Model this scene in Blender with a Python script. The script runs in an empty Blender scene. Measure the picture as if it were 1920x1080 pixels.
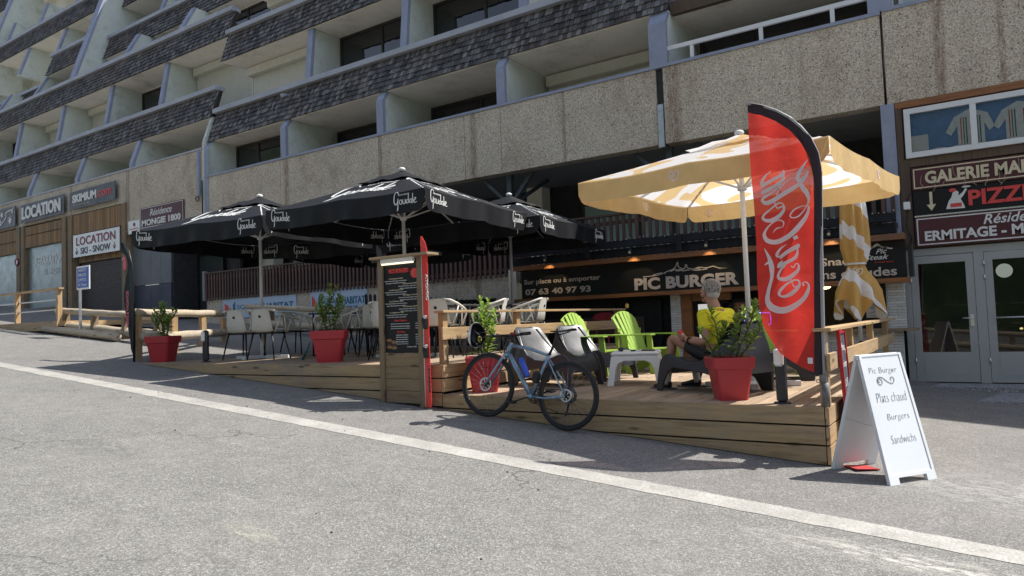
import bpy, bmesh, math, random
from mathutils import Vector, Matrix
random.seed(7)
SC = bpy.context.scene
COL = SC.collection
R_ = math.radians
# ------------------------------------------------------------------ camera
YAW, PIT, ROL, FPX = -5.82825659e-01, 4.83897987e-02, -3.63276672e-02, 1314.65764
fw = Vector((math.sin(YAW)*math.cos(PIT), math.cos(YAW)*math.cos(PIT), math.sin(PIT)))
rt = Vector((math.cos(YAW), -math.sin(YAW), 0)); up = rt.cross(fw)
c_, s_ = math.cos(ROL), math.sin(ROL)
r2 = c_*rt + s_*up; u2 = -s_*rt + c_*up
cam = bpy.data.cameras.new('camera'); camo = bpy.data.objects.new('camera', cam); COL.objects.link(camo)
m = Matrix((r2, u2, -fw)).transposed().to_4x4(); m.translation = Vector((0, 0, 1.6)); camo.matrix_world = m
cam.sensor_width = 36; cam.lens = 36*FPX/1920; cam.clip_start = .05; cam.clip_end = 1000
SC.camera = camo
# ------------------------------------------------------------------ light
TOSUN = Vector((.50, .46, 1.0)).normalized()
ELEV = math.asin(TOSUN.z); AZ = math.atan2(TOSUN.x, TOSUN.y)
w = bpy.data.worlds.new('World'); SC.world = w; w.use_nodes = True
nt = w.node_tree; bg = nt.nodes['Background']
sky = nt.nodes.new('ShaderNodeTexSky'); sky.sky_type = 'NISHITA'; sky.sun_disc = False
sky.sun_elevation = ELEV; sky.sun_rotation = AZ; sky.altitude = 1800; sky.air_density = 1.0; sky.dust_density = 2.0; sky.ozone_density = 1.0
hs = nt.nodes.new('ShaderNodeHueSaturation'); hs.inputs['Saturation'].default_value = .62; nt.links.new(sky.outputs[0], hs.inputs['Color']); nt.links.new(hs.outputs[0], bg.inputs[0]); bg.inputs[1].default_value = .10
sl = bpy.data.lights.new('sun', 'SUN'); sl.energy = 2.95; sl.angle = R_(.55); sl.color = (1, .96, .90)
so = bpy.data.objects.new('sun', sl); COL.objects.link(so); so.location = (10, 10, 30)
so.rotation_euler = TOSUN.to_track_quat('Z', 'Y').to_euler()
vs = SC.view_settings; vs.view_transform = 'Standard'; vs.look = 'None'; vs.gamma = 1; vs.exposure = 1.28
SC.render.engine = 'CYCLES'
try: SC.cycles.max_bounces = 8; SC.cycles.diffuse_bounces = 6
except Exception: pass
# ------------------------------------------------------------------ materials
MATS = {}
def newmat(name):
    mt = bpy.data.materials.new(name); mt.use_nodes = True
    return mt, mt.node_tree, mt.node_tree.nodes['Principled BSDF']
def N(nt, t, **k):
    n = nt.nodes.new(t)
    for a, b in k.items(): setattr(n, a, b)
    return n
def ramp(nt, fac, stops):
    r = N(nt, 'ShaderNodeValToRGB'); e = r.color_ramp.elements
    while len(e) < len(stops): e.new(.5)
    for i, (p, c) in enumerate(stops):
        e[i].position = p; e[i].color = (c[0], c[1], c[2], 1) if hasattr(c, '__len__') else (c, c, c, 1)
    nt.links.new(fac, r.inputs[0]); return r.outputs[0]
def mix(nt, fac, a, b, mode='MIX'):
    n = N(nt, 'ShaderNodeMix', data_type='RGBA', blend_type=mode)
    if isinstance(fac, float): n.inputs[0].default_value = fac
    else: nt.links.new(fac, n.inputs[0])
    for i, v in ((6, a), (7, b)):
        if hasattr(v, '__len__'): n.inputs[i].default_value = (v[0], v[1], v[2], 1)
        else: nt.links.new(v, n.inputs[i])
    return n.outputs[2]
def noise(nt, scale, detail=4, rough=.6, vec=None, dist=0.):
    n = N(nt, 'ShaderNodeTexNoise'); n.inputs['Scale'].default_value = scale; n.inputs['Detail'].default_value = detail
    n.inputs['Roughness'].default_value = rough; n.inputs['Distortion'].default_value = dist
    if vec is not None: nt.links.new(vec, n.inputs['Vector'])
    return n.outputs['Fac']
def coords(nt, sc=(1, 1, 1), kind='Object', loc=(0, 0, 0)):
    t = N(nt, 'ShaderNodeTexCoord'); mp = N(nt, 'ShaderNodeMapping'); mp.inputs['Scale'].default_value = sc; mp.inputs['Location'].default_value = loc
    nt.links.new(t.outputs[kind], mp.inputs['Vector']); return mp.outputs[0]
def wcoords(nt, sc=(1, 1, 1)):
    g = N(nt, 'ShaderNodeNewGeometry'); mp = N(nt, 'ShaderNodeMapping'); mp.inputs['Scale'].default_value = sc
    nt.links.new(g.outputs['Position'], mp.inputs['Vector']); return mp.outputs[0]
def bump(nt, b, h, strength, dist=.01):
    n = N(nt, 'ShaderNodeBump'); n.inputs['Strength'].default_value = strength; n.inputs['Distance'].default_value = dist
    nt.links.new(h, n.inputs['Height']); nt.links.new(n.outputs[0], b.inputs['Normal'])
def plain(name, col, rough=.5, metal=0., var=.12, scale=6., bmp=.0, coat=0., spec=.5, bscale=60):
    if name in MATS: return MATS[name]
    mt, nt, b = newmat(name)
    v = coords(nt); n = noise(nt, scale, 5, .6, v)
    c = ramp(nt, n, [(.3, [x*(1-var) for x in col]), (.7, [min(1, x*(1+var)) for x in col])])
    nt.links.new(c, b.inputs['Base Color'])
    rr = ramp(nt, noise(nt, scale*3, 4, .6, v), [(.3, max(.02, rough-.07)), (.7, min(1, rough+.09))])
    nt.links.new(rr, b.inputs['Roughness'])
    b.inputs['Metallic'].default_value = metal; b.inputs['Coat Weight'].default_value = coat
    b.inputs['Specular IOR Level'].default_value = spec
    if bmp: bump(nt, b, noise(nt, bscale, 4, .6, v), bmp, .004)
    MATS[name] = mt; return mt
def m_asphalt(name, base, speck, dark, worn):
    mt, nt, b = newmat(name); v = wcoords(nt)
    n1 = noise(nt, 150, 3, .7, v); n2 = noise(nt, 55, 4, .75, v); big = noise(nt, .7, 6, .62, v); mid = noise(nt, 5, 5, .7, v)
    vo = N(nt, 'ShaderNodeTexVoronoi'); vo.inputs['Scale'].default_value = 125; nt.links.new(v, vo.inputs['Vector'])
    c = ramp(nt, n2, [(.36, dark), (.5, base), (.62, speck)])
    cell = ramp(nt, vo.outputs['Color'], [(.15, [x*.55 for x in base]), (.6, base), (.93, [min(1, x*1.7) for x in speck])])
    c = mix(nt, .55, c, cell)
    c = mix(nt, ramp(nt, big, [(.38, 0.), (.72, .38)]), c, worn)
    c = mix(nt, .8, c, ramp(nt, mid, [(.3, .80), (.7, 1.12)]), 'MULTIPLY')
    gr = noise(nt, 34, 6, .85, v); c = mix(nt, .9, c, ramp(nt, gr, [(.36, .78), (.5, 1.0), (.64, 1.22)]), 'MULTIPLY')
    cr_ = N(nt, 'ShaderNodeTexVoronoi'); cr_.feature = 'DISTANCE_TO_EDGE'; cr_.inputs['Scale'].default_value = .33
    wv = N(nt, 'ShaderNodeVectorMath', operation='ADD'); nz = N(nt, 'ShaderNodeTexNoise'); nz.inputs['Scale'].default_value = 1.7; nz.inputs['Detail'].default_value = 6; nt.links.new(v, nz.inputs['Vector']); nt.links.new(v, wv.inputs[0]); nt.links.new(nz.outputs['Color'], wv.inputs[1]); nt.links.new(wv.outputs[0], cr_.inputs['Vector'])
    ck_ = ramp(nt, cr_.outputs['Distance'], [(0, 1.), (.0022, 0.)]); msk = ramp(nt, noise(nt, .45, 3, .5, v), [(.52, 0.), (.60, .8)])
    mm = N(nt, 'ShaderNodeMath', operation='MULTIPLY'); nt.links.new(ck_, mm.inputs[0]); nt.links.new(msk, mm.inputs[1]); c = mix(nt, mm.outputs[0], c, [x*.45 for x in dark])
    ls = noise(nt, .9, 7, .75, coords(nt, (.5, 2.2, 1), 'Object')); c = mix(nt, ramp(nt, ls, [(.62, 0.), (.74, .5)]), c, (.48, .46, .40))
    nt.links.new(c, b.inputs['Base Color']); b.inputs['Roughness'].default_value = .88
    h = N(nt, 'ShaderNodeMath', operation='ADD'); nt.links.new(n1, h.inputs[0]); nt.links.new(vo.outputs['Distance'], h.inputs[1])
    bump(nt, b, h.outputs[0], .55, .006); MATS[name] = mt; return mt
def pale_patch(mt, cx, cy, rx, ry, col):
    nt = mt.node_tree; b = nt.nodes['Principled BSDF']; src = b.inputs['Base Color'].links[0].from_socket
    g = N(nt, 'ShaderNodeNewGeometry'); mp = N(nt, 'ShaderNodeMapping'); mp.vector_type = 'POINT'; mp.inputs['Location'].default_value = (-cx/rx, -cy/ry, 0); mp.inputs['Scale'].default_value = (1/rx, 1/ry, 0); nt.links.new(g.outputs['Position'], mp.inputs[0])
    ln = N(nt, 'ShaderNodeVectorMath', operation='LENGTH'); nt.links.new(mp.outputs[0], ln.inputs[0]); a = ramp(nt, ln.outputs['Value'], [(.2, 1.), (1., 0.)]); n = ramp(nt, noise(nt, 14, 7, .8, wcoords(nt, (.5, 1.6, 1))), [(.46, 0.), (.60, .85)])
    m_ = N(nt, 'ShaderNodeMath', operation='MULTIPLY'); nt.links.new(a, m_.inputs[0]); nt.links.new(n, m_.inputs[1]); nt.links.new(mix(nt, m_.outputs[0], src, col), b.inputs['Base Color'])
ROAD = m_asphalt('road_asphalt', (.168, .163, .150), (.285, .277, .255), (.085, .082, .075), (.255, .245, .212))
pale_patch(ROAD, -.35, 4.42, 1.1, .22, (.55, .53, .47)); pale_patch(ROAD, -3.6, 2.6, .25, .12, (.36, .35, .27)); pale_patch(ROAD, -6.2, 3.1, .6, .3, (.10, .098, .09))
PAVE = m_asphalt('pavement_asphalt', (.165, .157, .146), (.26, .248, .232), (.085, .081, .077), (.25, .236, .217))
pale_patch(PAVE, .4, 6.3, 1.6, .7, (.36, .35, .32)); pale_patch(PAVE, .9, 8.2, 1.2, .9, (.12, .115, .11))
def m_aggregate():
    mt, nt, b = newmat('exposed_aggregate_concrete'); v = wcoords(nt)
    vo = N(nt, 'ShaderNodeTexVoronoi'); vo.inputs['Scale'].default_value = 62; nt.links.new(v, vo.inputs['Vector'])
    c = ramp(nt, vo.outputs['Color'], [(.07, (.07, .06, .045)), (.17, (.33, .285, .235)), (.55, (.54, .485, .405)), (.9, (.72, .66, .57))])
    n2 = noise(nt, 26, 5, .7, v)
    c = mix(nt, ramp(nt, n2, [(.3, 0.), (.5, .0), (.72, .5)]), c, (.58, .52, .44))
    st = noise(nt, 1.1, 6, .7, wcoords(nt, (1.2, 1, .8)))
    c = mix(nt, 1., c, ramp(nt, st, [(.3, (.74, .68, .60)), (.5, (1., .97, .92)), (.7, (1.1, 1.08, 1.04))]), 'MULTIPLY')
    dr = noise(nt, 2.2, 5, .6, wcoords(nt, (2.4, 1, .12)))
    c = mix(nt, ramp(nt, dr, [(.60, 0.), (.76, .3)]), c, (.13, .10, .075))
    sx = N(nt, 'ShaderNodeSeparateXYZ'); nt.links.new(wcoords(nt), sx.inputs[0]); last = None
    wob = noise(nt, 3., 4, .6, wcoords(nt, (.1, 1, 1)))
    for x0, wd in ((-4.66, .20), (-.25, .10), (.55, .06), (-9.5, .12), (-12.45, .08), (-16.1, .14), (-24.5, .10), (-28.6, .12), (-7.1, .05)):
        a = N(nt, 'ShaderNodeMath', operation='SUBTRACT'); nt.links.new(sx.outputs[0], a.inputs[0]); a.inputs[1].default_value = x0
        ab = N(nt, 'ShaderNodeMath', operation='ABSOLUTE'); nt.links.new(a.outputs[0], ab.inputs[0])
        r = ramp(nt, ab.outputs[0], [(wd*.4, .75), (wd, 0.)])
        if last is None: last = r
        else: mxn = N(nt, 'ShaderNodeMath', operation='MAXIMUM'); nt.links.new(last, mxn.inputs[0]); nt.links.new(r, mxn.inputs[1]); last = mxn.outputs[0]
    mu = N(nt, 'ShaderNodeMath', operation='MULTIPLY'); nt.links.new(last, mu.inputs[0]); nt.links.new(ramp(nt, noise(nt, 5, 6, .7, wcoords(nt, (4, 1, .6))), [(.36, .1), (.6, 1.)]), mu.inputs[1])
    c = mix(nt, mu.outputs[0], c, (.17, .105, .055))
    nt.links.new(c, b.inputs['Base Color']); b.inputs['Roughness'].default_value = .92
    bump(nt, b, vo.outputs['Distance'], .7, .008); MATS['agg'] = mt; return mt
AGG = m_aggregate()
def m_wood(name, c1, c2, axis='X', rough=.62, grain=1., knots=True, island=.22):
    # boards with grain along axis; each board (mesh island) gets its own tone and offset
    mt, nt, b = newmat(name)
    g = N(nt, 'ShaderNodeNewGeometry'); sc = {'X': (.9, 14, 14), 'Y': (14, .9, 14), 'Z': (14, 14, .9)}[axis]
    mp = N(nt, 'ShaderNodeMapping'); mp.inputs['Scale'].default_value = sc; nt.links.new(g.outputs['Position'], mp.inputs['Vector'])
    ad = N(nt, 'ShaderNodeVectorMath', operation='ADD'); cb = N(nt, 'ShaderNodeCombineXYZ')
    ml = N(nt, 'ShaderNodeMath', operation='MULTIPLY'); ml.inputs[1].default_value = 37; nt.links.new(g.outputs['Random Per Island'], ml.inputs[0])
    for i in range(3): nt.links.new(ml.outputs[0], cb.inputs[i])
    nt.links.new(mp.outputs[0], ad.inputs[0]); nt.links.new(cb.outputs[0], ad.inputs[1])
    n = noise(nt, 1.6*grain, 7, .68, ad.outputs[0], .9)
    c = ramp(nt, n, [(.28, c2), (.5, c1), (.72, [min(1, x*1.18) for x in c1])])
    fine = noise(nt, 9, 4, .7, ad.outputs[0])
    c = mix(nt, .7, c, ramp(nt, fine, [(.3, .82), (.7, 1.1)]), 'MULTIPLY')
    wz = noise(nt, .8, 6, .7, wcoords(nt, (1, 1, 3))); c = mix(nt, ramp(nt, wz, [(.48, 0.), (.70, .45)]), c, [sum(c1)/3*.72]*3)
    if knots:
        vo = N(nt, 'ShaderNodeTexVoronoi'); vo.inputs['Scale'].default_value = 1.
        m2 = N(nt, 'ShaderNodeMapping'); m2.inputs['Scale'].default_value = {'X': (2.2, 9, 9), 'Y': (9, 2.2, 9), 'Z': (9, 9, 2.2)}[axis]
        nt.links.new(g.outputs['Position'], m2.inputs['Vector']); nt.links.new(m2.outputs[0], vo.inputs['Vector'])
        c = mix(nt, ramp(nt, vo.outputs['Distance'], [(.08, .85), (.20, 0.)]), c, [x*.3 for x in c2])
    c = mix(nt, 1., c, ramp(nt, g.outputs['Random Per Island'], [(0, 1-island), (1, 1+island*.6)]), 'MULTIPLY')
    nt.links.new(c, b.inputs['Base Color']); b.inputs['Roughness'].default_value = rough
    bump(nt, b, fine, .25, .003); MATS[name] = mt; return mt
WX = m_wood('pine_x', (.40, .275, .145), (.21, .135, .068), 'X'); WY = m_wood('pine_y', (.50, .335, .17), (.31, .185, .09), 'Y'); WZ = m_wood('pine_z', (.46, .30, .145), (.27, .16, .075), 'Z')
WDECK = m_wood('deck_boards_wood', (.40, .29, .19), (.235, .165, .105), 'Y', .75)
WGREY = m_wood('weathered_pine', (.29, .205, .115), (.15, .105, .06), 'X', .8); WGREYZ = m_wood('weathered_pine_z', (.25, .18, .105), (.14, .10, .06), 'Z', .8)
WLOG = m_wood('log_wood', (.47, .39, .28), (.24, .18, .12), 'X', .8); WLOGY = m_wood('log_wood_y', (.47, .39, .28), (.24, .18, .12), 'Y', .8)
WCED = m_wood('cedar_cladding', (.33, .20, .095), (.17, .10, .05), 'Z', .8, 1.3, False, .38)
WBR = m_wood('brown_cladding', (.095, .062, .040), (.045, .028, .018), 'Z', .7, 1.2, False, .3)
WTRIM = m_wood('orange_trim', (.27, .105, .035), (.10, .035, .012), 'X', .45, 1.2, False, .2)
WSLAT = m_wood('slat_wood', (.095, .045, .034), (.05, .024, .018), 'Z', .6, 1.2, False, .3)
BLKW = plain('black_painted_wood', (.009, .011, .013), .55, spec=.25, var=.3, bmp=.15)
DARKBEAM = plain('anthracite_beam', (.013, .015, .020), .7, spec=.25, var=.3, bmp=.2)
LILAC = plain('lilac_grey_paint', (.27, .30, .40), .6, var=.14, scale=2.5, bmp=.1)
CAPC = plain('lilac_grey_coping', (.36, .38, .43), .6, var=.14, scale=1.7, bmp=.15)
def m_render(name, col, stain, s=1.3):
    mt, nt, b = newmat(name); v = wcoords(nt)
    n = noise(nt, s, 7, .7, v); c = ramp(nt, n, [(.25, stain), (.46, col), (.75, [min(1, x*1.12) for x in col])])
    f = noise(nt, 14, 5, .7, v); c = mix(nt, .6, c, ramp(nt, f, [(.35, .88), (.65, 1.06)]), 'MULTIPLY')
    nt.links.new(c, b.inputs['Base Color']); b.inputs['Roughness'].default_value = .9
    bump(nt, b, noise(nt, 45, 4, .7, v), .35, .006); MATS[name] = mt; return mt
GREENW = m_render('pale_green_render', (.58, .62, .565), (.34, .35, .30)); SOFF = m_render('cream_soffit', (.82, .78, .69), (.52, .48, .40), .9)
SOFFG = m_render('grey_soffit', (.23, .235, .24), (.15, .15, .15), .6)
CREAM = plain('cream_shutter', (.66, .63, .54), .45, var=.06)
WHITEP = plain('white_plastic', (.78, .78, .77), .35, var=.03, scale=3)
WHITEPAINT = plain('white_paint', (.66, .67, .68), .45, var=.06, scale=2, bmp=.05)
GREYALU = plain('grey_painted_frame', (.35, .36, .36), .4, var=.06, scale=1.5)
CHAIRB = plain('beige_white_plastic', (.66, .64, .58), .42, var=.04)
BLKM = plain('black_metal', (.015, .015, .017), .38, var=.3, metal=.2)
STEEL = plain('dark_steel_paint', (.04, .055, .062), .45, var=.4, bmp=.2)
GALV = plain('galvanised_steel', (.46, .48, .50), .38, .8, .18, 14)
ALU = plain('brushed_aluminium', (.62, .63, .64), .3, .9, .1, 20)
ANTH = plain('anthracite_moulded_plastic', (.024, .027, .034), .42, spec=.55, var=.18, scale=4, coat=.0, bmp=.06)
REDP = plain('red_planter_plastic', (.42, .028, .038), .42, var=.08, scale=3, bmp=.08)
LIME = plain('lime_green_resin', (.30, .45, .075), .45, var=.06, scale=4, bmp=.06)
SOIL = plain('potting_soil', (.045, .03, .02), .95, var=.5, scale=30, bmp=.6)
WHITETXT = plain('white_lettering', (.66, .66, .64), .5, var=.04)
CREAMTXT = plain('cream_lettering', (.60, .52, .36), .5, var=.10)
PINKTXT = plain('beige_lettering', (.52, .45, .40), .5, var=.08)
REDTXT = plain('red_lettering', (.62, .055, .05), .5, var=.06)
NAVYTXT = plain('dark_lettering', (.02, .025, .06), .5); BLUETXT = plain('petrol_blue_lettering', (.02, .13, .22), .5)
WINE = plain('wine_red_lettering', (.23, .02, .05), .5)
SIGNBR = plain('maroon_sign_board', (.085, .026, .030), .45, spec=.3, var=.18, scale=1.2)
SIGNBK = plain('black_sign_board', (.011, .012, .013), .45, var=.3, scale=1.2, spec=.25)
SIGNGR = plain('slate_grey_sign_board', (.065, .068, .080), .5, var=.14, scale=1.2, bmp=.05)
BOARDW = plain('white_sign_board', (.74, .75, .74), .35, var=.05, scale=1)
TYRE = plain('black_rubber', (.014, .014, .015), .75, var=.2, bmp=.3)
def m_glass(name, col, rough=.03, alpha=.0, spec=.9):
    mt, nt, b = newmat(name)
    b.inputs['Base Color'].default_value = (*col, 1); b.inputs['Roughness'].default_value = rough; b.inputs['Specular IOR Level'].default_value = spec
    b.inputs['IOR'].default_value = 1.52
    bump(nt, b, noise(nt, 1.3, 2, .5, coords(nt)), .08, .02); MATS[name] = mt; return mt
GLDARK = m_glass('dark_window_glass', (.012, .014, .016)); GLBLUE = m_glass('pale_window_glass', (.40, .48, .46), .12, spec=.35)
def m_clear():
    mt, nt, b = newmat('clear_glass'); nt.nodes.remove(b); out = nt.nodes['Material Output']
    t = N(nt, 'ShaderNodeBsdfTransparent'); g = N(nt, 'ShaderNodeBsdfGlossy'); g.inputs['Roughness'].default_value = .02; fr = N(nt, 'ShaderNodeFresnel'); fr.inputs[0].default_value = 1.6
    t.inputs[0].default_value = (.92, .94, .96, 1); mx = N(nt, 'ShaderNodeMixShader'); nt.links.new(fr.outputs[0], mx.inputs[0]); nt.links.new(t.outputs[0], mx.inputs[1]); nt.links.new(g.outputs[0], mx.inputs[2])
    nt.links.new(mx.outputs[0], out.inputs[0]); return mt
GLCLEAR = m_clear()
def m_emit(name, col, s):
    mt, nt, b = newmat(name); b.inputs['Base Color'].default_value = (*col, 1); b.inputs['Emission Color'].default_value = (*col, 1); b.inputs['Emission Strength'].default_value = s
    MATS[name] = mt; return mt
def m_fabric(name, col, trans=.25, rough=.85, col2=None, pat=None, wr=.5, wscale=5):
    mt, nt, b = newmat(name); out = nt.nodes['Material Output']; v = coords(nt)
    if pat: c = pat(nt, v)
    else: c = ramp(nt, noise(nt, 3, 4, .6, v), [(.3, [x*.88 for x in col]), (.7, [min(1, x*1.1) for x in col])])
    nt.links.new(c, b.inputs['Base Color']); b.inputs['Roughness'].default_value = rough
    tr = N(nt, 'ShaderNodeBsdfTranslucent'); nt.links.new(c, tr.inputs[0]); mx = N(nt, 'ShaderNodeMixShader'); mx.inputs[0].default_value = trans
    nt.links.new(b.outputs[0], mx.inputs[1]); nt.links.new(tr.outputs[0], mx.inputs[2]); nt.links.new(mx.outputs[0], out.inputs[0])
    bp = N(nt, 'ShaderNodeBump'); bp.inputs['Strength'].default_value = wr; bp.inputs['Distance'].default_value = .02
    nt.links.new(noise(nt, wscale, 3, .5, v, 1.2), bp.inputs['Height']); nt.links.new(bp.outputs[0], b.inputs['Normal']); nt.links.new(bp.outputs[0], tr.inputs['Normal'])
    MATS[name] = mt; return mt
ANTH.node_tree.nodes['Principled BSDF'].inputs['Coat Weight'].default_value = .16; ANTH.node_tree.nodes['Principled BSDF'].inputs['Coat Roughness'].default_value = .32
# ------------------------------------------------------------------ mesh helpers
ORG = {}
def tag(o, label=None, cat=None, group=None, kind=None):
    if label: o['label'] = label
    if cat: o['category'] = cat
    if group: o['group'] = group
    if kind: o['kind'] = kind
    return o
def thing(name, label, cat, loc=(0, 0, 0), group=None, rz=0):
    o = bpy.data.objects.new(name, None); COL.objects.link(o); o.location = loc; o.rotation_euler = (0, 0, rz)
    o.empty_display_size = .2; ORG[o.name] = Vector(loc)
    return tag(o, label, cat, group)
class B:
    def __init__(s): s.v = []; s.f = []; s.sm = []
    def add(s, vs, fs, smooth=False):
        k = len(s.v); s.v += [tuple(x) for x in vs]
        for f in fs: s.f.append(tuple(i+k for i in f)); s.sm.append(smooth)
        return s
    def box(s, x0, x1, y0, y1, z0, z1):
        return s.add([(x0,y0,z0),(x1,y0,z0),(x1,y1,z0),(x0,y1,z0),(x0,y0,z1),(x1,y0,z1),(x1,y1,z1),(x0,y1,z1)],
            [(0,3,2,1),(4,5,6,7),(0,1,5,4),(1,2,6,5),(2,3,7,6),(3,0,4,7)])
    def obox(s, c, sz, rot=None, bev=0):
        x, y, z = [q/2 for q in sz]; M = rot if rot is not None else Matrix.Identity(3); c = Vector(c)
        if bev:
            b = bev; P = []; 
            for zz, ins in ((-z, b), (-z+b, 0), (z-b, 0), (z, b)):
                xx, yy = x-ins, y-ins; P += [(-xx+b,-yy,zz),(xx-b,-yy,zz),(xx,-yy+b,zz),(xx,yy-b,zz),(xx-b,yy,zz),(-xx+b,yy,zz),(-xx,yy-b,zz),(-xx,-yy+b,zz)]
            F = [tuple(range(7, -1, -1)), tuple(range(24, 32))]
            for l in range(3):
                for i in range(8): j = (i+1) % 8; F.append((l*8+i, l*8+j, l*8+8+j, l*8+8+i))
            return s.add([c+M@Vector(p) for p in P], F)
        P = [(-x,-y,-z),(x,-y,-z),(x,y,-z),(-x,y,-z),(-x,-y,z),(x,-y,z),(x,y,z),(-x,y,z)]
        return s.add([c+M@Vector(p) for p in P], [(0,3,2,1),(4,5,6,7),(0,1,5,4),(1,2,6,5),(2,3,7,6),(3,0,4,7)])
    def beam(s, a, b, w, h, upv=(0, 0, 1)):
        a = Vector(a); b = Vector(b); d = (b-a); L = d.length; d.normalize(); sx = d.cross(Vector(upv))
        if sx.length < 1e-4: sx = Vector((1, 0, 0))
        sx.normalize(); uz = sx.cross(d); M = Matrix((d, sx, uz)).transposed()
        return s.obox((a+b)/2, (L, w, h), M)
    def tube(s, pts, rad, n=8, caps=True, smooth=True):
        pts = [Vector(p) for p in pts]; k = len(pts); rs = rad if hasattr(rad, '__len__') else [rad]*k
        V = []; F = []; prev = None
        for i, p in enumerate(pts):
            d = (pts[min(i+1, k-1)]-pts[max(i-1, 0)]).normalized()
            if prev is None: a = d.orthogonal().normalized()
            else:
                a = prev-d*prev.dot(d); a = a.normalized() if a.length > 1e-5 else d.orthogonal().normalized()
            prev = a; b = d.cross(a)
            for j in range(n):
                t = 2*math.pi*j/n; V.append(p+(a*math.cos(t)+b*math.sin(t))*rs[i])
        for i in range(k-1):
            for j in range(n): jj = (j+1) % n; F.append((i*n+j, i*n+jj, (i+1)*n+jj, (i+1)*n+j))
        if caps: F.append(tuple(range(n-1, -1, -1))); F.append(tuple((k-1)*n+j for j in range(n)))
        return s.add(V, F, smooth)
    def cyl(s, a, b, r0, r1=None, n=16, smooth=True): return s.tube([a, b], [r0, r0 if r1 is None else r1], n, True, smooth)
    def torus(s, c, R, r, axis=(0, 1, 0), n=48, m=8, sx=1.):
        c = Vector(c); ax = Vector(axis).normalized(); a = ax.orthogonal().normalized(); b = ax.cross(a); V = []; F = []
        for i in range(n):
            t = 2*math.pi*i/n; d = a*math.cos(t)+b*math.sin(t)
            for j in range(m):
                q = 2*math.pi*j/m; V.append(c+d*(R+r*math.cos(q))+ax*r*sx*math.sin(q))
        for i in range(n):
            for j in range(m): F.append((i*m+j, ((i+1) % n)*m+j, ((i+1) % n)*m+(j+1) % m, i*m+(j+1) % m))
        return s.add(V, F, True)
    def disc(s, c, r, t, axis=(0, 1, 0), n=24):
        a = Vector(axis).normalized(); c = Vector(c); return s.tube([c-a*t/2, c+a*t/2], r, n, True, False)
    def prism(s, poly, o, ux, uy, th):
        # polygon in plane (ux,uy) from origin o, extruded by vector th
        o = Vector(o); ux = Vector(ux); uy = Vector(uy); th = Vector(th); n = len(poly)
        A = [o+ux*p[0]+uy*p[1] for p in poly]; V = A+[p+th for p in A]
        F = [tuple(range(n)), tuple(range(2*n-1, n-1, -1))]+[(i, i+n, (i+1) % n+n, (i+1) % n) for i in range(n)]
        return s.add(V, F)
    def sphere(s, c, rx, ry=None, rz=None, n=14, m=9, smooth=True):
        ry = rx if ry is None else ry; rz = rx if rz is None else rz; V = [(c[0], c[1], c[2]-rz)]; F = []
        for i in range(1, m):
            t = math.pi*i/m-math.pi/2
            for j in range(n): q = 2*math.pi*j/n; V.append((c[0]+rx*math.cos(t)*math.cos(q), c[1]+ry*math.cos(t)*math.sin(q), c[2]+rz*math.sin(t)))
        V.append((c[0], c[1], c[2]+rz)); top = len(V)-1
        for j in range(n): F.append((0, 1+(j+1) % n, 1+j)); F.append((top, 1+(m-2)*n+j, 1+(m-2)*n+(j+1) % n))
        for i in range(m-2):
            for j in range(n): F.append((1+i*n+j, 1+i*n+(j+1) % n, 1+(i+1)*n+(j+1) % n, 1+(i+1)*n+j))
        return s.add(V, F, smooth)
    def grid(s, P, smooth=True):
        r = len(P); c = len(P[0]); V = [q for row in P for q in row]
        return s.add(V, [(i*c+j, i*c+j+1, (i+1)*c+j+1, (i+1)*c+j) for i in range(r-1) for j in range(c-1)], smooth)
    def stroke(s, pts, o, ux, uy, nrm, th=.004, sub=4, fn=None, both=False):
        # ribbon lettering stroke: pts (x,y,width)
        P = []
        k = len(pts)
        for i in range(k-1):
            p0 = pts[max(i-1, 0)]; p1 = pts[i]; p2 = pts[i+1]; p3 = pts[min(i+2, k-1)]
            for q in range(sub):
                t = q/sub
                P.append([.5*((2*p1[a])+(-p0[a]+p2[a])*t+(2*p0[a]-5*p1[a]+4*p2[a]-p3[a])*t*t+(-p0[a]+3*p1[a]-3*p2[a]+p3[a])*t**3) for a in range(3)])
        P.append(list(pts[-1])); o = Vector(o); ux = Vector(ux); uy = Vector(uy); nv = Vector(nrm)
        V = []
        for i, p in enumerate(P):
            a = P[max(i-1, 0)]; b = P[min(i+1, len(P)-1)]; dx, dy = b[0]-a[0], b[1]-a[1]; L = math.hypot(dx, dy) or 1; nx, ny = -dy/L, dx/L; wd = max(p[2], .0008)/2
            for sg in (1, -1):
                x, y = p[0]+nx*wd*sg, p[1]+ny*wd*sg
                base = fn(x, y) if fn else o+ux*x+uy*y
                V.append(base+nv*th); V.append(base-nv*(th if both else .0005))
        F = []
        for i in range(len(P)-1):
            a = i*4; F += [(a, a+4, a+6, a+2), (a+1, a+3, a+7, a+5), (a, a+1, a+5, a+4), (a+2, a+6, a+7, a+3)]
        F += [(0, 2, 3, 1), (len(V)-4, len(V)-3, len(V)-1, len(V)-2)]
        return s.add(V, F)
    def build(s, name, mat, parent=None, local=False, bevel=0, label=None, cat=None, group=None, kind=None, rz=0, mods=None):
        me = bpy.data.meshes.new(name); o = bpy.data.objects.new(name, me); COL.objects.link(o)
        if parent is not None:
            o.parent = parent; org = ORG[parent.name]
        elif local: org = Vector((0, 0, 0))
        else:
            xs = [v[0] for v in s.v]; ys = [v[1] for v in s.v]; org = Vector(((min(xs)+max(xs))/2, (min(ys)+max(ys))/2, min(v[2] for v in s.v))); o.location = org
        ORG[o.name] = org
        sub = Vector((0, 0, 0)) if local else org
        me.from_pydata([Vector(v)-sub for v in s.v], [], s.f); me.polygons.foreach_set('use_smooth', s.sm)
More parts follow.
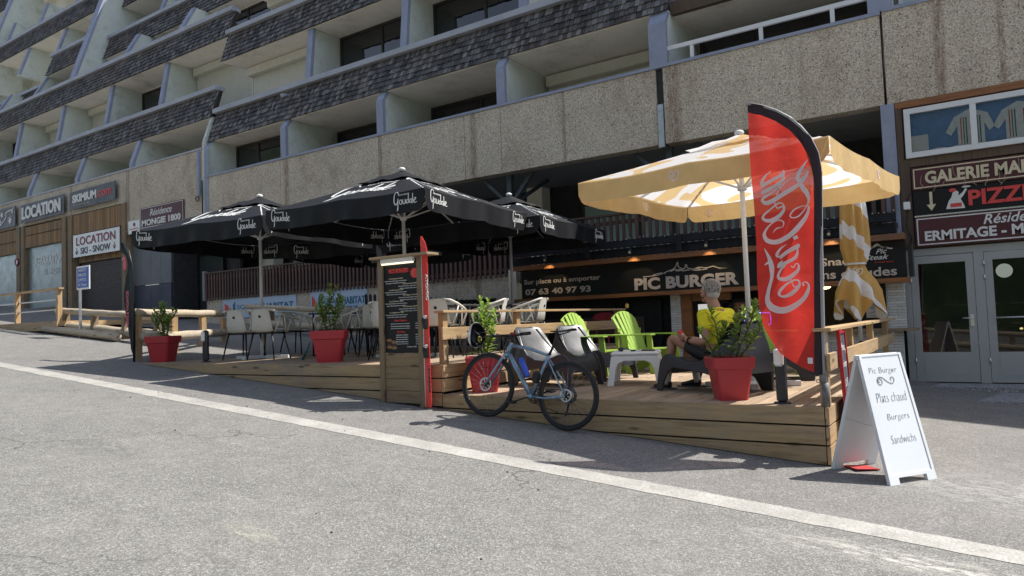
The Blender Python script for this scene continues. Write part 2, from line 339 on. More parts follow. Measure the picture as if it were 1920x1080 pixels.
        for mm in (mat if isinstance(mat, list) else [mat]): me.materials.append(mm)
        me.update()
        if bevel:
            b = o.modifiers.new('bevel', 'BEVEL'); b.width = bevel; b.segments = 2; b.limit_method = 'ANGLE'; b.angle_limit = R_(40)
        return tag(o, label, cat, group, kind)
def copy_tree(o, parent=None):
    c = o.copy(); COL.objects.link(c)
    if parent is not None: c.parent = parent; c.matrix_parent_inverse = o.matrix_parent_inverse
    for ch in list(o.children): copy_tree(ch, c)
    return c
DG = None
def textmesh(s, bold=0., shear=0., ext=.0, space=1., resolution=3):
    cu = bpy.data.curves.new('t', 'FONT'); cu.body = s; cu.offset = bold; cu.shear = shear; cu.extrude = ext; cu.space_character = space; cu.resolution_u = resolution
    to = bpy.data.objects.new('t', cu); COL.objects.link(to); dg = bpy.context.evaluated_depsgraph_get()
    me = bpy.data.meshes.new_from_object(to.evaluated_get(dg)); bpy.data.objects.remove(to); bpy.data.curves.remove(cu)
    V = [tuple(v.co) for v in me.vertices]; F = [tuple(p.vertices) for p in me.polygons]; bpy.data.meshes.remove(me)
    return V, F
def text(s, o, ux, uy, w, h, th=.006, bold=.0, shear=0., space=1., bld=None, center=False, fn=None, keep=False):
    """lettering fitted into width w, height h, lower-left at o, in the plane (ux,uy), raised by th"""
    V, F = textmesh(s, bold, shear, .5, space)
    x0 = min(v[0] for v in V); x1 = max(v[0] for v in V); y0 = min(v[1] for v in V); y1 = max(v[1] for v in V)
    o = Vector(o); ux = Vector(ux).normalized(); uy = Vector(uy).normalized(); nn = ux.cross(uy)
    sy = h/(y1-y0); sx = w/(x1-x0) if w else sy
    if keep: sx = sy = min(sx, sy)
    offx = (w-(x1-x0)*sx)/2 if (center and w) else 0
    bld = bld or B()
    out = []
    for v in V:
        X, Y, Zz = (v[0]-x0)*sx+offx, (v[1]-y0)*sy, th if v[2] > 0 else 0
        out.append((fn(X, Y) if fn else o+ux*X+uy*Y)+nn*Zz)
    bld.add(out, F); return bld
def label_text(s, x0, x1, z0, z1, y, name, mat, parent, bold=.01, **k):
    return text(s, (x0, y, z0), (1, 0, 0), (0, 0, 1), x1-x0, z1-z0, bold=bold, **k).build(name, mat, parent)
def gz(x, y): return .308-.078*(x+1.1)+.02*(y-6.36)
# ------------------------------------------------------------------ ground
def sheet(x0, x1, y0, y1, dz, nx=2, ny=2, wob=None):
    P = []
    for j in range(ny):
        row = []
        for i in range(nx):
            x = x0+(x1-x0)*i/(nx-1); y = y0+(y1-y0)*j/(ny-1); yy = y+(wob(x, j) if wob else 0); row.append((x, yy, gz(x, yy)+dz))
        P.append(row)
    return B().grid(P, False)
sheet(-160, 120, -60, 120, 0).build('road', ROAD, kind='structure')
sheet(-60, 40, 4.96, 13.6, .0015, 2, 2).build('pavement', PAVE, kind='structure')
rs = random.Random(3); wobs = [[rs.uniform(-.012, .012) for _ in range(500)] for _ in range(2)]
def m_strip():
    mt, nt, b = newmat('pale_concrete_strip'); v = wcoords(nt)
    c = ramp(nt, noise(nt, 60, 4, .7, v), [(.35, (.27, .26, .235)), (.5, (.37, .355, .32)), (.65, (.45, .435, .395))])
    c = mix(nt, .9, c, ramp(nt, noise(nt, 2.5, 5, .65, v), [(.3, .70), (.7, 1.1)]), 'MULTIPLY')
    c = mix(nt, ramp(nt, noise(nt, 7, 7, .8, v), [(.55, 0.), (.68, .55)]), c, (.17, .165, .15))
    nt.links.new(c, b.inputs['Base Color']); b.inputs['Roughness'].default_value = .9; bump(nt, b, noise(nt, 90, 3, .7, v), .4, .004); return mt
sheet(-60, 40, 4.74, 4.99, .003, 900, 2, lambda x, j: wobs[j][int((x+60)*8.9) % 500]*.8-.0015*(x+3)).build('kerb_strip', m_strip(), kind='structure')
# pale worn patches on the road (bottom right) as thin stains of a shape of their own
def m_apron():
    mt, nt, b = newmat('washed_gravel_concrete'); v = wcoords(nt)
    vo = N(nt, 'ShaderNodeTexVoronoi'); vo.inputs['Scale'].default_value = 60; nt.links.new(v, vo.inputs['Vector'])
    nt.links.new(ramp(nt, vo.outputs['Color'], [(.1, (.13, .13, .135)), (.6, (.27, .27, .275)), (.95, (.5, .5, .5))]), b.inputs['Base Color']); b.inputs['Roughness'].default_value = .85
    bump(nt, b, vo.outputs['Distance'], .5, .006); return mt
APR = m_apron()
b = B(); b.box(-.84, 9, 11.2, 12.35, -.6, .325); b.build('entrance_apron', APR, kind='structure')
b = B(); b.box(-.84, 9, 12.35, 13.3, -.6, .395); b.build('entrance_step', APR, kind='structure')

# ------------------------------------------------------------------ apartment building
def shingle_parapet(b, x0, x1, y0, z0, slope=.32, h=.92, rows=6, seed=1, ends=True):
    r = random.Random(seed); dz = h/rows
    for k in range(rows):
        za = z0+k*dz; x = x0-r.uniform(0, .1)
        while x < x1:
            w_ = r.uniform(.06, .145); xa, xb = max(x, x0), min(x+w_-.011, x1); x += w_
            if xb-xa < .02: continue
            lo = za-r.uniform(0, .022); hi = za+dz*1.55; t = .040+r.uniform(0, .018)
            ya = y0+slope*(lo-z0)-t; yb = y0+slope*(hi-z0)-.002; yb2 = yb+.02
            b.add([(xa, ya, lo), (xb, ya, lo), (xb, yb, hi), (xa, yb, hi), (xa, ya+.028, lo), (xb, ya+.028, lo), (xb, yb2, hi), (xa, yb2, hi)],
                  [(0, 1, 2, 3), (0, 4, 5, 1), (1, 5, 6, 2), (0, 3, 7, 4)])
def m_shingle():
    mt, nt, b = newmat('weathered_wood_shingle'); g = N(nt, 'ShaderNodeNewGeometry')
    c = ramp(nt, g.outputs['Random Per Island'], [(0, (.032, .031, .033)), (.35, (.072, .069, .071)), (.7, (.12, .114, .114)), (1, (.22, .208, .20))])
    c = mix(nt, .8, c, ramp(nt, noise(nt, 2., 6, .7, wcoords(nt, (28, 4, 3))), [(.3, .65), (.7, 1.25)]), 'MULTIPLY')
    c = mix(nt, ramp(nt, noise(nt, .6, 4, .6, wcoords(nt)), [(.45, 0.), (.75, .35)]), c, (.12, .075, .05))
    nt.links.new(c, b.inputs['Base Color']); b.inputs['Roughness'].default_value = .8
    bump(nt, b, noise(nt, 3., 5, .7, wcoords(nt, (30, 5, 4))), .4, .005); return mt
SHG = m_shingle()
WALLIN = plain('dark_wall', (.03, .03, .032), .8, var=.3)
FR = plain('dark_brown_frame', (.03, .022, .018), .5, var=.3)

def roller(parent, x0, x1, y, ztop, zbot, full=True):
    sh = B()
    z = ztop-.28
    while z > zbot: sh.box(x0+.06, x1-.06, y+.02, y+.045, z-.036, z); sh.box(x0+.06, x1-.06, y+.03, y+.05, z-.042, z-.036); z -= .042
    o = sh.build('roller_shutter', CREAM, parent)
    bx = B(); bx.obox(((x0+x1)/2, y-.07, ztop-.14), (x1-x0, .24, .27), None, .02); bx.build('shutter_box', CREAM, o)
    g = B(); g.box(x0, x0+.06, y, y+.05, zbot, ztop-.27); g.box(x1-.06, x1, y, y+.05, zbot, ztop-.27); g.build('guide_rail', CREAM, o)
def window(parent, x0, x1, y, z0, z1, panes=2, fm=FR, gm=GLDARK, fw_=.07, nm='window'):
    f = B(); f.box(x0, x1, y-.03, y+.05, z0, z0+fw_); f.box(x0, x1, y-.03, y+.05, z1-fw_, z1)
    for i in range(panes+1):
        xc = x0+(x1-x0)*i/panes; a = xc-fw_/2 if 0 < i < panes else (xc if i == 0 else xc-fw_); f.box(a, a+fw_, y-.026, y+.046, z0+fw_, z1-fw_)
    o = f.build(nm, fm, parent)
    for i in range(panes):
        xa = x0+(x1-x0)*i/panes+fw_*.6; xb = x0+(x1-x0)*(i+1)/panes-fw_*.6
        B().box(xa, xb, y, y+.012, z0+fw_*.8, z1-fw_*.8).build('pane', gm, o)
    return o
def partition(parent, x, poly, wid=.20, edge=LILAC):
    # poly: yz outline, first points are the front edge
    p = B().prism([(a, c) for a, c in poly], (x-wid/2+.012, 0, 0), (0, 1, 0), (0, 0, 1), (wid-.024, 0, 0)); o = p.build('partition', GREENW, parent)
    e = B(); fr = [q for q in poly if q[2:]] if False else poly
    return o
def edge_strip(parent, x, pts, wid=.22, t=.10):
    # lilac painted front edge following pts in yz
    e = B()
    for (ya, za), (yb, zb) in zip(pts[:-1], pts[1:]):
        e.add([(x-wid/2, ya-.004, za), (x+wid/2, ya-.004, za), (x+wid/2, yb-.004, zb), (x-wid/2, yb-.004, zb), (x-wid/2, ya+t, za), (x+wid/2, ya+t, za), (x+wid/2, yb+t, zb), (x-wid/2, yb+t, zb)],
              [(0, 1, 2, 3), (5, 4, 7, 6), (1, 5, 6, 2), (4, 0, 3, 7), (0, 4, 5, 1), (3, 2, 6, 7)])
    e.build('edge_trim', LILAC, parent)
def floor_level(T, x0, x1, y0, z0, parts, bays, seed, capx=None, back=None, ceil=None, slabd=2.6):
    """one parapet storey: soffit slab under it, shingles, coping; partitions and back wall above it"""
    sl_ = B(); sl_.box(x0+.01, x1-.01, y0+.06, y0+slabd, z0-.015, z0+.14); sl_.build('balcony_slab', SOFF, T)
    bk = B(); bk.add([(x0+.004, y0+.01, z0+.02), (x1-.004, y0+.01, z0+.02), (x1-.004, y0+.31, z0+.95), (x0+.004, y0+.31, z0+.95), (x0+.004, y0+.16, z0+.02), (x1-.004, y0+.16, z0+.02), (x1-.004, y0+.44, z0+.95), (x0+.004, y0+.44, z0+.95)],
        [(0, 1, 2, 3), (5, 4, 7, 6), (1, 5, 6, 2), (4, 0, 3, 7), (0, 4, 5, 1), (3, 2, 6, 7)]); bk.build('parapet_wall', FR, T)
    s = B(); shingle_parapet(s, x0, x1, y0, z0, seed=seed); s.build('shingle_cladding', SHG, T)
    cp = B(); ca, cb = capx or (x0, x1); cp.obox(((ca+cb)/2, y0+.33, z0+1.02), (cb-ca, .36, .15), None, .012); cp.build('coping', CAPC, T)
# right-hand block --------------------------------------------------
TR = thing('apartment_building', 'stepped concrete apartment block with dark shingle parapets above the burger shop', 'building', (-9, 13, 0))
def band_panels(T, xs, z0, z1, y=13.0, th=.30):
    for a, b_ in zip(xs[:-1], xs[1:]): B().box(a+.006, b_-.006, y, y+th, z0, z1).build('concrete_panel', AGG, T)
band_panels(TR, [-19.98, -16.35, -12.5, -9.75, -8.72, -5.0], 4.96, 6.47)
band_panels(TR, [-4.86, -1.06], 4.96, 6.47); band_panels(TR, [-1.03, 3.0, 7.5], 4.955, 6.50, 12.985)
g = B(); g.box(-19.98, -1.07, 13.05, 13.25, 4.97, 6.46); g.build('joint_backing', WALLIN, TR)
cp = B(); cp.box(-19.98, -1.05, 12.97, 13.34, 6.472, 6.53); cp.box(-1.03, 7.5, 12.96, 13.34, 6.502, 6.56); cp.build('coping', LILAC, TR)
B().box(-4.99, -4.87, 12.975, 13.05, 4.9, 5.75).build('expansion_joint_cover', GALV, TR)
# joint drip stain strip is part of the panel material; soffit of the band
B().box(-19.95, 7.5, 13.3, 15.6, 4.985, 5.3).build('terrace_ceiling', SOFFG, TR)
B().box(-19.95, 7.5, 13.31, 15.2, 5.32, 5.6).build('balcony_floor', SOFF, TR)
bw = B(); bw.box(-19.95, 7.5, 15.0, 15.2, 5.6, 7.64); bw.build('back_wall', SOFF, TR)
PX = [-20.0, -16.2, -12.42, -8.68, -4.93, -1.05]
bandpoly = [(13.0, 6.535), (13.0, 7.38), (13.17, 7.63), (15.0, 7.63), (15.0, 6.535)]
for i, x in enumerate(PX[1:]):
    wd = .36 if x > -5.5 else .22
    B().prism(bandpoly, (x-wd/2+.01, 0, 0), (0, 1, 0), (0, 0, 1), (wd-.02, 0, 0)).build('partition', GREENW, TR)
    edge_strip(TR, x, [(12.99, 6.535), (12.99, 7.38), (13.16, 7.64)], wd)
B().prism(bandpoly, (-19.98, 0, 0), (0, 1, 0), (0, 0, 1), (.2, 0, 0)).build('partition', GREENW, TR); edge_strip(TR, -19.88, [(12.99, 4.97), (12.99, 7.38), (13.16, 7.64)], .2)
window(TR, -19.75, -16.35, 14.0, 5.65, 7.60, 3); window(TR, -16.05, -12.6, 14.93, 5.65, 7.60, 2); window(TR, -12.3, -8.85, 14.93, 5.65, 7.60, 2)
roller(TR, -8.5, -5.15, 14.9, 7.6, 5.8)
window(TR, -4.7, -1.3, 14.93, 5.65, 7.60, 3)
window(TR, -.8, 2.4, 13.5, 6.6, 8.4, 2, WHITEPAINT, GLBLUE)
rl = thing('balcony_railing', 'white horizontal handrail on short posts over the pebbly concrete band', 'railing', (-3, 13.1, 6.53))
b = B(); b.box(-4.75, -1.23, 13.04, 13.10, 6.80, 6.88); b.build('handrail', WHITEPAINT, rl)
for x in (-4.27, -2.98, -1.78): B().box(x-.035, x+.035, 13.05, 13.09, 6.531, 6.80).build('baluster', WHITEPAINT, rl)
# fascia above the bays right of the shingles
b = B(); b.box(-4.73, -1.25, 13.30, 13.42, 7.60, 7.86); b.build('fascia_board', WBR, TR); B().box(-4.758, 7.5, 13.42, 15.2, 7.66, 7.80).build('balcony_slab', SOFF, TR)
B().box(-4.7, 7.5, 13.9, 14.1, 7.8, 10.2).build('back_wall', SOFF, TR)
yR = [13.14, 13.66, 14.5, 15.3]; zR = [7.65, 10.40, 13.05, 15.6]
for k in range(3):
    xe = -4.75 if k == 0 else -4.75
    floor_level(TR, -20.0, xe, yR[k], zR[k], None, None, 10+k)
    if k < 2:
        yb = yR[k+1]+1.15
        B().box(-20, -4.75, yb, yb+.2, zR[k]+.1, zR[k+1]-.02).build('back_wall', SOFF, TR)
        for x in [-15.75, -12.05, -8.35] if k == 0 else [-15.9, -12.1, -8.3]:
            pp = [(yR[k]+.40, zR[k]+1.09), (yR[k+1]+.05, zR[k+1]-.02), (yb, zR[k+1]-.02), (yb, zR[k]+1.0), (yR[k]+.40, zR[k]+1.0)]
            B().prism(pp, (x-.10, 0, 0), (0, 1, 0), (0, 0, 1), (.2, 0, 0)).build('partition', GREENW, TR)
            edge_strip(TR, x, [(yR[k]+.39, zR[k]+1.09), (yR[k+1]+.04, zR[k+1]-.03)], .22)
roller(TR, -19.8, -15.9, 14.65, 10.36, 8.7); window(TR, -15.6, -12.15, 14.72, 8.2, 10.37, 2); window(TR, -11.95, -8.45, 14.72, 8.2, 10.37, 2); window(TR, -8.2, -4.9, 14.72, 8.2, 10.37, 2)
roller(TR, -19.8, -16.05, 15.5, 13.0, 11.2); window(TR, -15.7, -12.3, 15.55, 10.9, 13.0, 2)
B().box(-20.0, -4.75, 16.4, 20, 12.8, 14.2).build('upper_storey', SOFF, TR)
# left-hand block ---------------------------------------------------
TL = thing('apartment_building', 'higher left wing of the stepped apartment block over the ski rental shop', 'building', (-30, 13, 1.5))
yL = [13.30+.84*k for k in range(9)]; zL = [8.50+2.62*k for k in range(9)]; yL[1] = 13.95; zL[1] = 11.36
band_panels(TL, [-24.62, -20.12], 5.20, 7.40); band_panels(TL, [-52, -44, -36.8, -33.0, -28.75, -24.64], 6.28, 7.40)
B().box(-52, -20.13, 13.06, 13.26, 6.3, 7.39).build('joint_backing', WALLIN, TL)
B().box(-52, -20.1, 12.97, 13.35, 7.402, 7.46).build('coping', CAPC, TL)
B().box(-52, -20.1, 13.3, 15.2, 6.5, 6.8).build('balcony_floor', SOFF, TL); B().box(-52, -20.1, 15.3, 15.5, 6.8, 8.5).build('back_wall', SOFF, TL)
B().prism([(13.0, 4.9), (13.0, 7.62), (13.30, 8.48), (15.3, 8.48), (15.3, 4.9)], (-20.12, 0, 0), (0, 1, 0), (0, 0, 1), (.11, 0, 0)).build('end_wall', GREENW, TL)
for x in (-24.3, -28.2, -32.2, -36.1, -40, -44):
    B().prism([(13.0, 7.465), (13.0, 7.62), (13.30, 8.48), (15.3, 8.48), (15.3, 7.465)], (x-.1, 0, 0), (0, 1, 0), (0, 0, 1), (.2, 0, 0)).build('partition', GREENW, TL)
    edge_strip(TL, x, [(12.99, 7.465), (12.99, 7.62), (13.29, 8.50)], .22)
for i, x in enumerate((-20.2, -24.2, -28.1, -32.1)): window(TL, x-3.3, x-.3, 15.25, 6.85, 8.4, 2)
XP = [-20.0, -23.7, -27.5, -31.4, -35.35, -39.2, -43]
for k in range(7):
    if k <= 1: floor_level(TL, -52, -20.05, yL[k], zL[k], None, None, 30+k, slabd=3.0)
    if k in (2,): floor_level(TL, -35.3, -31.75, yL[k], zL[k], None, None, 30+k)
    if k == 2: floor_level(TL, -52, -35.5, yL[k]+.35, zL[k]-.9, None, None, 39)
    if k in (3, 5): floor_level(TL, -44.0, -31.75, yL[k], zL[k], None, None, 30+k)
    if k in (3, 4, 5, 6): floor_level(TL, -66, -44.3, yL[k]-.5, zL[k]-1.2, None, None, 36+k)
    # recessed stack right of the tall wing wall
    if 2 <= k < 5: floor_level(TL, -31.2, -20.05, yL[k]+.55, zL[k], None, None, 50+k)
for k in range(7):
    yb = yL[k+1]+1.2
    B().box(-66 if k > 2 else -52, -20.1, yb+(.9 if k > 1 else 0), yb+.2+(.9 if k > 1 else 0), zL[k]+.1, zL[k+1]-.02).build('back_wall', SOFF, TL)
    for x in (XP[1:] if k < 4 else [-35.35, -39.2]):
        off = 0 if (k < 2 or x < -31.5) else .55
        if k == 1 and x > -31: off2 = .45
        else: off2 = 0
        if abs(x+31.4) < .2 and k >= 1: continue
        pp = [(yL[k]+off+.40, zL[k]+1.09), (yL[k+1]+off+.05, zL[k+1]-.02), (yb+off, zL[k+1]-.02), (yb+off, zL[k]+1.0), (yL[k]+off+.40, zL[k]+1.0)]
        B().prism(pp, (x-.10, 0, 0), (0, 1, 0), (0, 0, 1), (.2, 0, 0)).build('partition', GREENW, TL)
        edge_strip(TL, x, [(yL[k]+off+.39, zL[k]+1.09), (yL[k+1]+off+.04, zL[k+1]-.03)], .22)
for k, lst in {0: [('r', -23.5, -20.2), ('w', -27.3, -24.0), ('r', -31.2, -27.8), ('r', -35.1, -33.2), ('w', -39, -35.6)], 1: [('w', -23.5, -20.3), ('w', -27.3, -24.2), ('r', -31.2, -29), ('w', -35.1, -31.8), ('w', -39, -35.6)],
               2: [('r', -23.5, -20.3), ('r', -27.4, -23.9), ('w', -31.0, -27.8)]}.items():
    yb = yL[k+1]+1.2+(.9 if k > 1 else 0)
    for t, a, c in lst:
        if t == 'r': roller(TL, a, c, yb-.1, zL[k+1]-.05, zL[k]+.6)
        else: window(TL, a, c, yb-.06, zL[k]+.2, zL[k+1]-.12, 2)
def wing(x, k0, k1, w_=.42):
    pp = [(yL[k0]+.36, zL[k0]+1.09), (yL[k0]+.36+.32*(zL[k1]-zL[k0]), zL[k1]+1.09), (yL[k0]+4.6, zL[k1]+1.09), (yL[k0]+4.6, zL[k0]+1.0), (yL[k0]+.4, zL[k0]+1.0)]
    B().prism(pp, (x-w_/2, 0, 0), (0, 1, 0), (0, 0, 1), (w_, 0, 0)).build('wing_wall', GREENW, TL)
    edge_strip(TL, x-.0, [(pp[0][0]-.01, pp[0][1]), (pp[1][0]-.01, pp[1][1])], w_+.02)
wing(-31.5, 1, 6); wing(-44.1, 1, 6)
# downpipe between the blocks
dp = B(); dp.tube([(-20.22, 12.93, 7.35), (-20.22, 12.93, 5.95), (-20.22, 12.90, 5.9)], .045, 10); t = thing('downpipe', 'pale grey downpipe with a loose black cable at the joint between the concrete wings', 'pipe', (-20.2, 12.93, 5.9)); dp.build('pipe', LILAC, t)
B().torus((-20.25, 12.9, 5.83), .08, .015, (0, 1, .2), 20, 6).build('cable_loop', BLKM, t)
B().tube([(-20.07, 12.95, 6.4), (-20.06, 12.95, 5.0)], .02, 8).build('cable', BLKM, t)
# small wall fittings
b = B(); b.cyl((-16.1, 13.05, 8.3), (-15.75, 12.62, 8.12), .06, .05, 12); o = b.build('drain_spout', CAPC, TR)
# ---------------------------------------------------------------- upper terrace behind the slats
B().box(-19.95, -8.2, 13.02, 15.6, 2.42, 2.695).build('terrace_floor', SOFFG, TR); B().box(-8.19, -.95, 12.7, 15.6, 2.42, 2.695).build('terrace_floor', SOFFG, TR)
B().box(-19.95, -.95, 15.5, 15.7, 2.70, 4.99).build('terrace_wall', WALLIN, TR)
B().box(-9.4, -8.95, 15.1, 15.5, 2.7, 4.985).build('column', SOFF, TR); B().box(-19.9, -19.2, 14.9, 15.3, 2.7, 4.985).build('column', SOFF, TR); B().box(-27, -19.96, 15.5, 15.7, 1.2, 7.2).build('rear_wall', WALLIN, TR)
window(TR, -18.9, -14.6, 15.42, 2.8, 4.3, 2, FR, GLBLUE); window(TR, -8.0, -1.9, 15.42, 2.8, 4.45, 4, FR, GLBLUE); window(TR, -12.6, -9.6, 15.42, 2.8, 4.3, 2, FR, GLDARK)
# grey pillar
B().box(-1.13, -.93, 12.97, 13.25, 2.76, 4.955).build('pillar', LILAC, TR); B().box(-1.12, -.94, 13.26, 15.5, 2.76, 4.955).build('side_wall', SOFF, TR)
# steel posts with V braces
for xc in (-8.72, -4.9):
    P_ = B(); P_.box(xc-.06, xc+.06, 13.25, 13.37, 2.7, 4.98); o = P_.build('steel_post', STEEL, TR)
    for dx, dy in ((-.75, 0), (.62, 0), (.35, 1.1)):
        B().beam((xc, 13.3, 4.25), (xc+dx, 13.33+dy, 4.96), .08, .08).build('brace', STEEL, o)
# concrete wall below the terrace (left part) and dark back of the recess
band_panels(TR, [-19.97, -17.4, -14.55, -11.6, -8.2], .9, 2.68, 12.99, .3)
# slat balustrades
def balustrade(x0, x1, y, z0, z1, name_label, step=.14, rail=True, grp=None):
    t = thing('slat_balustrade', name_label, 'railing', ((x0+x1)/2, y, z0), grp)
    s = B(); x = x0; i = 0
    r = random.Random(int(-x0*10))
    while x < x1: s.box(x, x+.062, y-.02+r.uniform(-.004, .004), y+.012, z0+r.uniform(-.012, .01), z1+r.uniform(-.006, .006)); x += step
    s.build('slats', WSLAT, t); q = B(); q.box(x0-.05, x1, y+.013, y+.05, z0+.12, z0+.2); q.box(x0-.05, x1, y+.013, y+.05, z1-.17, z1-.09); q.build('cross_rail', WSLAT, t)
    if rail: B().box(x0-.06, x1, y-.045, y+.06, z1+.012, z1+.05).build('top_rail', WSLAT, t)
    B().box(x0-.12, x0-.03, y-.05, y+.06, z0, z1+.1).build('end_post', SOFFG if x0 < -15 else WSLAT, t)
    return t
B().box(-19.9, -8.3, 12.985, 12.989, 2.685, 3.38).build('backing_board', plain('dark_maroon_board', (.018, .009, .009), .8, var=.3), TR)
balustrade(-19.9, -8.3, 12.93, 2.60, 3.42, 'long dark red vertical slat balustrade above the pale blue estate agency banners')
balustrade(-8.2, -.98, 12.93, 2.78, 3.66, 'dark brown slat balustrade directly above the black beams of the burger shop')

# ------------------------------------------------------------------ across the road, seen only in the glass
def m_hill():
    mt, nt, b = newmat('conifer_hillside'); v = wcoords(nt); n = noise(nt, .35, 8, .75, v)
    nt.links.new(ramp(nt, n, [(.35, (.012, .022, .010)), (.6, (.035, .055, .022)), (.75, (.07, .08, .04))]), b.inputs['Base Color']); b.inputs['Roughness'].default_value = .95; return mt
rows = []; r = random.Random(21)
for j in range(9):
    rows.append([Vector((-170+i*6, -50-j*7+r.uniform(-2, 2), -6+j*6.2+(6*math.sin(i*.21)+3.5*math.sin(i*.53+j))*(j/8)+max(0, -(-170+i*6))*.08+r.uniform(-.6, .6)*j*.5)) for i in range(60)])
B().grid(rows).build('hills', m_hill(), kind='structure')
# ------------------------------------------------------------------ burger shop front
def m_stone():
    mt, nt, b = newmat('white_split_stone'); v = wcoords(nt)
    br = N(nt, 'ShaderNodeTexBrick'); br.inputs['Scale'].default_value = 1.; br.inputs['Brick Width'].default_value = .26; br.inputs['Row Height'].default_value = .045; br.inputs['Mortar Size'].default_value = .003; br.inputs['Mortar Smooth'].default_value = .3; br.inputs['Bias'].default_value = .1
    sx = N(nt, 'ShaderNodeSeparateXYZ'); cx = N(nt, 'ShaderNodeCombineXYZ'); nt.links.new(v, sx.inputs[0]); ad = N(nt, 'ShaderNodeMath', operation='ADD'); nt.links.new(sx.outputs[0], ad.inputs[0]); nt.links.new(sx.outputs[1], ad.inputs[1])
    nt.links.new(ad.outputs[0], cx.inputs[0]); nt.links.new(sx.outputs[2], cx.inputs[1]); nt.links.new(cx.outputs[0], br.inputs[0])
    br.inputs['Color1'].default_value = (.50, .49, .46, 1); br.inputs['Color2'].default_value = (.68, .67, .64, 1); br.inputs['Mortar'].default_value = (.16, .155, .15, 1)
    c = mix(nt, .6, br.outputs['Color'], ramp(nt, noise(nt, 20, 5, .7, v), [(.35, .75), (.65, 1.1)]), 'MULTIPLY')
    nt.links.new(c, b.inputs['Base Color']); b.inputs['Roughness'].default_value = .85
    h = mix(nt, .5, br.outputs['Color'], noise(nt, 30, 4, .7, v)); bump(nt, b, h, .8, .02); return mt
STONE = m_stone()
SH = thing('burger_shop', 'black timber burger shop front with orange stained trims and white split stone', 'shop', (-4.6, 12.6, .5))
B().box(-8.15, -4.74, 12.68, 12.9, .5, 2.05).build('wall', BLKW, SH)
B().box(-8.35, -8.16, 12.55, 12.95, .5, 2.72).build('corner_pier', SOFF, SH)
B().box(-4.745, -4.56, 12.55, 12.9, .5, 2.04).build('stone_pier', STONE, SH)
B().box(-4.555, -4.36, 12.58, 12.88, .5, 2.04).build('timber_post', WTRIM, SH)
B().box(-4.35, -3.65, 12.60, 12.7, 1.86, 2.04).build('timber_lintel', WTRIM, SH)
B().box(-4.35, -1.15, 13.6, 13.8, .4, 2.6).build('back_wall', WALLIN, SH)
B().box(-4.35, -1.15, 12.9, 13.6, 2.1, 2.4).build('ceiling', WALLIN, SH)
B().box(-3.62, -2.9, 12.60, 12.72, .5, 1.1).build('stone_wall', STONE, SH)
B().box(-2.95, -.97, 12.40, 12.65, .3, 1.24).build('stone_wall', STONE, SH)
B().box(-1.50, -1.19, 12.56, 12.62, 1.24, 2.04).build('door_jamb', BLKW, SH)
B().box(-1.18, -.93, 12.60, 12.9, 1.28, 2.06).build('stone_pier', STONE, SH)
B().box(-2.95, -.75, 12.28, 12.66, 1.245, 1.285).build('counter', WGREY, SH)
# black double doors of the left part
for a, c in ((-7.9, -6.9), (-6.85, -5.9), (-5.85, -4.95)):
    d = B().box(a, c, 12.62, 12.675, .8, 1.93).build('shutter_door', BLKW, SH)
    f = B(); f.box(a, c, 12.595, 12.618, 1.83, 1.93); f.box(a, c, 12.595, 12.618, .8, .92); f.box(a, a+.1, 12.595, 12.618, .92, 1.83); f.box(c-.1, c, 12.595, 12.618, .92, 1.83); f.build('door_frame', BLKW, d)
# shop window with fridge and open sign
wf = B(); wf.box(-4.34, -4.28, 12.66, 12.72, 1.1, 1.86); wf.box(-2.98, -2.92, 12.66, 12.72, 1.1, 1.86); wf.box(-3.70, -3.64, 12.66, 12.72, 1.1, 1.86); wf.box(-4.28, -2.98, 12.66, 12.72, 1.80, 1.86); wf.box(-4.34, -2.92, 12.62, 12.74, 1.06, 1.1)
wo = wf.build('window', BLKW, SH); B().box(-3.64, -2.98, 12.68, 12.69, 1.1, 1.8).build('pane', GLCLEAR, wo)
fr = thing('display_fridge', 'glass fronted drinks fridge with a green back panel inside the shop window', 'fridge', (-3.3, 13.1, .5))
B().box(-3.6, -3.0, 13.0, 13.4, .5, 1.85).build('cabinet', plain('green_panel', (.05, .16, .10), .5, var=.3), fr)
for z in (1.2, 1.42, 1.64): B().box(-3.58, -3.02, 12.9, 13.0, z, z+.02).build('shelf', ALU, fr)
TUBE = m_emit('lit_tube', (1, .90, .62), .55); NEON = m_emit('blue_neon', (.10, .12, 1.), 3.0); WARM = m_emit('warm_lamp', (1, .72, .25), 4.)
B().box(-3.58, -3.02, 12.86, 12.88, 1.60, 1.615).build('light_strip', TUBE, fr)
op = thing('open_sign', 'open sign framed by a glowing blue neon rectangle in the shop window', 'neon sign', (-3.25, 12.64, 1.38))
x0, x1, z0, z1 = -3.42, -2.98, 1.39, 1.60; y = 12.64
B().tube([(x0+.03, y, z0), (x1-.03, y, z0), (x1, y, z0+.03), (x1, y, z1-.03), (x1-.03, y, z1), (x0+.03, y, z1), (x0, y, z1-.03), (x0, y, z0+.03), (x0+.03, y, z0)], .009, 6).build('neon_frame', NEON, op)
label_text('OPEN', x0+.05, x1-.05, z0+.05, z1-.05, y, 'lettering', WHITETXT, op, .004)
nb = B().box(-3.42, -2.98, 12.635, 12.645, 1.14, 1.36).build('notice_board', BOARDW, label='white notice about ordering at the counter under the neon open sign', cat='notice')
nbt = label_text('COMMANDE AU', -3.40, -3.0, 1.27, 1.33, 12.633, 'lettering', BLUETXT, nb, .01); label_text('COMPTOIR', -3.37, -3.05, 1.18, 1.24, 12.633, 'lettering', BLUETXT, nb, .01)
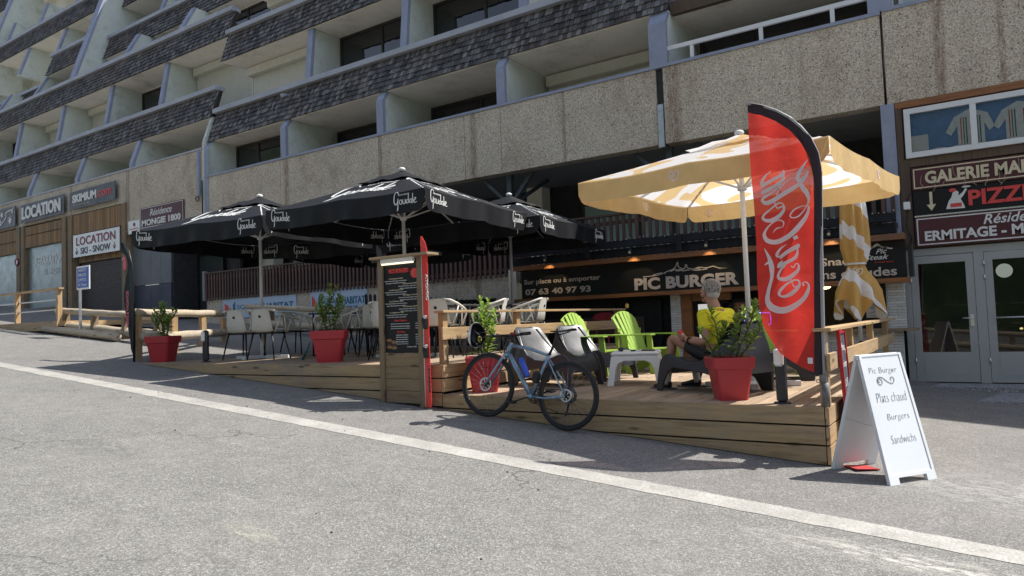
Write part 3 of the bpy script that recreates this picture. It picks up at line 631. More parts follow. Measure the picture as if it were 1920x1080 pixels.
# ceiling lamp and bits inside the opening
lt = thing('ceiling_lamp', 'round warm ceiling lamp glowing inside the dark shop opening', 'lamp', (-2.15, 13.0, 2.0)); B().sphere((-2.15, 12.95, 2.0), .11, .11, .035).build('lamp_shade', WARM, lt)
B().cyl((-2.15, 12.95, 2.02), (-2.15, 12.95, 2.1), .02).build('mount', BLKM, lt)
en = B().box(-1.47, -1.255, 12.545, 12.555, 1.46, 1.73).build('entrance_notice', plain('aged_paper', (.42, .38, .32), .7), label='small cream notice reading entree with a drawn arrow beside the shop opening', cat='notice')
label_text('ENTREE', -1.455, -1.27, 1.66, 1.71, 12.543, 'lettering', WINE, en, .012); label_text('ICI', -1.40, -1.33, 1.60, 1.635, 12.543, 'lettering', NAVYTXT, en, .0)
B().stroke([(-1.42, 1.53, .008), (-1.30, 1.57, .008)], (0, 12.543, 0), (1, 0, 0), (0, 0, 1), (0, -1, 0)).build('arrow', NAVYTXT, en)
B().stroke([(-1.45, 1.475, .004), (-1.38, 1.495, .004), (-1.31, 1.475, .004), (-1.27, 1.49, .004)], (0, 12.543, 0), (1, 0, 0), (0, 0, 1), (0, -1, 0)).build('scribble', NAVYTXT, en)
# fascia sign
SG = thing('shop_sign', 'long black fascia board reading PIC BURGER with a phone number between orange trims', 'shop sign', (-4.4, 12.5, 2.07))
B().box(-8.0, -.87, 12.51, 12.68, 2.075, 2.66).build('board', SIGNBK, SG)
B().box(-8.12, -.86, 12.34, 12.66, 2.665, 2.76).build('top_trim', WTRIM, SG); B().box(-8.12, -.83, 12.36, 12.66, 1.995, 2.07).build('bottom_trim', WTRIM, SG)
label_text('Sur place ou à emporter', -7.93, -6.15, 2.345, 2.475, 12.508, 'lettering', PINKTXT, SG, .02)
label_text('07 63 40 97 93', -7.91, -6.37, 2.145, 2.275, 12.508, 'lettering', PINKTXT, SG, .03)
label_text('PIC BURGER', -5.43, -3.45, 2.115, 2.345, 12.508, 'lettering', PINKTXT, SG, .045, space=1.02)
label_text('Snacks', -2.10, -1.48, 2.33, 2.46, 12.508, 'lettering', PINKTXT, SG, .02); label_text('Boissons chaudes', -2.75, -1.0, 2.115, 2.26, 12.508, 'lettering', PINKTXT, SG, .02)
mt_ = [(-5.25, 2.365), (-5.0, 2.375), (-4.87, 2.40), (-4.75, 2.44), (-4.66, 2.465), (-4.60, 2.51), (-4.555, 2.60), (-4.55, 2.515), (-4.48, 2.47), (-4.42, 2.475), (-4.41, 2.53), (-4.385, 2.53), (-4.38, 2.48), (-4.28, 2.45), (-4.15, 2.47), (-4.02, 2.45), (-3.9, 2.47), (-3.8, 2.435), (-3.65, 2.42), (-3.8, 2.425), (-4.0, 2.43), (-4.2, 2.42), (-4.35, 2.44), (-4.45, 2.425), (-4.52, 2.46), (-4.60, 2.43), (-4.72, 2.41), (-4.9, 2.38), (-5.1, 2.37)]
def strokes(lst, y, mat, nm, par, wd):
    b = B()
    for L in lst: b.stroke([(p[0], p[1], wd) for p in L], (0, y, 0), (1, 0, 0), (0, 0, 1), (0, -1, 0), .004, 3)
    return b.build(nm, mat, par)
strokes([mt_[:8], mt_[7:13], mt_[12:20], mt_[20:26], [(-4.7, 2.43), (-4.6, 2.465), (-4.55, 2.43), (-4.45, 2.45)], [(-4.35, 2.43), (-4.2, 2.45), (-4.1, 2.42)], [(-5.05, 2.385), (-4.9, 2.415), (-4.8, 2.40)]], 12.508, PINKTXT, 'mountain_emblem', SG, .016)
strokes([[(-1.50, 2.50), (-1.40, 2.56), (-1.36, 2.55), (-1.26, 2.63), (-1.20, 2.585), (-1.10, 2.55), (-1.04, 2.54)], [(-1.47, 2.51), (-1.38, 2.57), (-1.30, 2.585), (-1.25, 2.61), (-1.18, 2.57), (-1.1, 2.56)]], 12.506, WHITETXT, 'steak_emblem', SG, .018)
label_text('Pic', -1.28, -1.12, 2.47, 2.55, 12.506, 'lettering', WHITETXT, SG, .01, shear=.4); label_text('Steak', -1.44, -1.10, 2.38, 2.46, 12.506, 'lettering', WHITETXT, SG, .01, shear=.4)
label_text('PYRENEES', -1.30, -1.04, 2.325, 2.345, 12.506, 'lettering', REDTXT, SG, .0)
# small spot lamps over the fascia
for i, x in enumerate((-7.2, -5.35, -3.9, -1.9)):
    t = thing('spot_lamp', ['black spot lamp over the phone number on the fascia', 'black spot lamp between the phone number and the shop name', 'black spot lamp over the last letters of the shop name', 'black spot lamp over the right end of the fascia'][i], 'lamp', (x, 12.2, 2.8), 'spot lamps over the burger fascia')
    B().cyl((x, 12.24, 2.88), (x, 12.15, 2.84), .035).build('head', BLKM, t); B().cyl((x, 12.165, 2.825), (x, 12.15, 2.812), .026).build('lens', CREAMTXT, t); B().box(x-.01, x+.01, 12.2, 12.31, 2.9, 2.92).build('bracket', BLKM, t)
    l = bpy.data.lights.new('spot_bulb', 'SPOT'); l.energy = 3; l.color = (1, .75, .4); l.spot_size = R_(80); l.shadow_soft_size = .03; lo = bpy.data.objects.new('bulb', l); COL.objects.link(lo); lo.parent = t; lo.location = (0, -.02, .0); lo.rotation_euler = (R_(25), 0, 0)
# black beams with fairy lights above the fascia
bm_ = thing('canopy_beam', 'pair of long anthracite beams strung with fairy lights above the burger sign', 'beam', (-4.4, 12.3, 2.76))
B().box(-8.1, -.97, 12.32, 12.44, 2.775, 2.925).build('beam', DARKBEAM, bm_); B().box(-8.0, -.95, 12.22, 12.34, 2.945, 3.075).build('beam', DARKBEAM, bm_)
for x in (-6.3, -4.45, -2.6): B().box(x, x+.1, 12.19, 12.215, 2.78, 3.07).build('bracket', DARKBEAM, bm_)
r = random.Random(5); fl = B(); wr_ = B(); x = -8.0; pts = []
while x < -.95: z = 3.085+r.uniform(-.015, .02); fl.sphere((x, 12.21, z), .009, n=6, m=4); pts.append((x, 12.215, z)); x += r.uniform(.07, .13)
fl.build('fairy_bulbs', WHITETXT, bm_); wr_.tube(pts, .003, 4).build('fairy_wire', BLKM, bm_)
# ------------------------------------------------------------------ squarehabitat banners
SKY = plain('pale_blue_banner', (.42, .53, .68), .45, var=.06, scale=1)
ORG_ = plain('orange_lettering', (.55, .30, .05), .5)
def habitat(x0, x1, z0, z1, cut, label):
    t = thing('banner_sign', label, 'banner', ((x0+x1)/2, 12.96, z0), 'estate agency banners under the slat balustrade')
    B().box(x0, x1, 12.955, 12.985, z0, z1).build('panel', SKY, t); W = x1-x0; H = z1-z0
    if cut: q = [(.04, .1, .22, REDTXT), (.09, .08, .3, ORG_), (.15, .06, .34, BLUETXT)]
    B().prism([(x0+.03*W, z0+.12*H), (x0+.03*W, z0+.8*H), (x0+.085*W, z0+.66*H), (x0+.085*W, z0+.28*H)], (0, 12.95, 0), (1, 0, 0), (0, 0, 1), (0, -.003, 0)).build('emblem', REDTXT, t)
    B().prism([(x0+.09*W, z0+.2*H), (x0+.09*W, z0+.6*H), (x0+.125*W, z0+.55*H), (x0+.125*W, z0+.2*H)], (0, 12.95, 0), (1, 0, 0), (0, 0, 1), (0, -.003, 0)).build('emblem', ORG_, t)
    B().prism([(x0+.15*W, z0+.15*H), (x0+.15*W, z0+.7*H), (x0+.185*W, z0+.88*H), (x0+.185*W, z0+.15*H)], (0, 12.95, 0), (1, 0, 0), (0, 0, 1), (0, -.003, 0)).build('emblem', BLUETXT, t)
    label_text('SQUARE', x0+.21*W, x0+.56*W, z0+.42*H, z0+.68*H, 12.953, 'lettering', BLUETXT, t, -.005); label_text('HABITAT', x0+.575*W, x0+.97*W, z0+.42*H, z0+.68*H, 12.953, 'lettering', BLUETXT, t, .025)
    label_text('CREDIT AGRICOLE', x0+.60*W, x0+.95*W, z0+.26*H, z0+.34*H, 12.953, 'lettering', BLUETXT, t, .005)
habitat(-19.1, -15.75, 2.02, 2.585, 0, 'pale blue estate agency banner behind the left white parasol pole')
habitat(-15.15, -13.0, 1.93, 2.655, 0, 'pale blue estate agency banner right of the middle, above the black picket fence')
# ------------------------------------------------------------------ right-hand residence entrance
GLDOOR = GLCLEAR.copy(); GLDOOR.name = 'tinted_door_glass'; [n for n in GLDOOR.node_tree.nodes if n.type == 'BSDF_TRANSPARENT'][0].inputs[0].default_value = (.30, .32, .32, 1)
ER = thing('residence_entrance', 'grey double glass doors set in brown timber cladding under the residence signs', 'entrance', (1, 13, .4))
b = B(); z = 2.55
B().box(-.925, 6, 13.04, 13.2, 2.52, 4.95).build('cladding_back', WBR, ER)
b.box(-.92, 6, 12.96, 13.04, 4.84, 4.95); o = b.build('top_board', WTRIM, ER)
b = B()
b.box(-.92, -.83, 12.96, 13.03, 2.54, 4.835); b.box(-.90, -.76, 12.95, 13.03, 2.54, 3.94); b.box(-.83, 6, 12.955, 13.03, 3.86, 3.99); b.build('boarding', WBR, ER)
b = B(); b.box(-.95, 6, 12.99, 13.2, 2.42, 2.53); b.box(-.95, -.85, 12.97, 13.2, .40, 2.419); b.box(0.01, .14, 12.97, 13.1, .40, 2.419); b.box(1.02, 1.15, 12.97, 13.1, .4, 2.419); b.build('door_frame', GREYALU, ER)
for a, c, hs in ((-.845, .005, 1), (.145, 1.015, 0)):
    d = B(); d.box(a, c, 12.975, 13.03, .415, .88); d.box(a, c, 12.975, 13.03, 2.29, 2.41); d.box(a, a+.105, 12.975, 13.03, .88, 2.29); d.box(c-.105, c, 12.975, 13.03, .88, 2.29)
    o = d.build('door', GREYALU, ER); B().box(a+.10, c-.10, 12.995, 13.005, .87, 2.30).build('pane', GLDOOR, o)
    B().box(a+.12, c-.12, 12.970, 12.974, .52, .80).build('kick_panel', GREYALU, o)
    if hs:
        h = B(); h.tube([(c-.06, 12.96, 1.405), (c-.06, 12.92, 1.405), (c-.19, 12.92, 1.405)], .011, 8); h.box(c-.085, c-.035, 12.962, 12.974, 1.28, 1.46); h.build('handle', ALU, o)
    else: B().tube([(a+.1, 12.94, 1.40), (c-.1, 12.94, 1.40)], .013, 8).build('push_bar', ALU, o)
    for z in (.7, 1.98, 2.2): B().cyl((a-.005 if not hs else a, 12.962, z), (a-.005 if not hs else a, 12.962, z+.09), .012).build('hinge', ALU, o)
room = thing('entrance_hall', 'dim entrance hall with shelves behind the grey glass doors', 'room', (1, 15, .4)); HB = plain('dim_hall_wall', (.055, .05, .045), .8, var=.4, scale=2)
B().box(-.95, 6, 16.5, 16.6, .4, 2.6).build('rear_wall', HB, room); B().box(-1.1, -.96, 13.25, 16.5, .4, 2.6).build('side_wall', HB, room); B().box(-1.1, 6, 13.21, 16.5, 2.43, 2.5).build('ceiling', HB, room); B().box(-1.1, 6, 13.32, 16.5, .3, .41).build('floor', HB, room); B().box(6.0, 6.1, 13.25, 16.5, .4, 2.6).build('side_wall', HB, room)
r = random.Random(6)
for i in range(3):
    x = -.5+i*1.0; sh_ = B(); [sh_.box(x, x+.85, 15.2, 15.5, z, z+.03) for z in (.9, 1.25, 1.6)]; so2 = sh_.build('shelf_unit', ALU, room)
    for z in (.93, 1.28, 1.63):
        for k in range(6): B().box(x+.03+k*.135, x+.13+k*.135, 15.22, 15.42, z, z+r.uniform(.08, .24)).build('goods', plain('goods_%d' % r.randrange(5), (r.uniform(.02, .3), r.uniform(.02, .2), r.uniform(.02, .25)), .6), so2)
for x, z in ((.62, 1.18), (.60, .52), (.78, .50)): B().sphere((x, 14.6, z), .025, .02, .018).build('glow_spot', WARM, room)  # small glowing balls added to give the hall a warm glow
B().sphere((.40, 13.3, 2.12), .11).build('globe_lamp', m_emit('globe_lamp', (.95, .93, .85), 1.2), label='round white globe lamp behind the right glass door', cat='lamp')
# upper window with jersey
uw = window(ER, -.80, 2.0, 12.93, 4.0, 4.80, 3, WHITEPAINT, GLCLEAR, .085)
B().box(-.75, 2.0, 13.01, 13.03, 4.05, 4.8).build('sky_reflection', plain('painted_sky_blue', (.13, .27, .56), .6, var=.2), uw)  # blue sky mirrored in the window, painted as a sheet behind the pane
js = thing('hanging_jersey', 'white football shirt with green and red stripes hanging behind the upper window', 'shirt', (.2, 12.98, 4.1))
JW = plain('white_cloth', (.88, .88, .88), .8, var=.15, scale=12, bmp=.2)
for dx in (0, .62):
    p = [(-.08+dx, 4.10), (-.08+dx, 4.42), (-.17+dx, 4.28), (-.24+dx, 4.34), (-.12+dx, 4.56), (0+dx, 4.62), (.08+dx, 4.66), (.2+dx, 4.62), (.32+dx, 4.56), (.40+dx, 4.34), (.33+dx, 4.28), (.27+dx, 4.42), (.27+dx, 4.10)]
    if dx == 0: o = B().prism(p, (0, 12.985, 0), (1, 0, 0), (0, 0, 1), (0, .02, 0)).build('cloth', JW, js); J0 = js
    else:
        js = thing('hanging_jersey', 'second white striped shirt hanging right of the window mullion', 'shirt', (.8, 12.98, 4.1)); B().prism(p, (0, 12.985, 0), (1, 0, 0), (0, 0, 1), (0, .02, 0)).build('cloth', JW, js)
    for i, mcol in enumerate((REDTXT, plain('green_lettering', (.02, .18, .08), .5), NAVYTXT)):
        for sx in (0, .2): B().box(-.04+dx+i*.035+sx*.9, -.025+dx+i*.035+sx*.9, 12.98, 12.984, 4.12, 4.54).build('stripe', mcol, js)
sc_ = B(); r = random.Random(2)
for i in range(9): sc_.sphere((-.35+i*.3, 12.985, 4.07), .16, .02, .035+r.random()*.02)
sc_.build('folded_scarves', JW, label='row of white and black scarves folded along the upper window sill', cat='scarf')
B().box(-.73, -.48, 12.98, 13.0, 4.08, 4.36).build('white_card', BOARDW, label='white card leaning in the lower left corner of the upper window', cat='card')
def bsign(name, x0, x1, z0, z1, y, board, border, label, cat='sign'):
    t = thing(name, label, cat, ((x0+x1)/2, y, z0)); B().box(x0, x1, y, y+.03, z0, z1).build('board', board, t)
    if border:
        e = B(); i, w_ = .022, .018; e.box(x0+i, x1-i, y-.004, y-.0005, z0+i, z0+i+w_); e.box(x0+i, x1-i, y-.004, y-.0005, z1-i-w_, z1-i); e.box(x0+i, x0+i+w_, y-.004, y-.0005, z0+i+w_, z1-i-w_); e.box(x1-i-w_, x1-i, y-.004, y-.0005, z0+i+w_, z1-i-w_); e.build('border', border, t)
    return t
s1 = bsign('hanging_sign', -.74, 2.6, 3.47, 3.83, 12.90, SIGNBR, CREAMTXT, 'cracked maroon sign reading GALERIE with peeling cream letters')
label_text('GALERIE MARCHANDE', -.56, 1.75, 3.55, 3.75, 12.895, 'lettering', CREAMTXT, s1, .035)
ck = B(); r = random.Random(9)
for i in range(11):
    x = -.6+i*.14+r.uniform(-.03, .03); z = r.uniform(3.55, 3.7); p = [(x, z+.09, .003)]
    for k in range(4): x += r.uniform(-.035, .045); z -= .035; p.append((x, z, .004))
    B().stroke(p, (0, 12.889, 0), (1, 0, 0), (0, 0, 1), (0, -1, 0), .001, 2).build('crack', CREAMTXT, s1)
s2 = bsign('hanging_sign', -.735, 2.6, 3.06, 3.455, 12.915, SIGNBK, None, 'black sign with a cream arrow, a pizza cook and red PIZZ letters')
label_text('PIZZERIA', .0, 1.35, 3.14, 3.38, 12.91, 'lettering', REDTXT, s2, .03)
B().prism([(-.515, 3.42), (-.475, 3.42), (-.475, 3.22), (-.43, 3.22), (-.495, 3.12), (-.56, 3.22), (-.515, 3.22)], (0, 12.912, 0), (1, 0, 0), (0, 0, 1), (0, -.004, 0)).build('arrow', CREAMTXT, s2)
ckk = [(-.30, 3.12), (-.26, 3.24), (-.22, 3.30), (-.20, 3.37), (-.16, 3.40), (-.12, 3.37), (-.13, 3.31), (-.07, 3.36), (-.03, 3.42), (-.01, 3.40), (-.06, 3.31), (-.10, 3.26), (-.06, 3.16), (-.05, 3.11)]
B().prism(ckk, (0, 12.912, 0), (1, 0, 0), (0, 0, 1), (0, -.004, 0)).build('cook_figure', WHITETXT, s2)
B().sphere((-.20, 12.908, 3.405), .05, .006, .03).build('cook_hat', REDTXT, s2); B().sphere((-.02, 12.908, 3.44), .06, .005, .014).build('dough', WHITETXT, s2); B().box(-.24, -.09, 12.904, 12.907, 3.14, 3.2).build('apron', REDTXT, s2)
B().box(-.735, 2.6, 12.90, 12.915, 3.035, 3.058).build('edge_profile', ALU, s2)
s3 = bsign('hanging_sign', -.735, 2.6, 2.56, 3.03, 12.905, SIGNBR, WHITETXT, 'maroon sign with white border reading ERMITAGE below the pizza sign')
label_text('ERMITAGE - MIRABELLE', -.61, 1.50, 2.64, 2.80, 12.90, 'lettering', WHITETXT, s3, .035); label_text('Résidence', .17, 1.0, 2.83, 2.98, 12.90, 'lettering', WHITETXT, s3, .015, shear=.3)
lb = thing('wall_lamp', 'small white junction box with black cables on the brown boarding', 'junction box', (-.85, 12.93, 3.2)); B().obox((-.835, 12.93, 3.24), (.1, .04, .13), None, .012).build('box', WHITEP, lb)
B().tube([(-.83, 12.94, 3.17), (-.86, 12.94, 2.9), (-.80, 12.94, 2.7), (-.86, 12.94, 2.5)], .007, 6).build('cable', BLKM, lb); B().tube([(-.83, 12.94, 3.30), (-.80, 12.94, 3.42), (-.7, 12.93, 3.45)], .006, 6).build('cable', BLKM, lb)
# small bracket lamp near end of fascia
B().obox((-.80, 12.55, 2.33), (.07, .12, .5), None, .01).build('end_speaker', BLKM, label='narrow black column speaker at the right end of the burger fascia', cat='speaker')
# ------------------------------------------------------------------ ski rental shop (left)
SK = thing('ski_rental_shop', 'cedar clad ski rental shop front with whitened windows below the left wing', 'shop', (-30, 13, 1.8))
def reeds(b, x0, x1, z0, z1, y=12.97, st=.062):
    x = x0
    while x < x1-.01: b.box(x, min(x+st-.012, x1), y, y+.035, z0, z1); x += st
for a, c, zs in ((-28.4, -24.86, [(5.50, 6.24)]), (-32.42, -29.3, [(5.86, 6.20), (5.35, 5.83)]), (-40, -33.2, [(5.72, 6.22), (5.22, 5.69)])):
    for z0, z1 in zs: b = B(); reeds(b, a, c, z0, z1); b.build('reed_cladding', WCED, SK)
b = B(); reeds(b, -28.3, -24.9, 4.42, 5.5, 13.12); b.build('recessed_cladding', WCED, SK)
for x0, x1 in ((-24.84, -24.60), (-29.22, -28.90), (-28.72, -28.42), (-33.14, -32.84), (-32.72, -32.46), (-41, -40.5)):
    B().box(x0, x1, 12.92, 13.2, 1.6, 6.26).build('timber_post', WGREYZ, SK)
B().box(-41, -24.55, 13.45, 13.6, 1.6, 6.3).build('back_wall', WALLIN, SK)
q = B(); z = 2.1
while z < 4.4: q.box(-28.3, -24.9, 13.2, 13.23, z, z+.075); z += .085
q.build('roller_door', plain('dark_brown_metal', (.055, .042, .042), .6, var=.15), SK)
WHG = plain('whitened_glass', (.21, .28, .29), .25, var=.12, scale=.8)
for x0, x1 in ((-32.3, -29.3), (-40, -33.3)):
    f = B(); f.box(x0-.06, x1+.06, 13.06, 13.12, 2.75, 2.85); f.box(x0-.06, x0, 13.06, 13.12, 2.85, 5.35); f.box(x1, x1+.06, 13.06, 13.12, 2.85, 5.35); o = f.build('window', WGREYZ, SK)
    B().box(x0, x1, 13.08, 13.1, 2.85, 5.36).build('pane', WHG, o); B().box(x0-.1, x1+.1, 12.99, 13.2, 1.6, 2.75).build('apron_wall', WCED, SK)
label_text('REPARATION', -31.8, -29.35, 4.55, 4.95, 13.075, 'lettering', WHITETXT, SK, .03); label_text('SKI - SNOW', -31.1, -29.7, 4.15, 4.38, 13.075, 'lettering', WHITETXT, SK, .02)
label_text('SKI - SNOWBOARD - RAQUETTES', -31.5, -29.6, 3.45, 3.58, 13.075, 'lettering', WHITETXT, SK, .0)
s = bsign('hanging_sign', -28.32, -25.0, 4.62, 5.46, 12.93, BOARDW, None, 'white board with red LOCATION over SKI - SNOW above the dark roller door')
label_text('LOCATION', -28.08, -25.25, 5.04, 5.36, 12.925, 'lettering', WINE, s, .02, space=1.05); label_text('SKI - SNOW', -27.75, -25.6, 4.71, 4.95, 12.925, 'lettering', NAVYTXT, s, .015)
for x in (-28.05, -25.33): strokes([[(x, 4.96), (x, 4.74)], [(x-.09, 4.84), (x, 4.72), (x+.09, 4.84)]], 12.925, NAVYTXT if x < -27 else WINE, 'arrow', s, .03)
s = bsign('hanging_sign', -32.58, -28.88, 6.37, 7.12, 12.86, SIGNGR, None, 'wide slate grey sign with raised white LOCATION letters')
label_text('LOCATION', -32.38, -29.10, 6.49, 7.00, 12.855, 'lettering', WHITETXT, s, .035, th=.04)
s = bsign('hanging_sign', -28.42, -25.12, 6.43, 7.10, 12.86, SIGNGR, None, 'slate grey sign with white and red web address letters right of the LOCATION sign')
label_text('SKIMIUM', -28.20, -26.42, 6.66, 6.97, 12.855, 'lettering', WHITETXT, s, .05); label_text('.com', -26.38, -25.38, 6.67, 6.90, 12.855, 'lettering', REDTXT, s, .01); label_text('LOCATION SKI EN LIGNE', -28.1, -26.9, 6.54, 6.58, 12.855, 'lettering', CREAMTXT, s, .0)
s = bsign('hanging_sign', -37.5, -33.08, 6.33, 7.18, 12.86, SIGNGR, None, 'slate grey sign with white snowflakes and a ski track at the left edge')
def star(cx, cz, r_): 
    b = B()
    for k in range(3): a = math.pi*k/3+.2; b.stroke([(cx-math.cos(a)*r_, cz-math.sin(a)*r_, r_*.38), (cx+math.cos(a)*r_, cz+math.sin(a)*r_, r_*.38)], (0, 12.855, 0), (1, 0, 0), (0, 0, 1), (0, -1, 0), .004+.001*k, 1)
    return b
for cx, cz, r_ in ((-34.35, 6.93, .13), (-34.55, 6.62, .16), (-33.55, 6.62, .16), (-33.35, 6.96, .07), (-34.75, 6.98, .06)): star(cx, cz, r_).build('snowflake', WHITETXT, s)
strokes([[(-34.75, 6.36), (-34.2, 6.62), (-33.9, 6.80), (-34.0, 6.93), (-33.7, 7.02), (-33.3, 7.05), (-33.2, 7.16)]], 12.85, WHITETXT, 'ski_track', s, .045); strokes([[(-35.5, 6.4), (-35.2, 6.5), (-35.25, 6.8), (-35.1, 7.0)], [(-35.6, 6.55), (-35.15, 6.4)]], 12.85, WHITETXT, 'figure', s, .12)
ns = bsign('round_sign', -33.05, -32.93, 4.7, 4.75, 12.89, WHITETXT, None, 'small round red ringed sign on the timber post left of the REPARATION window')
B().torus((-32.99, 12.885, 4.82), .13, .03, (0, 1, 0), 24, 6).build('ring', WINE, ns); B().disc((-32.99, 12.89, 4.82), .12, .01).build('disc', BOARDW, ns)
s = bsign('hanging_sign', -23.68, -21.10, 5.22, 5.94, 12.95, SIGNBR, WHITETXT, 'maroon residence sign reading MONGIE 1800 behind the left black parasol')
label_text('Résidence', -23.05, -21.75, 5.61, 5.84, 12.945, 'lettering', WHITETXT, s, .01, shear=.3); label_text('MONGIE 1800', -23.56, -21.25, 5.30, 5.52, 12.945, 'lettering', WHITETXT, s, .04)
s = bsign('notice', -24.44, -23.72, 5.12, 5.57, 12.95, BOARDW, None, 'small white notice with a purple round emblem left of the residence sign', 'notice')
B().disc((-24.05, 12.945, 5.43), .07, .01).build('emblem', plain('purple', (.16, .01, .1), .5), s); label_text('MONGIE RESIDENCE', -24.35, -23.8, 5.27, 5.30, 12.945, 'lettering', REDTXT, s, .0); label_text('ACCUEIL', -24.2, -23.95, 5.18, 5.22, 12.945, 'lettering', REDTXT, s, .0)
# recessed entrance under the left wing
GP = plain('grey_wall_panel', (.115, .125, .14), .5, var=.08, scale=1); NP = plain('navy_wall_panel', (.022, .03, .062), .5, var=.12, scale=1)
EN = thing('covered_entrance', 'shaded entrance recess with grey and navy wall panels and a dark glazed door', 'entrance', (-22.3, 13.3, 2))
for i in range(4): a = -24.58+i*.6; B().box(a+.005, a+.595, 13.15, 13.2, 3.32, 5.2).build('wall_panel', GP, EN); B().box(a+.005, a+.595, 13.15, 13.2, 1.7, 3.3).build('wall_panel', NP, EN)
B().box(-22.18, -19.98, 14.2, 14.3, 1.5, 5.2).build('back_wall', WALLIN, EN); B().box(-22.2, -22.1, 13.2, 14.2, 1.5, 5.2).build('side_wall', WALLIN, EN)
f = B(); f.box(-22.1, -22.02, 14.05, 14.15, 1.8, 4.3); f.box(-20.75, -20.67, 14.05, 14.15, 1.8, 4.3); f.box(-22.02, -20.75, 14.05, 14.15, 4.22, 4.3); o = f.build('door', BLKM, EN); B().box(-22.02, -20.75, 14.09, 14.11, 1.8, 4.22).build('pane', plain('smoked_glass', (.045, .055, .055), .12, var=.1), o)
# ------------------------------------------------------------------ timber log barrier
def log(b, a, c, r0, seed=0, n=12):
    r = random.Random(seed); P = []; R0 = []; a = Vector(a); c = Vector(c)
    for i in range(9): t = i/8; P.append(a.lerp(c, t)+Vector((0, r.uniform(-.006, .006), r.uniform(-.006, .006)))); R0.append(r0*(1+r.uniform(-.05, .05)))
    b.tube(P, R0, n)
LB = thing('log_barrier', 'round log guard rail with two heavy base logs beside the parking sign', 'barrier', (-17, 8.2, gz(-17, 8.2)))
def g(x, y=8.2): return gz(x, y)
b = B(); log(b, (-18.75, 8.2, g(-18.75)+.56), (-15.35, 8.2, g(-15.35)+.60), .075, 1); b.build('top_log', WLOG, LB)
b = B(); log(b, (-18.8, 8.25, g(-18.8)+.20), (-15.3, 8.25, g(-15.3)+.20), .10, 2); b.build('base_log', WLOG, LB)
b = B(); log(b, (-19.0, 8.02, g(-19)+.11), (-15.6, 8.02, g(-15.6)+.11), .085, 3); b.build('base_log', WLOG, LB)
for x in (-18.35, -17.0, -15.65): B().box(x-.06, x+.06, 8.15, 8.27, g(x)+.05, g(x)+.53).build('post', WGREYZ, LB)
LB2 = thing('log_barrier', 'short log guard rail end poking out behind the tall dark feather flag', 'barrier', (-14.5, 8.2, gz(-14.5, 8.2)))
b = B(); log(b, (-15.2, 8.3, g(-15.2)+.58), (-13.9, 8.3, g(-13.9)+.58), .075, 4); b.build('top_log', WLOG, LB2); b = B(); log(b, (-15.1, 8.3, g(-15.1)+.2), (-13.9, 8.3, g(-13.9)+.2), .11, 5); b.build('base_log', WLOG, LB2); b = B(); b.box(-14.8, -13.9, 8.0, 8.16, g(-14.4)+.0, g(-14.4)+.14); b.build('block', WGREY, LB2)
B().box(-14.6, -14.48, 8.24, 8.36, g(-14.5), g(-14.5)+.53).build('post', WGREYZ, LB2)
# far left deck with railing
DL = thing('far_deck', 'low timber deck with slender railing at the left edge by the ski shop', 'deck', (-22, 9, 1.9))
B().box(-30, -18.25, 8.0, 10.8, 1.90, 2.02).build('deck_boards', WY, DL); B().box(-30, -18.25, 7.96, 7.998, 1.80, 2.02).build('fascia_board', WX, DL)
FRL = thing('timber_railing', 'thin timber railing with flat top rail on the far left deck', 'railing', (-22, 8, 2.0))
B().box(-30, -18.2, 7.98, 8.10, 2.78, 2.82).build('top_rail', WX, FRL)
for z in (2.28, 2.52): B().box(-30, -18.3, 8.03, 8.06, z, z+.03).build('mid_rail', GALV, FRL)
for x in (-29, -25.8, -22.5, -20.55, -18.32): B().box(x-.05, x+.05, 7.99, 8.09, 2.02, 2.78).build('post', WZ, FRL)
# parking sign
PS = thing('parking_sign', 'blue and white short stay parking sign on a galvanised post by the log barrier', 'road sign', (-17.3, 8.05, gz(-17.3, 8.05)))
B().box(-17.28, -17.22, 8.0, 8.04, gz(-17.3, 8)-.0, 3.1).build('post', GALV, PS)
BLS = plain('traffic_blue', (.02, .09, .42), .4, var=.1)
q = B().obox((-17.0, 7.975, 2.97), (.58, .02, .54), None, .0).build('plate', BOARDW, PS); B().box(-17.25, -16.75, 7.955, 7.964, 2.74, 3.20).build('blue_field', BLS, q)
for i, sx in enumerate(('ARRET', 'MINUTE', 'LIMITE', 'A 15mn')): label_text(sx, -17.18, -16.82, 3.11-i*.112, 3.175-i*.112, 7.954, 'lettering', WHITETXT, q, .0)
# dark feather flag at the left end of the deck
def feather(name, label, base, sleeve_out, sleeve_in, left, cloth, sleeve, poleh, dirx=(1, 0, 0), curve=None, wave=.02):
    t = thing(name, label, 'feather flag', base); bx = Vector(base); ux = Vector(dirx)
    P = left+[] ; return t
FL = thing('feather_flag', 'slender black feather flag with pink lettering at the left corner of the terrace', 'feather flag', (-11.98, 6.42, 1.15))
b = B(); rows = []
for i in range(25):
    t = i/24; z = 1.30+1.92*t; xr = -11.98-.32*max(0, (t-.70)/.30)**1.6; wd = (.05+.20*math.sin(math.pi*min(1, t*1.12))**.6) if t < .9 else .24*(1-t)/.1*1.0+.03
    rows.append([(xr-wd*(1-j/6), 6.42+.03*math.sin(j*1.1+t*9)*(1-j/6), z) for j in range(7)])
b.grid(rows).build('cloth', m_fabric('dark_flag_cloth', (.022, .035, .035), .15), FL)
b = B(); b.tube([(-11.97, 6.42, 1.0), (-11.97, 6.42, 2.5), (-12.0, 6.42, 2.8), (-12.1, 6.42, 3.05), (-12.29, 6.42, 3.23)], [.022, .018, .014, .012, .008], 8); b.build('pole', BLKM, FL)
text('PIERRE & VACANCES', (-12.03, 6.37, 1.75), (0, 0, 1), (-1, 0, 0), .62, .07, bold=.02).build('lettering', plain('pink_lettering', (.62, .09, .16), .5), FL)
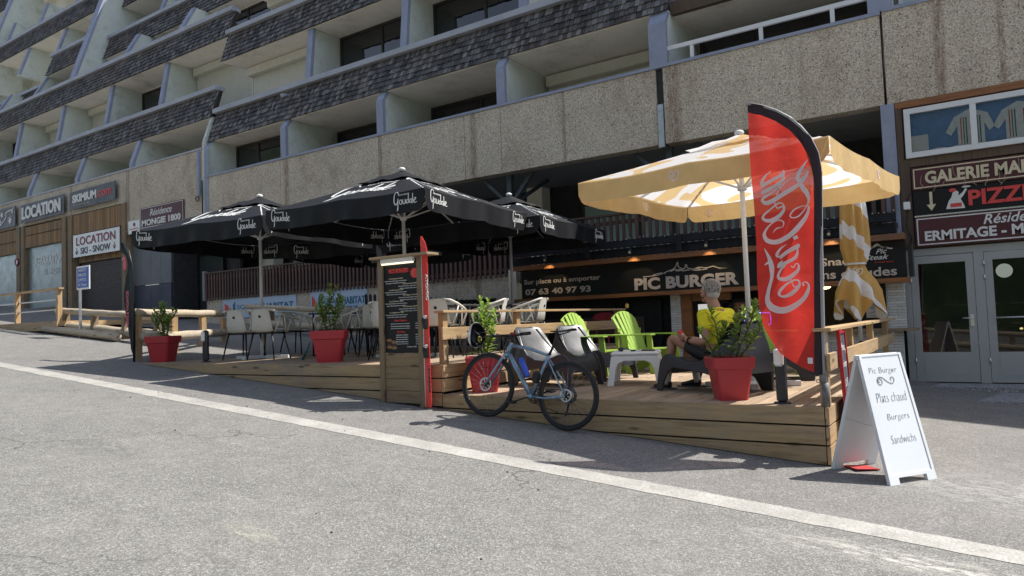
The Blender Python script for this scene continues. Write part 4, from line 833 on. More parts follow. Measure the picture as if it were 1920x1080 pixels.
b = B(); b.sphere((-12.16, 6.38, 2.82), .05, .01, .09); b.sphere((-12.20, 6.38, 2.93), .04, .01, .04); b.build('emblem', MATS['pink_lettering'], FL)

# ------------------------------------------------------------------ terrace decks
def boards_y(b, x0, x1, yf, yb, z, st=.145):
    r = random.Random(int(x0*7)); x = x0
    while x < x1-.02:
        xe = min(x+st-.006, x1); ya, yc = (yf(x) if callable(yf) else yf), (yb(x) if callable(yb) else yb); y = ya; first = True
        while y < yc-.01:
            ye = min(yc, y+(r.uniform(.8, 3.2) if first else 3.6)); b.box(x, xe, y, ye-.004, z-.028, z); y = ye; first = False
        x += st
ZD, ZU = .796, 1.135
TD = thing('terrace_deck', 'large timber terrace of two levels standing on the sloping pavement', 'deck', (-6, 8, .3))
b = B(); boards_y(b, -5.16, -1.08, 6.36, 12.3, ZD); b.build('deck_boards', WDECK, TD)
b = B(); boards_y(b, -11.8, -5.20, 6.36, 11.95, ZU); boards_y(b, -14.2, -11.8, lambda x: 6.36+max(0, (-11.8-x))*1.45, 11.9, ZU); b.build('deck_boards', WDECK, TD)
def plank(x0, x1, y, z0, z1, m=WX, nm='skirt_plank', th=.03):
    return B().box(x0, x1, y-th, y, z0, z1).build(nm, m, TD, bevel=.003)
def wedge(x0, x1, y, z0, z1, nm='skirt_plank'):
    # plank whose lower edge follows the ground
    pts = [(x0, z1), (x0, max(z0, gz(x0, y)+.01) if gz(x0, y) < z1 else z1)]
    n = 12
    for i in range(n+1): x = x0+(x1-x0)*i/n; pts.append((x, min(z1-.004, max(z0, gz(x, y)+.008))))
    pts.append((x1, z1)); q = [pts[0]]+pts[2:]
    return B().prism(q, (0, y-.03, 0), (1, 0, 0), (0, 0, 1), (0, .03, 0)).build(nm, WX, TD)
for k, (z1, z0) in enumerate(((ZD-.002, ZD-.149), (ZD-.165, ZD-.312), (ZD-.328, ZD-.475))):
    xs_ = [-5.18, -3.2, -1.10] if k != 1 else [-5.18, -1.10]
    for a, c in zip(xs_[:-1], xs_[1:]):
        xa = a
        while gz(xa, 6.36) > z1-.004 and xa < c: xa += .05
        if c-xa > .2: wedge(xa, c-.004, 6.36-.002, z0, z1)
    # right return of the deck
    B().box(-1.096, -1.066, 6.33, 12.2, z0, z1).build('side_plank', WY, TD)
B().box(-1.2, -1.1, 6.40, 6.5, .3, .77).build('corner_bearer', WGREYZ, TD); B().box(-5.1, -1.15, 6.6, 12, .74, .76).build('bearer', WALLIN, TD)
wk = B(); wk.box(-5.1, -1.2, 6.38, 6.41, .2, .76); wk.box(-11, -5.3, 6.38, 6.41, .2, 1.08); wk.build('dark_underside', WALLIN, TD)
for k, (z1, z0) in enumerate(((ZU-.002, ZU-.149), (ZU-.165, ZU-.312), (ZU-.328, ZU-.475))):
    xs_ = [-11.8, -10.0, -7.6, -6.0, -5.19]
    for a, c in zip(xs_[:-1], xs_[1:]):
        xa = a
        while gz(xa, 6.36) > z1-.004 and xa < c: xa += .05
        if c-xa > .2: wedge(xa, c-.004, 6.36-.002, z0, z1)
    if k < 2: B().box(-5.19, -5.16, 6.33, 11.95, max(z0, ZD+.01), z1).build('step_plank', WY, TD)
    dx, dy = -2.4, 3.48
for k in range(1): B().beam((-11.82, 6.36, ZU-.075), (-14.2, 9.84, ZU-.075), .03, .145).build('side_plank', WX, TD)
# right side railing
def railing(nm, label, x, ys, z, ztop, plz, y0, y1, mm=.0):
    t = thing(nm, label, 'railing', (x, (y0+y1)/2, z))
    for i, y in enumerate(ys): B().box(x-.035, x+.035, y-.045, y+.045, z, ztop-.03).build('post', WZ, t, bevel=.003)
    cut = [y0, (y0+y1)*.56, y1]
    for a, c in zip(cut[:-1], cut[1:]): B().box(x-.06, x+.085, a, c-.004, ztop-.03, ztop).build('top_rail', WY, t, bevel=.004)
    for a, c in zip(cut[:-1], cut[1:]): B().box(x+.036, x+.066, a, c-.004, plz-.07, plz+.075).build('side_board', WY, t, bevel=.004)
    return t
railing('deck_railing', 'low timber railing along the right end of the terrace beside the chalkboard', -1.10, [6.42, 7.9, 9.6, 11.3], ZD, 1.455, 1.165, 6.33, 11.9)
t = railing('deck_railing', 'low timber railing between the upper dining deck and the lower lounge deck', -5.22, [6.42, 8.0, 9.6, 11.2], ZU, 1.765, 1.49, 6.33, 11.4)
# log railing at the left end
LR = thing('log_railing', 'peeled log railing behind the leftmost red planter', 'railing', (-13, 8, ZU))
A0 = Vector((-12.05, 6.50, 0)); A1 = Vector((-14.1, 9.6, 0)); dv = A1-A0
b = B(); log(b, A0+Vector((-.0, 0, 1.99)), A1+Vector((0, 0, 2.02)), .075, 8); b.build('top_log', WLOGY, LR)
b = B(); log(b, A0+Vector((.05, .05, 1.56)), A1+Vector((0, 0, 1.60)), .085, 9); b.build('lower_log', WLOGY, LR)
for i, t_ in enumerate((.012, .36, .70, .99)): p = A0+dv*t_; B().box(p.x-.055, p.x+.055, p.y-.055, p.y+.055, ZU-.05 if i else ZU-.0, 1.93).build('post', WZ, LR)
# log fence segment continuing behind the dining chairs
LF = thing('log_barrier', 'shaded log fence running behind the leftmost dining chairs', 'barrier', (-12.5, 11.6, 1.3))
b = B(); log(b, (-16.5, 11.9, 2.28), (-9.0, 12.0, 1.75), .07, 18); b.build('top_log', WLOG, LF); b = B(); log(b, (-16.5, 11.9, 1.85), (-9.0, 12.0, 1.35), .09, 19); b.build('base_log', WLOG, LF)
for x in (-15.5, -13.5, -11.5, -9.6): B().box(x-.05, x+.05, 11.85, 12.0, gz(x, 12), 2.2+(-16-x)*.07).build('post', WGREYZ, LF)
# black picket fence
PF = thing('picket_fence', 'small black picket fence with rounded tips behind the dining chairs', 'fence', (-9.5, 11.8, 1.1))
for i in range(26):
    x = -11.9+i*.14; B().prism([(x, 1.13), (x+.075, 1.13), (x+.075, 2.33-.013*i), (x+.06, 2.37-.013*i), (x+.0375, 2.385-.013*i), (x+.015, 2.37-.013*i), (x, 2.33-.013*i)], (0, 11.78, 0), (1, 0, 0), (0, 0, 1), (0, .02, 0)).build('picket', BLKW, PF)
b = B(); b.box(-11.95, -8.2, 11.80, 11.83, 2.02, 2.1); b.box(-11.95, -8.2, 11.80, 11.83, 1.4, 1.48); b.build('rail', BLKW, PF)

OF = thing('log_barrier', 'long round log guard rail across the road, mirrored in the entrance doors', 'barrier', (0, -4, gz(0, -4)))
b = B(); log(b, (-9, -4, gz(-9, -4)+.62), (9, -4, gz(9, -4)+.62), .085, 28); b.build('top_log', WLOG, OF); b = B(); log(b, (-9, -4, gz(-9, -4)+.16), (9, -4, gz(9, -4)+.16), .11, 29); b.build('base_log', WLOG, OF)
for i in range(10): x = -8.5+i*1.9; B().box(x-.07, x+.07, -4.07, -3.93, gz(x, -4), gz(x, -4)+.58).build('post', WGREYZ, OF)
# ------------------------------------------------------------------ parasols
GOUD = [[(36,90,6),(22,104,8),(8,96,10),(3,72,11),(6,46,11),(16,34,10),(26,46,9),(29,64,9),(29,66,9)], [(29,66,9),(29,30,10),(28,6,10),(24,-2,4)],
 [(44,60,7),(38,48,8),(42,36,8),(52,36,8),(54,50,8),(46,60,7)], [(60,60,9),(60,42,9),(66,34,8),(74,38,8),(77,60,8)], [(77,60,8),(78,36,9)],
 [(98,50,7),(90,54,8),(84,44,9),(88,34,8),(96,38,8)], [(99,84,9),(98,58,9),(99,34,8)], [(118,50,7),(110,54,8),(105,42,9),(110,34,8),(117,40,8)], [(119,56,9),(119,32,8),(124,32,4)],
 [(128,84,9),(127,54,9),(128,30,9)], [(134,40,7),(146,48,8),(148,56,8),(140,56,8),(134,42,9),(140,30,8),(156,34,4)]]
def goud(bld, fn, W, nrm, both=True, th=.004, ww=.5):
    k = W/158.
    for L in GOUD: bld.stroke([(p[0]*k, p[1]*k, p[2]*k*ww) for p in L], (0, 0, 0), (1, 0, 0), (0, 0, 1), nrm, th, 4, fn, both)
def heart(bld, fn, W, nrm, both=False):
    k = W
    pts = [(.0, -.42), (-.28, -.2), (-.46, .12), (-.36, .40), (-.12, .38), (.0, .16), (.14, .36), (.40, .34), (.44, .05), (.24, -.22), (.0, -.30), (-.18, -.1), (-.24, .1), (-.12, .14), (.0, -.04), (.14, .12)]
    bld.stroke([(p[0]*k, p[1]*k, .085*k) for p in pts], (0, 0, 0), (1, 0, 0), (0, 0, 1), nrm, .004, 4, fn, both)
def parasol(label, c, side, ze, za, yaw, cloth, val, polem, zb, valh=.27, kind='black', group=None, ptilt=0, topvent=True, amp=.02, seed=1):
    T = thing('parasol', label, 'parasol', (c[0], c[1], zb), group)
    r = random.Random(seed); h = side/2; cy, sy = math.cos(R_(yaw)), math.sin(R_(yaw)); O = Vector((c[0], c[1], 0))
    def Wp(u, v, z): return Vector((c[0]+u*cy-v*sy, c[1]+u*sy+v*cy, z))
    def top(u, v):
        t = max(abs(u), abs(v))/h; d = min(abs(u), abs(v))/max(1e-6, max(abs(u), abs(v)))
        sag = .045*side*t*(1-t)*1.0; flut = -.03*math.sin(math.pi*(d if d < 1 else 1))*t*(1-.2*t)
        return ze+(za-ze)*(1-t)-sag*.4+flut
    n = 24; rows = [[Wp(-h+side*i/n, -h+side*j/n, top(-h+side*i/n, -h+side*j/n)) for i in range(n+1)] for j in range(n+1)]
    cv = B().grid(rows).build('canopy', cloth, T)
    ph = [r.uniform(0, 6) for _ in range(8)]
    def vp(e, s, d):   # e edge 0..3, s along 0..side, d depth below the edge
        tt = s/side; wv = amp*(d/valh)*(math.sin(tt*23+ph[e])+.5*math.sin(tt*51+ph[e+4]))*min(1, 6*min(tt, 1-tt)+.15)
        out = h+wv+.006; a = -h+s
        u, v = [(a, -out), (out, a), (-a, out), (-out, -a)][e]
        uu, vv = [(a, -h), (h, a), (-a, h), (-h, -a)][e]
        return Wp(u, v, top(uu, vv)-d)
    V = B(); m_ = 48
    for e in range(4):
        rr = []
        for j in range(5):
            row = []
            for i in range(m_+1):
                s = side*i/m_; q = min(s, side-s); dd = valh*j/4*(1-.35*max(0, 1-q/.10)**2) ; row.append(vp(e, s, dd))
            rr.append(row)
        V.grid(rr[::-1])
    va = V.build('valance', val, cv)
    nrm = [Vector((sy, -cy, 0)), Vector((cy, sy, 0)), Vector((-sy, cy, 0)), Vector((-cy, -sy, 0))]
    if kind == 'black':
        for e in range(4):
            for s0 in (.11, side-.47): L = B(); goud(L, lambda x, z, e=e, s0=s0: vp(e, s0+x, valh*.86-z), .36, nrm[e]); s0 += .04; text('BRASSERIE', (0, 0, 0), (1, 0, 0), (0, 0, 1), .17, .018, th=.003, bld=L, fn=lambda x, z, e=e, s0=s0: vp(e, s0+x+.03, valh*.17-z)+nrm[e]*.002); L.build('lettering', WHITETXT, va)
        for e in range(4):
            def sp(x, z, e=e):
                s = side*.28+x*1.0; d = .16+z; a = -h+s; o_ = h-d
                u, v = [(a, -o_), (o_, a), (-a, o_), (-o_, -a)][e]; return Wp(u, v, top(u, v)+.003)
            L = B(); goud(L, sp, side*.42, Vector((0, 0, 1)), False, .004, .48)
            text('BRASSERIE', (0, 0, 0), (1, 0, 0), (0, 0, 1), side*.20, .05, th=.003, bld=L, fn=lambda x, z, sp=sp: sp(side*.14+x, .245*side+z)); L.build('lettering', WHITETXT, cv)
    else:
        HE = plain('pale_rose_print', (.78, .62, .58), .6)
        for e in range(4):
            for s0 in ((side*.44, side*.88) if e != 1 else (side*.62,)): L = B(); heart(L, lambda x, z, e=e, s0=s0: vp(e, s0+x, valh*.48-z), .125, nrm[e]); L.build('heart_emblem', HE, va)
    # vent cap
    if topvent:
        k = side*.17; rows = [[Wp(-k+2*k*i/8, -k+2*k*j/8, top(-k+2*k*i/8, -k+2*k*j/8)+.035+.012*math.sin(i*2.1+j*1.7)) for i in range(9)] for j in range(9)]; B().grid(rows).build('vent_cap', cloth, cv)
    B().sphere((c[0], c[1], za+.05), .055, .055, .035).build('finial', WHITETXT, T)
    B().cyl((c[0], c[1], zb+.05), (c[0], c[1], za), .027, .027, 16).build('pole', polem, T)
    hub = B(); hub.cyl((c[0], c[1], ze-.12), (c[0], c[1], ze-.05), .05); hub.cyl((c[0], c[1], za-.06), (c[0], c[1], za-.02), .05); ho = hub.build('hub', polem, T)
    for k, (u, v) in enumerate([(-1, -1), (0, -1), (1, -1), (1, 0), (1, 1), (0, 1), (-1, 1), (-1, 0)]):
        e_ = Wp(u*h*.985, v*h*.985, top(u*h*.985, v*h*.985)-.022); a0 = Wp(u*.04, v*.04, za-.05); rb = B().beam(a0, e_, .018, .024); ro = rb.build('rib', polem, T)
        mid = Vector(a0).lerp(e_, .52); B().beam(Wp(u*.04, v*.04, ze-.085), mid, .014, .018).build('strut', polem, ro)
    bs = B()
    for a in (0, math.pi/2):
        d = Vector((math.cos(a+.3), math.sin(a+.3), 0))*.5; bs.beam(Vector((c[0], c[1], zb+.03))-d, Vector((c[0], c[1], zb+.03+(.004 if a else 0)))+d, .07, .05)
    bs.cyl((c[0], c[1], zb+.05), (c[0], c[1], zb+.4), .035); bs.build('base', polem, T)
    return T
BLKF = m_fabric('black_canopy_cloth', (.0065, .007, .009), .01, .6, wr=.3, wscale=2.5); BLKF.node_tree.nodes['Principled BSDF'].inputs['Specular IOR Level'].default_value = .3
def pat_top(nt, v):
    n = noise(nt, .95, 1.5, .4, coords(nt, (1, 1, .2), loc=(1.7, .4, 0)), 1.6); return ramp(nt, n, [(.44, (.74, .53, .27)), (.452, (.82, .80, .79)), (.60, (.82, .80, .79)), (.612, (.74, .53, .27))])
ORTOP = m_fabric('gold_and_white_canopy_cloth', (0, 0, 0), .52, .8, pat=pat_top, wr=.3, wscale=3)
ORVAL = m_fabric('gold_valance_cloth', (.66, .46, .21), .30, .8, wr=.4, wscale=6)
GRP = 'black brewery parasols over the dining deck'
parasol('large black brewery parasol in the middle, its pole behind the menu board', (-7.08, 7.85), 2.75, 3.30, 3.90, 5, BLKF, BLKF, WHITEPAINT, ZU, .27, group=GRP, seed=3)
parasol('leftmost black brewery parasol, in front of the maroon residence sign', (-10.12, 7.6), 2.75, 3.28, 3.86, 9, BLKF, BLKF, WHITEPAINT, ZU, .27, group=GRP, seed=4)
parasol('rear right black brewery parasol next to the dark beams of the burger shop', (-6.95, 10.55), 2.6, 3.25, 3.86, 3, BLKF, BLKF, GREYALU, ZU, .27, group=GRP, seed=5)
parasol('rearmost black brewery parasol, glimpsed beneath the large middle one', (-9.8, 10.3), 2.6, 3.20, 3.78, 12, BLKF, BLKF, GREYALU, ZU, .27, group=GRP, seed=6)
parasol('open gold and white ice cream parasol with heart emblems over the lounge deck', (-2.11, 7.96), 2.62, 3.10, 3.58, -7, ORTOP, ORVAL, WHITEPAINT, ZD, .22, 'gold', seed=7, amp=.012)
# closed gold parasol on the right
CU = thing('closed_parasol', 'folded gold and white ice cream parasol tied with a white strap near the entrance', 'parasol', (-1.32, 10.6, ZD))
B().cyl((-1.32, 10.6, ZD), (-1.37, 10.6, 3.55), .026).build('pole', WHITEPAINT, CU); B().cyl((-1.318, 10.6, ZD), (-1.32, 10.6, 1.17), .034).build('base_tube', BLKM, CU)
rows = []; r = random.Random(4); nP = 48
prof = [(3.50, .05), (3.3, .10), (3.0, .135), (2.7, .15), (2.45, .155), (2.27, .135), (2.20, .10), (2.13, .12), (2.0, .20), (1.85, .24), (1.72, .255), (1.60, .27)]
for i, (z, rad) in enumerate(prof):
    row = []
    for j in range(nP+1):
        a = 2*math.pi*j/nP; f = 1+.24*math.sin(a*8+i*.12)*(0.5 if 1.95 < z < 2.3 else 1)+.10*math.sin(a*3+1); zz = z
        if i >= len(prof)-2: zz = z-.14*math.sin(a*4+.6)*(i-len(prof)+3)/2
        row.append((-1.345+rad*f*math.cos(a), 10.6+rad*f*math.sin(a), zz))
    rows.append(row)
def pat_fold(nt, v):
    g = coords(nt, (1, 1, 1)); n = N(nt, 'ShaderNodeTexWave'); n.bands_direction = 'DIAGONAL'; n.inputs['Scale'].default_value = .95; n.inputs['Distortion'].default_value = 2.0; n.inputs['Detail'].default_value = 1
    nt.links.new(g, n.inputs['Vector']); return ramp(nt, n.outputs['Fac'], [(.70, (.62, .37, .11)), (.73, (.80, .78, .77))])
B().grid(rows).build('folded_canopy', m_fabric('folded_gold_cloth', (0, 0, 0), .2, .8, pat=pat_fold, wr=.7, wscale=9), CU)
B().torus((-1.345, 10.6, 2.22), .125, .016, (0, 0, 1), 24, 6).build('strap', WHITETXT, CU)
b = B(); heart(b, lambda x, z: Vector((-1.30+x, 10.46, 2.10+z)), .13, Vector((0, -1, 0))); b.build('heart_emblem', WHITETXT, CU)
# ------------------------------------------------------------------ planters with cherry laurel
LEAFM = []
for nme, c1, c2 in (('laurel_leaf', (.11, .20, .025), (.30, .42, .09)), ('laurel_leaf_sunlit', (.17, .30, .035), (.36, .50, .11))):  # second, lighter copy puts the sunlight on one plant into its leaf colour
    mt, nt, b_ = newmat(nme); g_ = N(nt, 'ShaderNodeNewGeometry'); c = ramp(nt, g_.outputs['Random Per Island'], [(0, c1), (1, c2)]); nt.links.new(c, b_.inputs['Base Color']); b_.inputs['Roughness'].default_value = .32
    out = nt.nodes['Material Output']; tr = N(nt, 'ShaderNodeBsdfTranslucent'); nt.links.new(c, tr.inputs[0]); mx = N(nt, 'ShaderNodeMixShader'); mx.inputs[0].default_value = .4
    nt.links.new(b_.outputs[0], mx.inputs[1]); nt.links.new(tr.outputs[0], mx.inputs[2]); nt.links.new(mx.outputs[0], out.inputs[0]); LEAFM.append(mt)
STEMM = plain('green_brown_stem', (.09, .085, .03), .7, var=.3)
def leaf(b, p, d, L, w, droop, r):
    d = Vector(d).normalized(); side = d.cross(Vector((0, 0, 1)))
    if side.length < .05: side = Vector((1, 0, 0))
    side.normalize(); side = (side+Vector((0, 0, r.uniform(-.35, .35)))).normalized(); P = []
    for i in range(6):
        t = i/5; c = Vector(p)+d*L*t+Vector((0, 0, -droop*L*t*t)); hw = w*.5*math.sin(math.pi*min(1, .06+t*.94))**.8 if i < 5 else .0015
        fold = .25*hw; P.append([c-side*hw+Vector((0, 0, fold)), c, c+side*hw+Vector((0, 0, fold))])
    b.grid(P)
def laurel(T, base, stems, seed, mat, hmax):
    r = random.Random(seed); st = B(); lf = B()
    for (dx, dy, h) in stems:
        p0 = Vector(base)+Vector((dx*.3, dy*.3, 0)); pts = [p0+Vector((dx*.7*t+.02*math.sin(t*5+seed), dy*.7*t, h*t)) for t in [i/7 for i in range(8)]]
        st.tube(pts, [.009*(1-.6*i/7) for i in range(8)], 6)
        k = int(h*44); ang = r.uniform(0, 6)
        for i in range(k):
            t = .12+.88*i/k; f = t*7; a = int(min(6, f)); p = pts[a].lerp(pts[a+1], f-a); ang += 2.4
            up_ = .35+.9*t; d = Vector((math.cos(ang), math.sin(ang), up_+r.uniform(-.2, .25))); leaf(lf, p, d, r.uniform(.11, .17)*(1.05-.25*t), r.uniform(.032, .047), r.uniform(.15, .6), r)
        for i in range(5): a = i*1.3; leaf(lf, pts[-1], (math.cos(a)*.45, math.sin(a)*.45, 1), .09, .026, .05, r)
        if h > .3:
            for q in range(2):
                t = r.uniform(.35, .7); f = t*7; a = int(f); p = pts[a].lerp(pts[a+1], f-a); an = r.uniform(0, 6.28); e = p+Vector((math.cos(an)*.11, math.sin(an)*.11, h*.33)); st.tube([p, (p+e)/2+Vector((0, 0, -.01)), e], [.006, .005, .003], 5)
                for i in range(11): tt = .25+.75*i/11; an += 2.4; leaf(lf, p.lerp(e, tt), (math.cos(an), math.sin(an), .9), r.uniform(.07, .115), .03, r.uniform(.1, .5), r)
                for i in range(4): leaf(lf, e, (math.cos(i*1.6)*.5, math.sin(i*1.6)*.5, 1), .08, .026, .05, r)
    st.build('stem', STEMM, T); lf.build('foliage', mat, T)
def planter(label, plabel, x, y, z, stems, seed, rz, mat, s=1.0, hmax=.7, w=.46, hh=.37):
    T = thing('planter', label, 'planter', (x, y, z), 'red square planters along the terrace edge')
    ca, sa = math.cos(R_(rz)), math.sin(R_(rz))
    def ring(hw, zz, bev=.02):
        P = []
        for sx, sy in ((-1, -1), (1, -1), (1, 1), (-1, 1)):
            for t in (0, 1):
                u, v = sx*hw, sy*hw
                if (sx*sy > 0) == (t == 0): v -= sy*bev
                else: u -= sx*bev
                P.append((x+u*ca-v*sa, y+u*sa+v*ca, z+zz))
        return P
    h1 = w/2
    R = [ring(h1*.66, .0), ring(h1*.66, .012), ring(h1*.86, hh*.72), ring(h1*.865, hh*.725), ring(h1*.95, hh*.74), ring(h1*1.0, hh-.004), ring(h1*.99, hh), ring(h1*.90, hh), ring(h1*.88, hh-.06)]
    V = [p for q in R for p in q]; F = []
    for k in range(len(R)-1):
        for i in range(8): j = (i+1) % 8; F.append((k*8+i, k*8+j, k*8+8+j, k*8+8+i))
    F.append(tuple(range(7, -1, -1))); b = B().add(V, F); b.build('pot', REDP, T)
    B().add(ring(h1*.88, hh-.045), [tuple(range(8))]).build('soil', SOIL, T)
    P = thing('potted_laurel', plabel, 'plant', (x, y, z+hh-.05), 'cherry laurels in the red planters'); laurel(P, (x, y, z+hh-.05), stems, seed, mat, hmax)
    return T
planter('shaded red planter at the far left of the terrace beside the log railing', 'small compact laurel in the leftmost planter', -11.64, 6.74, ZU, [(-.22, .02, .42), (.02, -.04, .58), (.2, .06, .47), (-.08, .08, .52), (.28, -.03, .36)], 1, 28, LEAFM[0], w=.44, hh=.44)
planter('red planter in front of the white dining chairs on the upper deck', 'tall sparse laurel in front of the white chairs', -7.55, 6.78, ZU, [(-.22, .03, .44), (.02, 0, .64), (.2, .04, .42), (-.1, -.05, .5), (.1, .08, .5)], 2, 38, LEAFM[0], w=.47, hh=.44)
planter('sunlit red planter behind the front wheel of the bicycle', 'bright sunlit laurel behind the hanging helmet', -4.86, 6.72, ZD, [(-.04, 0, .70), (.12, .05, .55), (-.16, .02, .5), (.16, -.04, .42), (-.02, .1, .6)], 3, 36, LEAFM[1], w=.44, hh=.41)
T4 = planter('nearest red planter beside the bollard lamp at the right', 'tall leafy laurel in front of the seated cyclist', -1.98, 6.70, ZD, [(-.16, 0, .47), (.24, .03, .52), (.10, -.03, .40), (.30, .0, .32), (-.26, -.03, .27)], 4, 30, LEAFM[0], w=.40, hh=.40)
# ------------------------------------------------------------------ bollard lamps
DIFF = plain('frosted_diffuser', (.82, .82, .78), .4, var=.04)
for i, (x, y, z, lb) in enumerate(((-10.38, 6.72, ZU, 'anthracite bollard lamp on the upper deck beside the leftmost white chair'), (-1.47, 6.50, ZD, 'anthracite bollard lamp between the nearest planter and the red banner'))):
    t = thing('bollard_lamp', lb, 'bollard light', (x, y, z), 'bollard lamps on the deck edge')
    b = B(); b.cyl((x, y, z), (x, y, z+.012), .075, .07); b.obox((x, y, z+.26), (.088, .088, .50), Matrix.Rotation(R_(25), 3, 'Z'), .02); b.build('column', plain('anthracite_powder_coat', (.030, .031, .035), .5, var=.1), t)
    p = Matrix.Rotation(R_(-8), 3, 'Z')@Vector((0, -.036, 0)); B().obox((x+p.x, y+p.y-.006, z+.41), (.085, .05, .165), Matrix.Rotation(R_(-8), 3, 'Z'), .02).build('diffuser', DIFF, t)
# ------------------------------------------------------------------ menu stand
MS = thing('menu_stand', 'timber menu stand with a black burger price board and a strip lamp', 'menu board', (-5.71, 6.25, .68))
mx0, mx1, my = -6.06, -5.36, 6.24
for x in (mx0, mx1-.075): B().box(x, x+.075, my-.02, my+.06, gz(x, my)+.0, 2.41).build('post', WGREYZ, MS, bevel=.004)
for k, (z0, z1) in enumerate(((1.125, 1.275), (.975, 1.12), (.835, .97), (.69, .83))): B().box(mx0+.078, mx1-.078, my+.0, my+.03, z0, z1).build('plank', WGREY, MS, bevel=.003)
B().box(mx0+.078, mx1-.078, my+.01, my+.022, 1.28, 2.34).build('black_panel', SIGNBK, MS)
B().box(mx0-.06, mx1+.16, my-.10, my+.12, 2.412, 2.44).build('top_shelf', WX, MS, bevel=.004)
lm = B().box(mx0+.09, mx1-.10, my-.055, my-.005, 2.355, 2.409).build('strip_lamp', WHITEP, MS); B().box(mx0+.10, mx1-.11, my-.052, my-.02, 2.338, 2.354).build('lit_tube', TUBE, lm)
B().box(mx1+.005, mx1+.03, my-.0, my+.05, .70, 2.20).build('edge_batten', WZ, MS)
yt = my+.008
def mtxt(s, xa, xb, z, h, m=WHITETXT, bold=.01): label_text(s, xa, xb, z, z+h, yt, 'lettering', m, MS, bold*.5)
mtxt('NOS BURGERS :', mx0+.17, mx1-.20, 2.235, .052, REDTXT, .04)
md = B().disc((mx1-.125, yt-.001, 2.22), .058, .006).build('red_badge', REDTXT, MS)
ent = [('Le Montagnard 10,90', 'Steak haché frais, jambon de pays, fromage à raclette,', 'Bacon, oignons confits, salade, tomate, ketchup', 0), ('Le Gourmand 13,90', 'Steak haché frais, magret de canard,', 'Reblochon, oignons confits, salade, tomate', 1), ('Le Normand 11,90', 'Steak haché frais, camembert, bacon, oignons', 'confits, salade, tomate, sauce ketchup', 0), ('Le Bigou 12,50', 'Steak haché frais, fromage de chèvre, miel', 'jambon italien, oignons confits, salade, tomate', 1),
       ('Le Chicken 9,50', 'Filet de poulet frais, emmental, cheddar,', 'oignons confits, salade, tomate, sauce barbecue', 0), ('Le Cheese 10,90', 'Steak haché frais, cheddar, bacon, oignons', 'confits, salade, tomate, sauce burger', 1), ('Le Végétarien 9,50', 'Galette de pommes de terre, cheddar, oignons', 'confits, salade, tomate, sauce burger', 0)]
z = 2.16
for a, b1, b2, k in ent:
    xa = mx0+.10+.22*k; xb = xa+.35
    mtxt(a, xa+.07, xb-.06, z, .017, CREAMTXT, .03); mtxt(b1, xa, xb, z-.026, .015, WHITETXT, .0); mtxt(b2, xa+.02, xb-.02, z-.052, .015, WHITETXT, .0); z -= .068
mtxt('Nos Paninis :', mx0+.24, mx1-.25, 1.655, .026, REDTXT, .03)
for i in range(3): mtxt(['Jambon Emmental Crème fraîche', 'Chorizo Emmental Crème fraîche', 'Jambon Mozzarella Tomates séchées'][i], mx0+.18, mx1-.22, 1.62-i*.028, .014); mtxt(['6,50', '6,50', '7,00'][i], mx1-.13, mx1-.095, 1.62-i*.028, .014)
mtxt('Nos Plats :', mx0+.28, mx1-.29, 1.52, .022, REDTXT, .03)
for i in range(5): mtxt(['Assiette enfant', 'Salade Camembert chèvre', 'Poisson bandit Frites', 'Filet de Poulet Frites', 'Barquette de Frites'][i], mx0+.26, mx1-.25, 1.488-i*.027, .013); mtxt(['12,50', '14,50', '12,50', '9 €', '5 €'][i], mx1-.13, mx1-.095, 1.488-i*.027, .013)
mtxt('Gaufres, 4€00', mx1-.27, mx1-.12, 1.345, .015)
for i, (dx, dz, c) in enumerate(((.06, .03, 'bun'), (.06, -.015, 'meat'), (.06, -.05, 'bun'), (.14, .01, 'bun'), (.14, -.03, 'meat'), (.14, -.06, 'bun'))):
    B().sphere((mx0+.08+dx, yt+.002, 1.40+dz), .045, .004, .02 if c == 'bun' else .012).build('burger_picture', plain('printed_'+c, (.26, .13, .06) if c == 'bun' else (.07, .03, .02), .6, var=.5, scale=40), MS)
# ------------------------------------------------------------------ skis
def ski(nm, label, x, y, z0, h, m, bm, txt=None, lean=.0, w_=.085):
    t = thing(nm, label, 'ski', (x, y, z0)); P = []; Q = []
    for i in range(29):
        s = i/28; z = z0+h*s; hw = w_/2*(1.05-.22*math.sin(math.pi*s)) if s < .9 else w_/2*(1.08*math.sqrt(max(.02, 1-((s-.9)/.1)**2)))
        if s < .03: hw *= .75
        off = (.0 if s < .88 else ((s-.88)/.12)**2*.07); xx = x+(.0 if s < .86 else ((s-.86)/.14)**2*.02)
        yy = y+lean*s-off
        P.append([(xx-hw, yy-.006, z), (xx+hw, yy-.006, z), (xx+hw, yy+.006, z), (xx-hw, yy+.006, z), (xx-hw, yy-.006, z)])
    b = B(); b.grid(P, False); b.build('ski_body', m, t)
    if txt: text(txt, (x+.018, y-.012+lean*.8, z0+h*.78), (0, 0, -1), (1, 0, 0), .30, .035, bold=.03).build('lettering', WHITETXT, t); text(txt, (x+.018, y-.011+lean*.2, z0+h*.24), (0, 0, -1), (1, 0, 0), .30, .03, bold=.03).build('lettering', NAVYTXT, t)
    if bm:
        for zz in (z0+h*.32, z0+h*.49):
            b = B(); b.obox((x+.012, y-.04+lean*.4, zz), (.06, .06, .13), Matrix.Rotation(.2, 3, 'X'), .012); b.obox((x+.03, y-.075+lean*.4, zz+.04), (.05, .03, .05), Matrix.Rotation(.5, 3, 'X'), .01); o = b.build('binding', BLKM, t); b = B(); b.obox((x+.035, y-.06+lean*.4, zz+.07), (.03, .05, .04), None, .008); b.build('lever', ALU, o)
    return t
SKIR = plain('glossy_red_ski', (.62, .035, .03), .25, var=.06, scale=2, coat=.4)
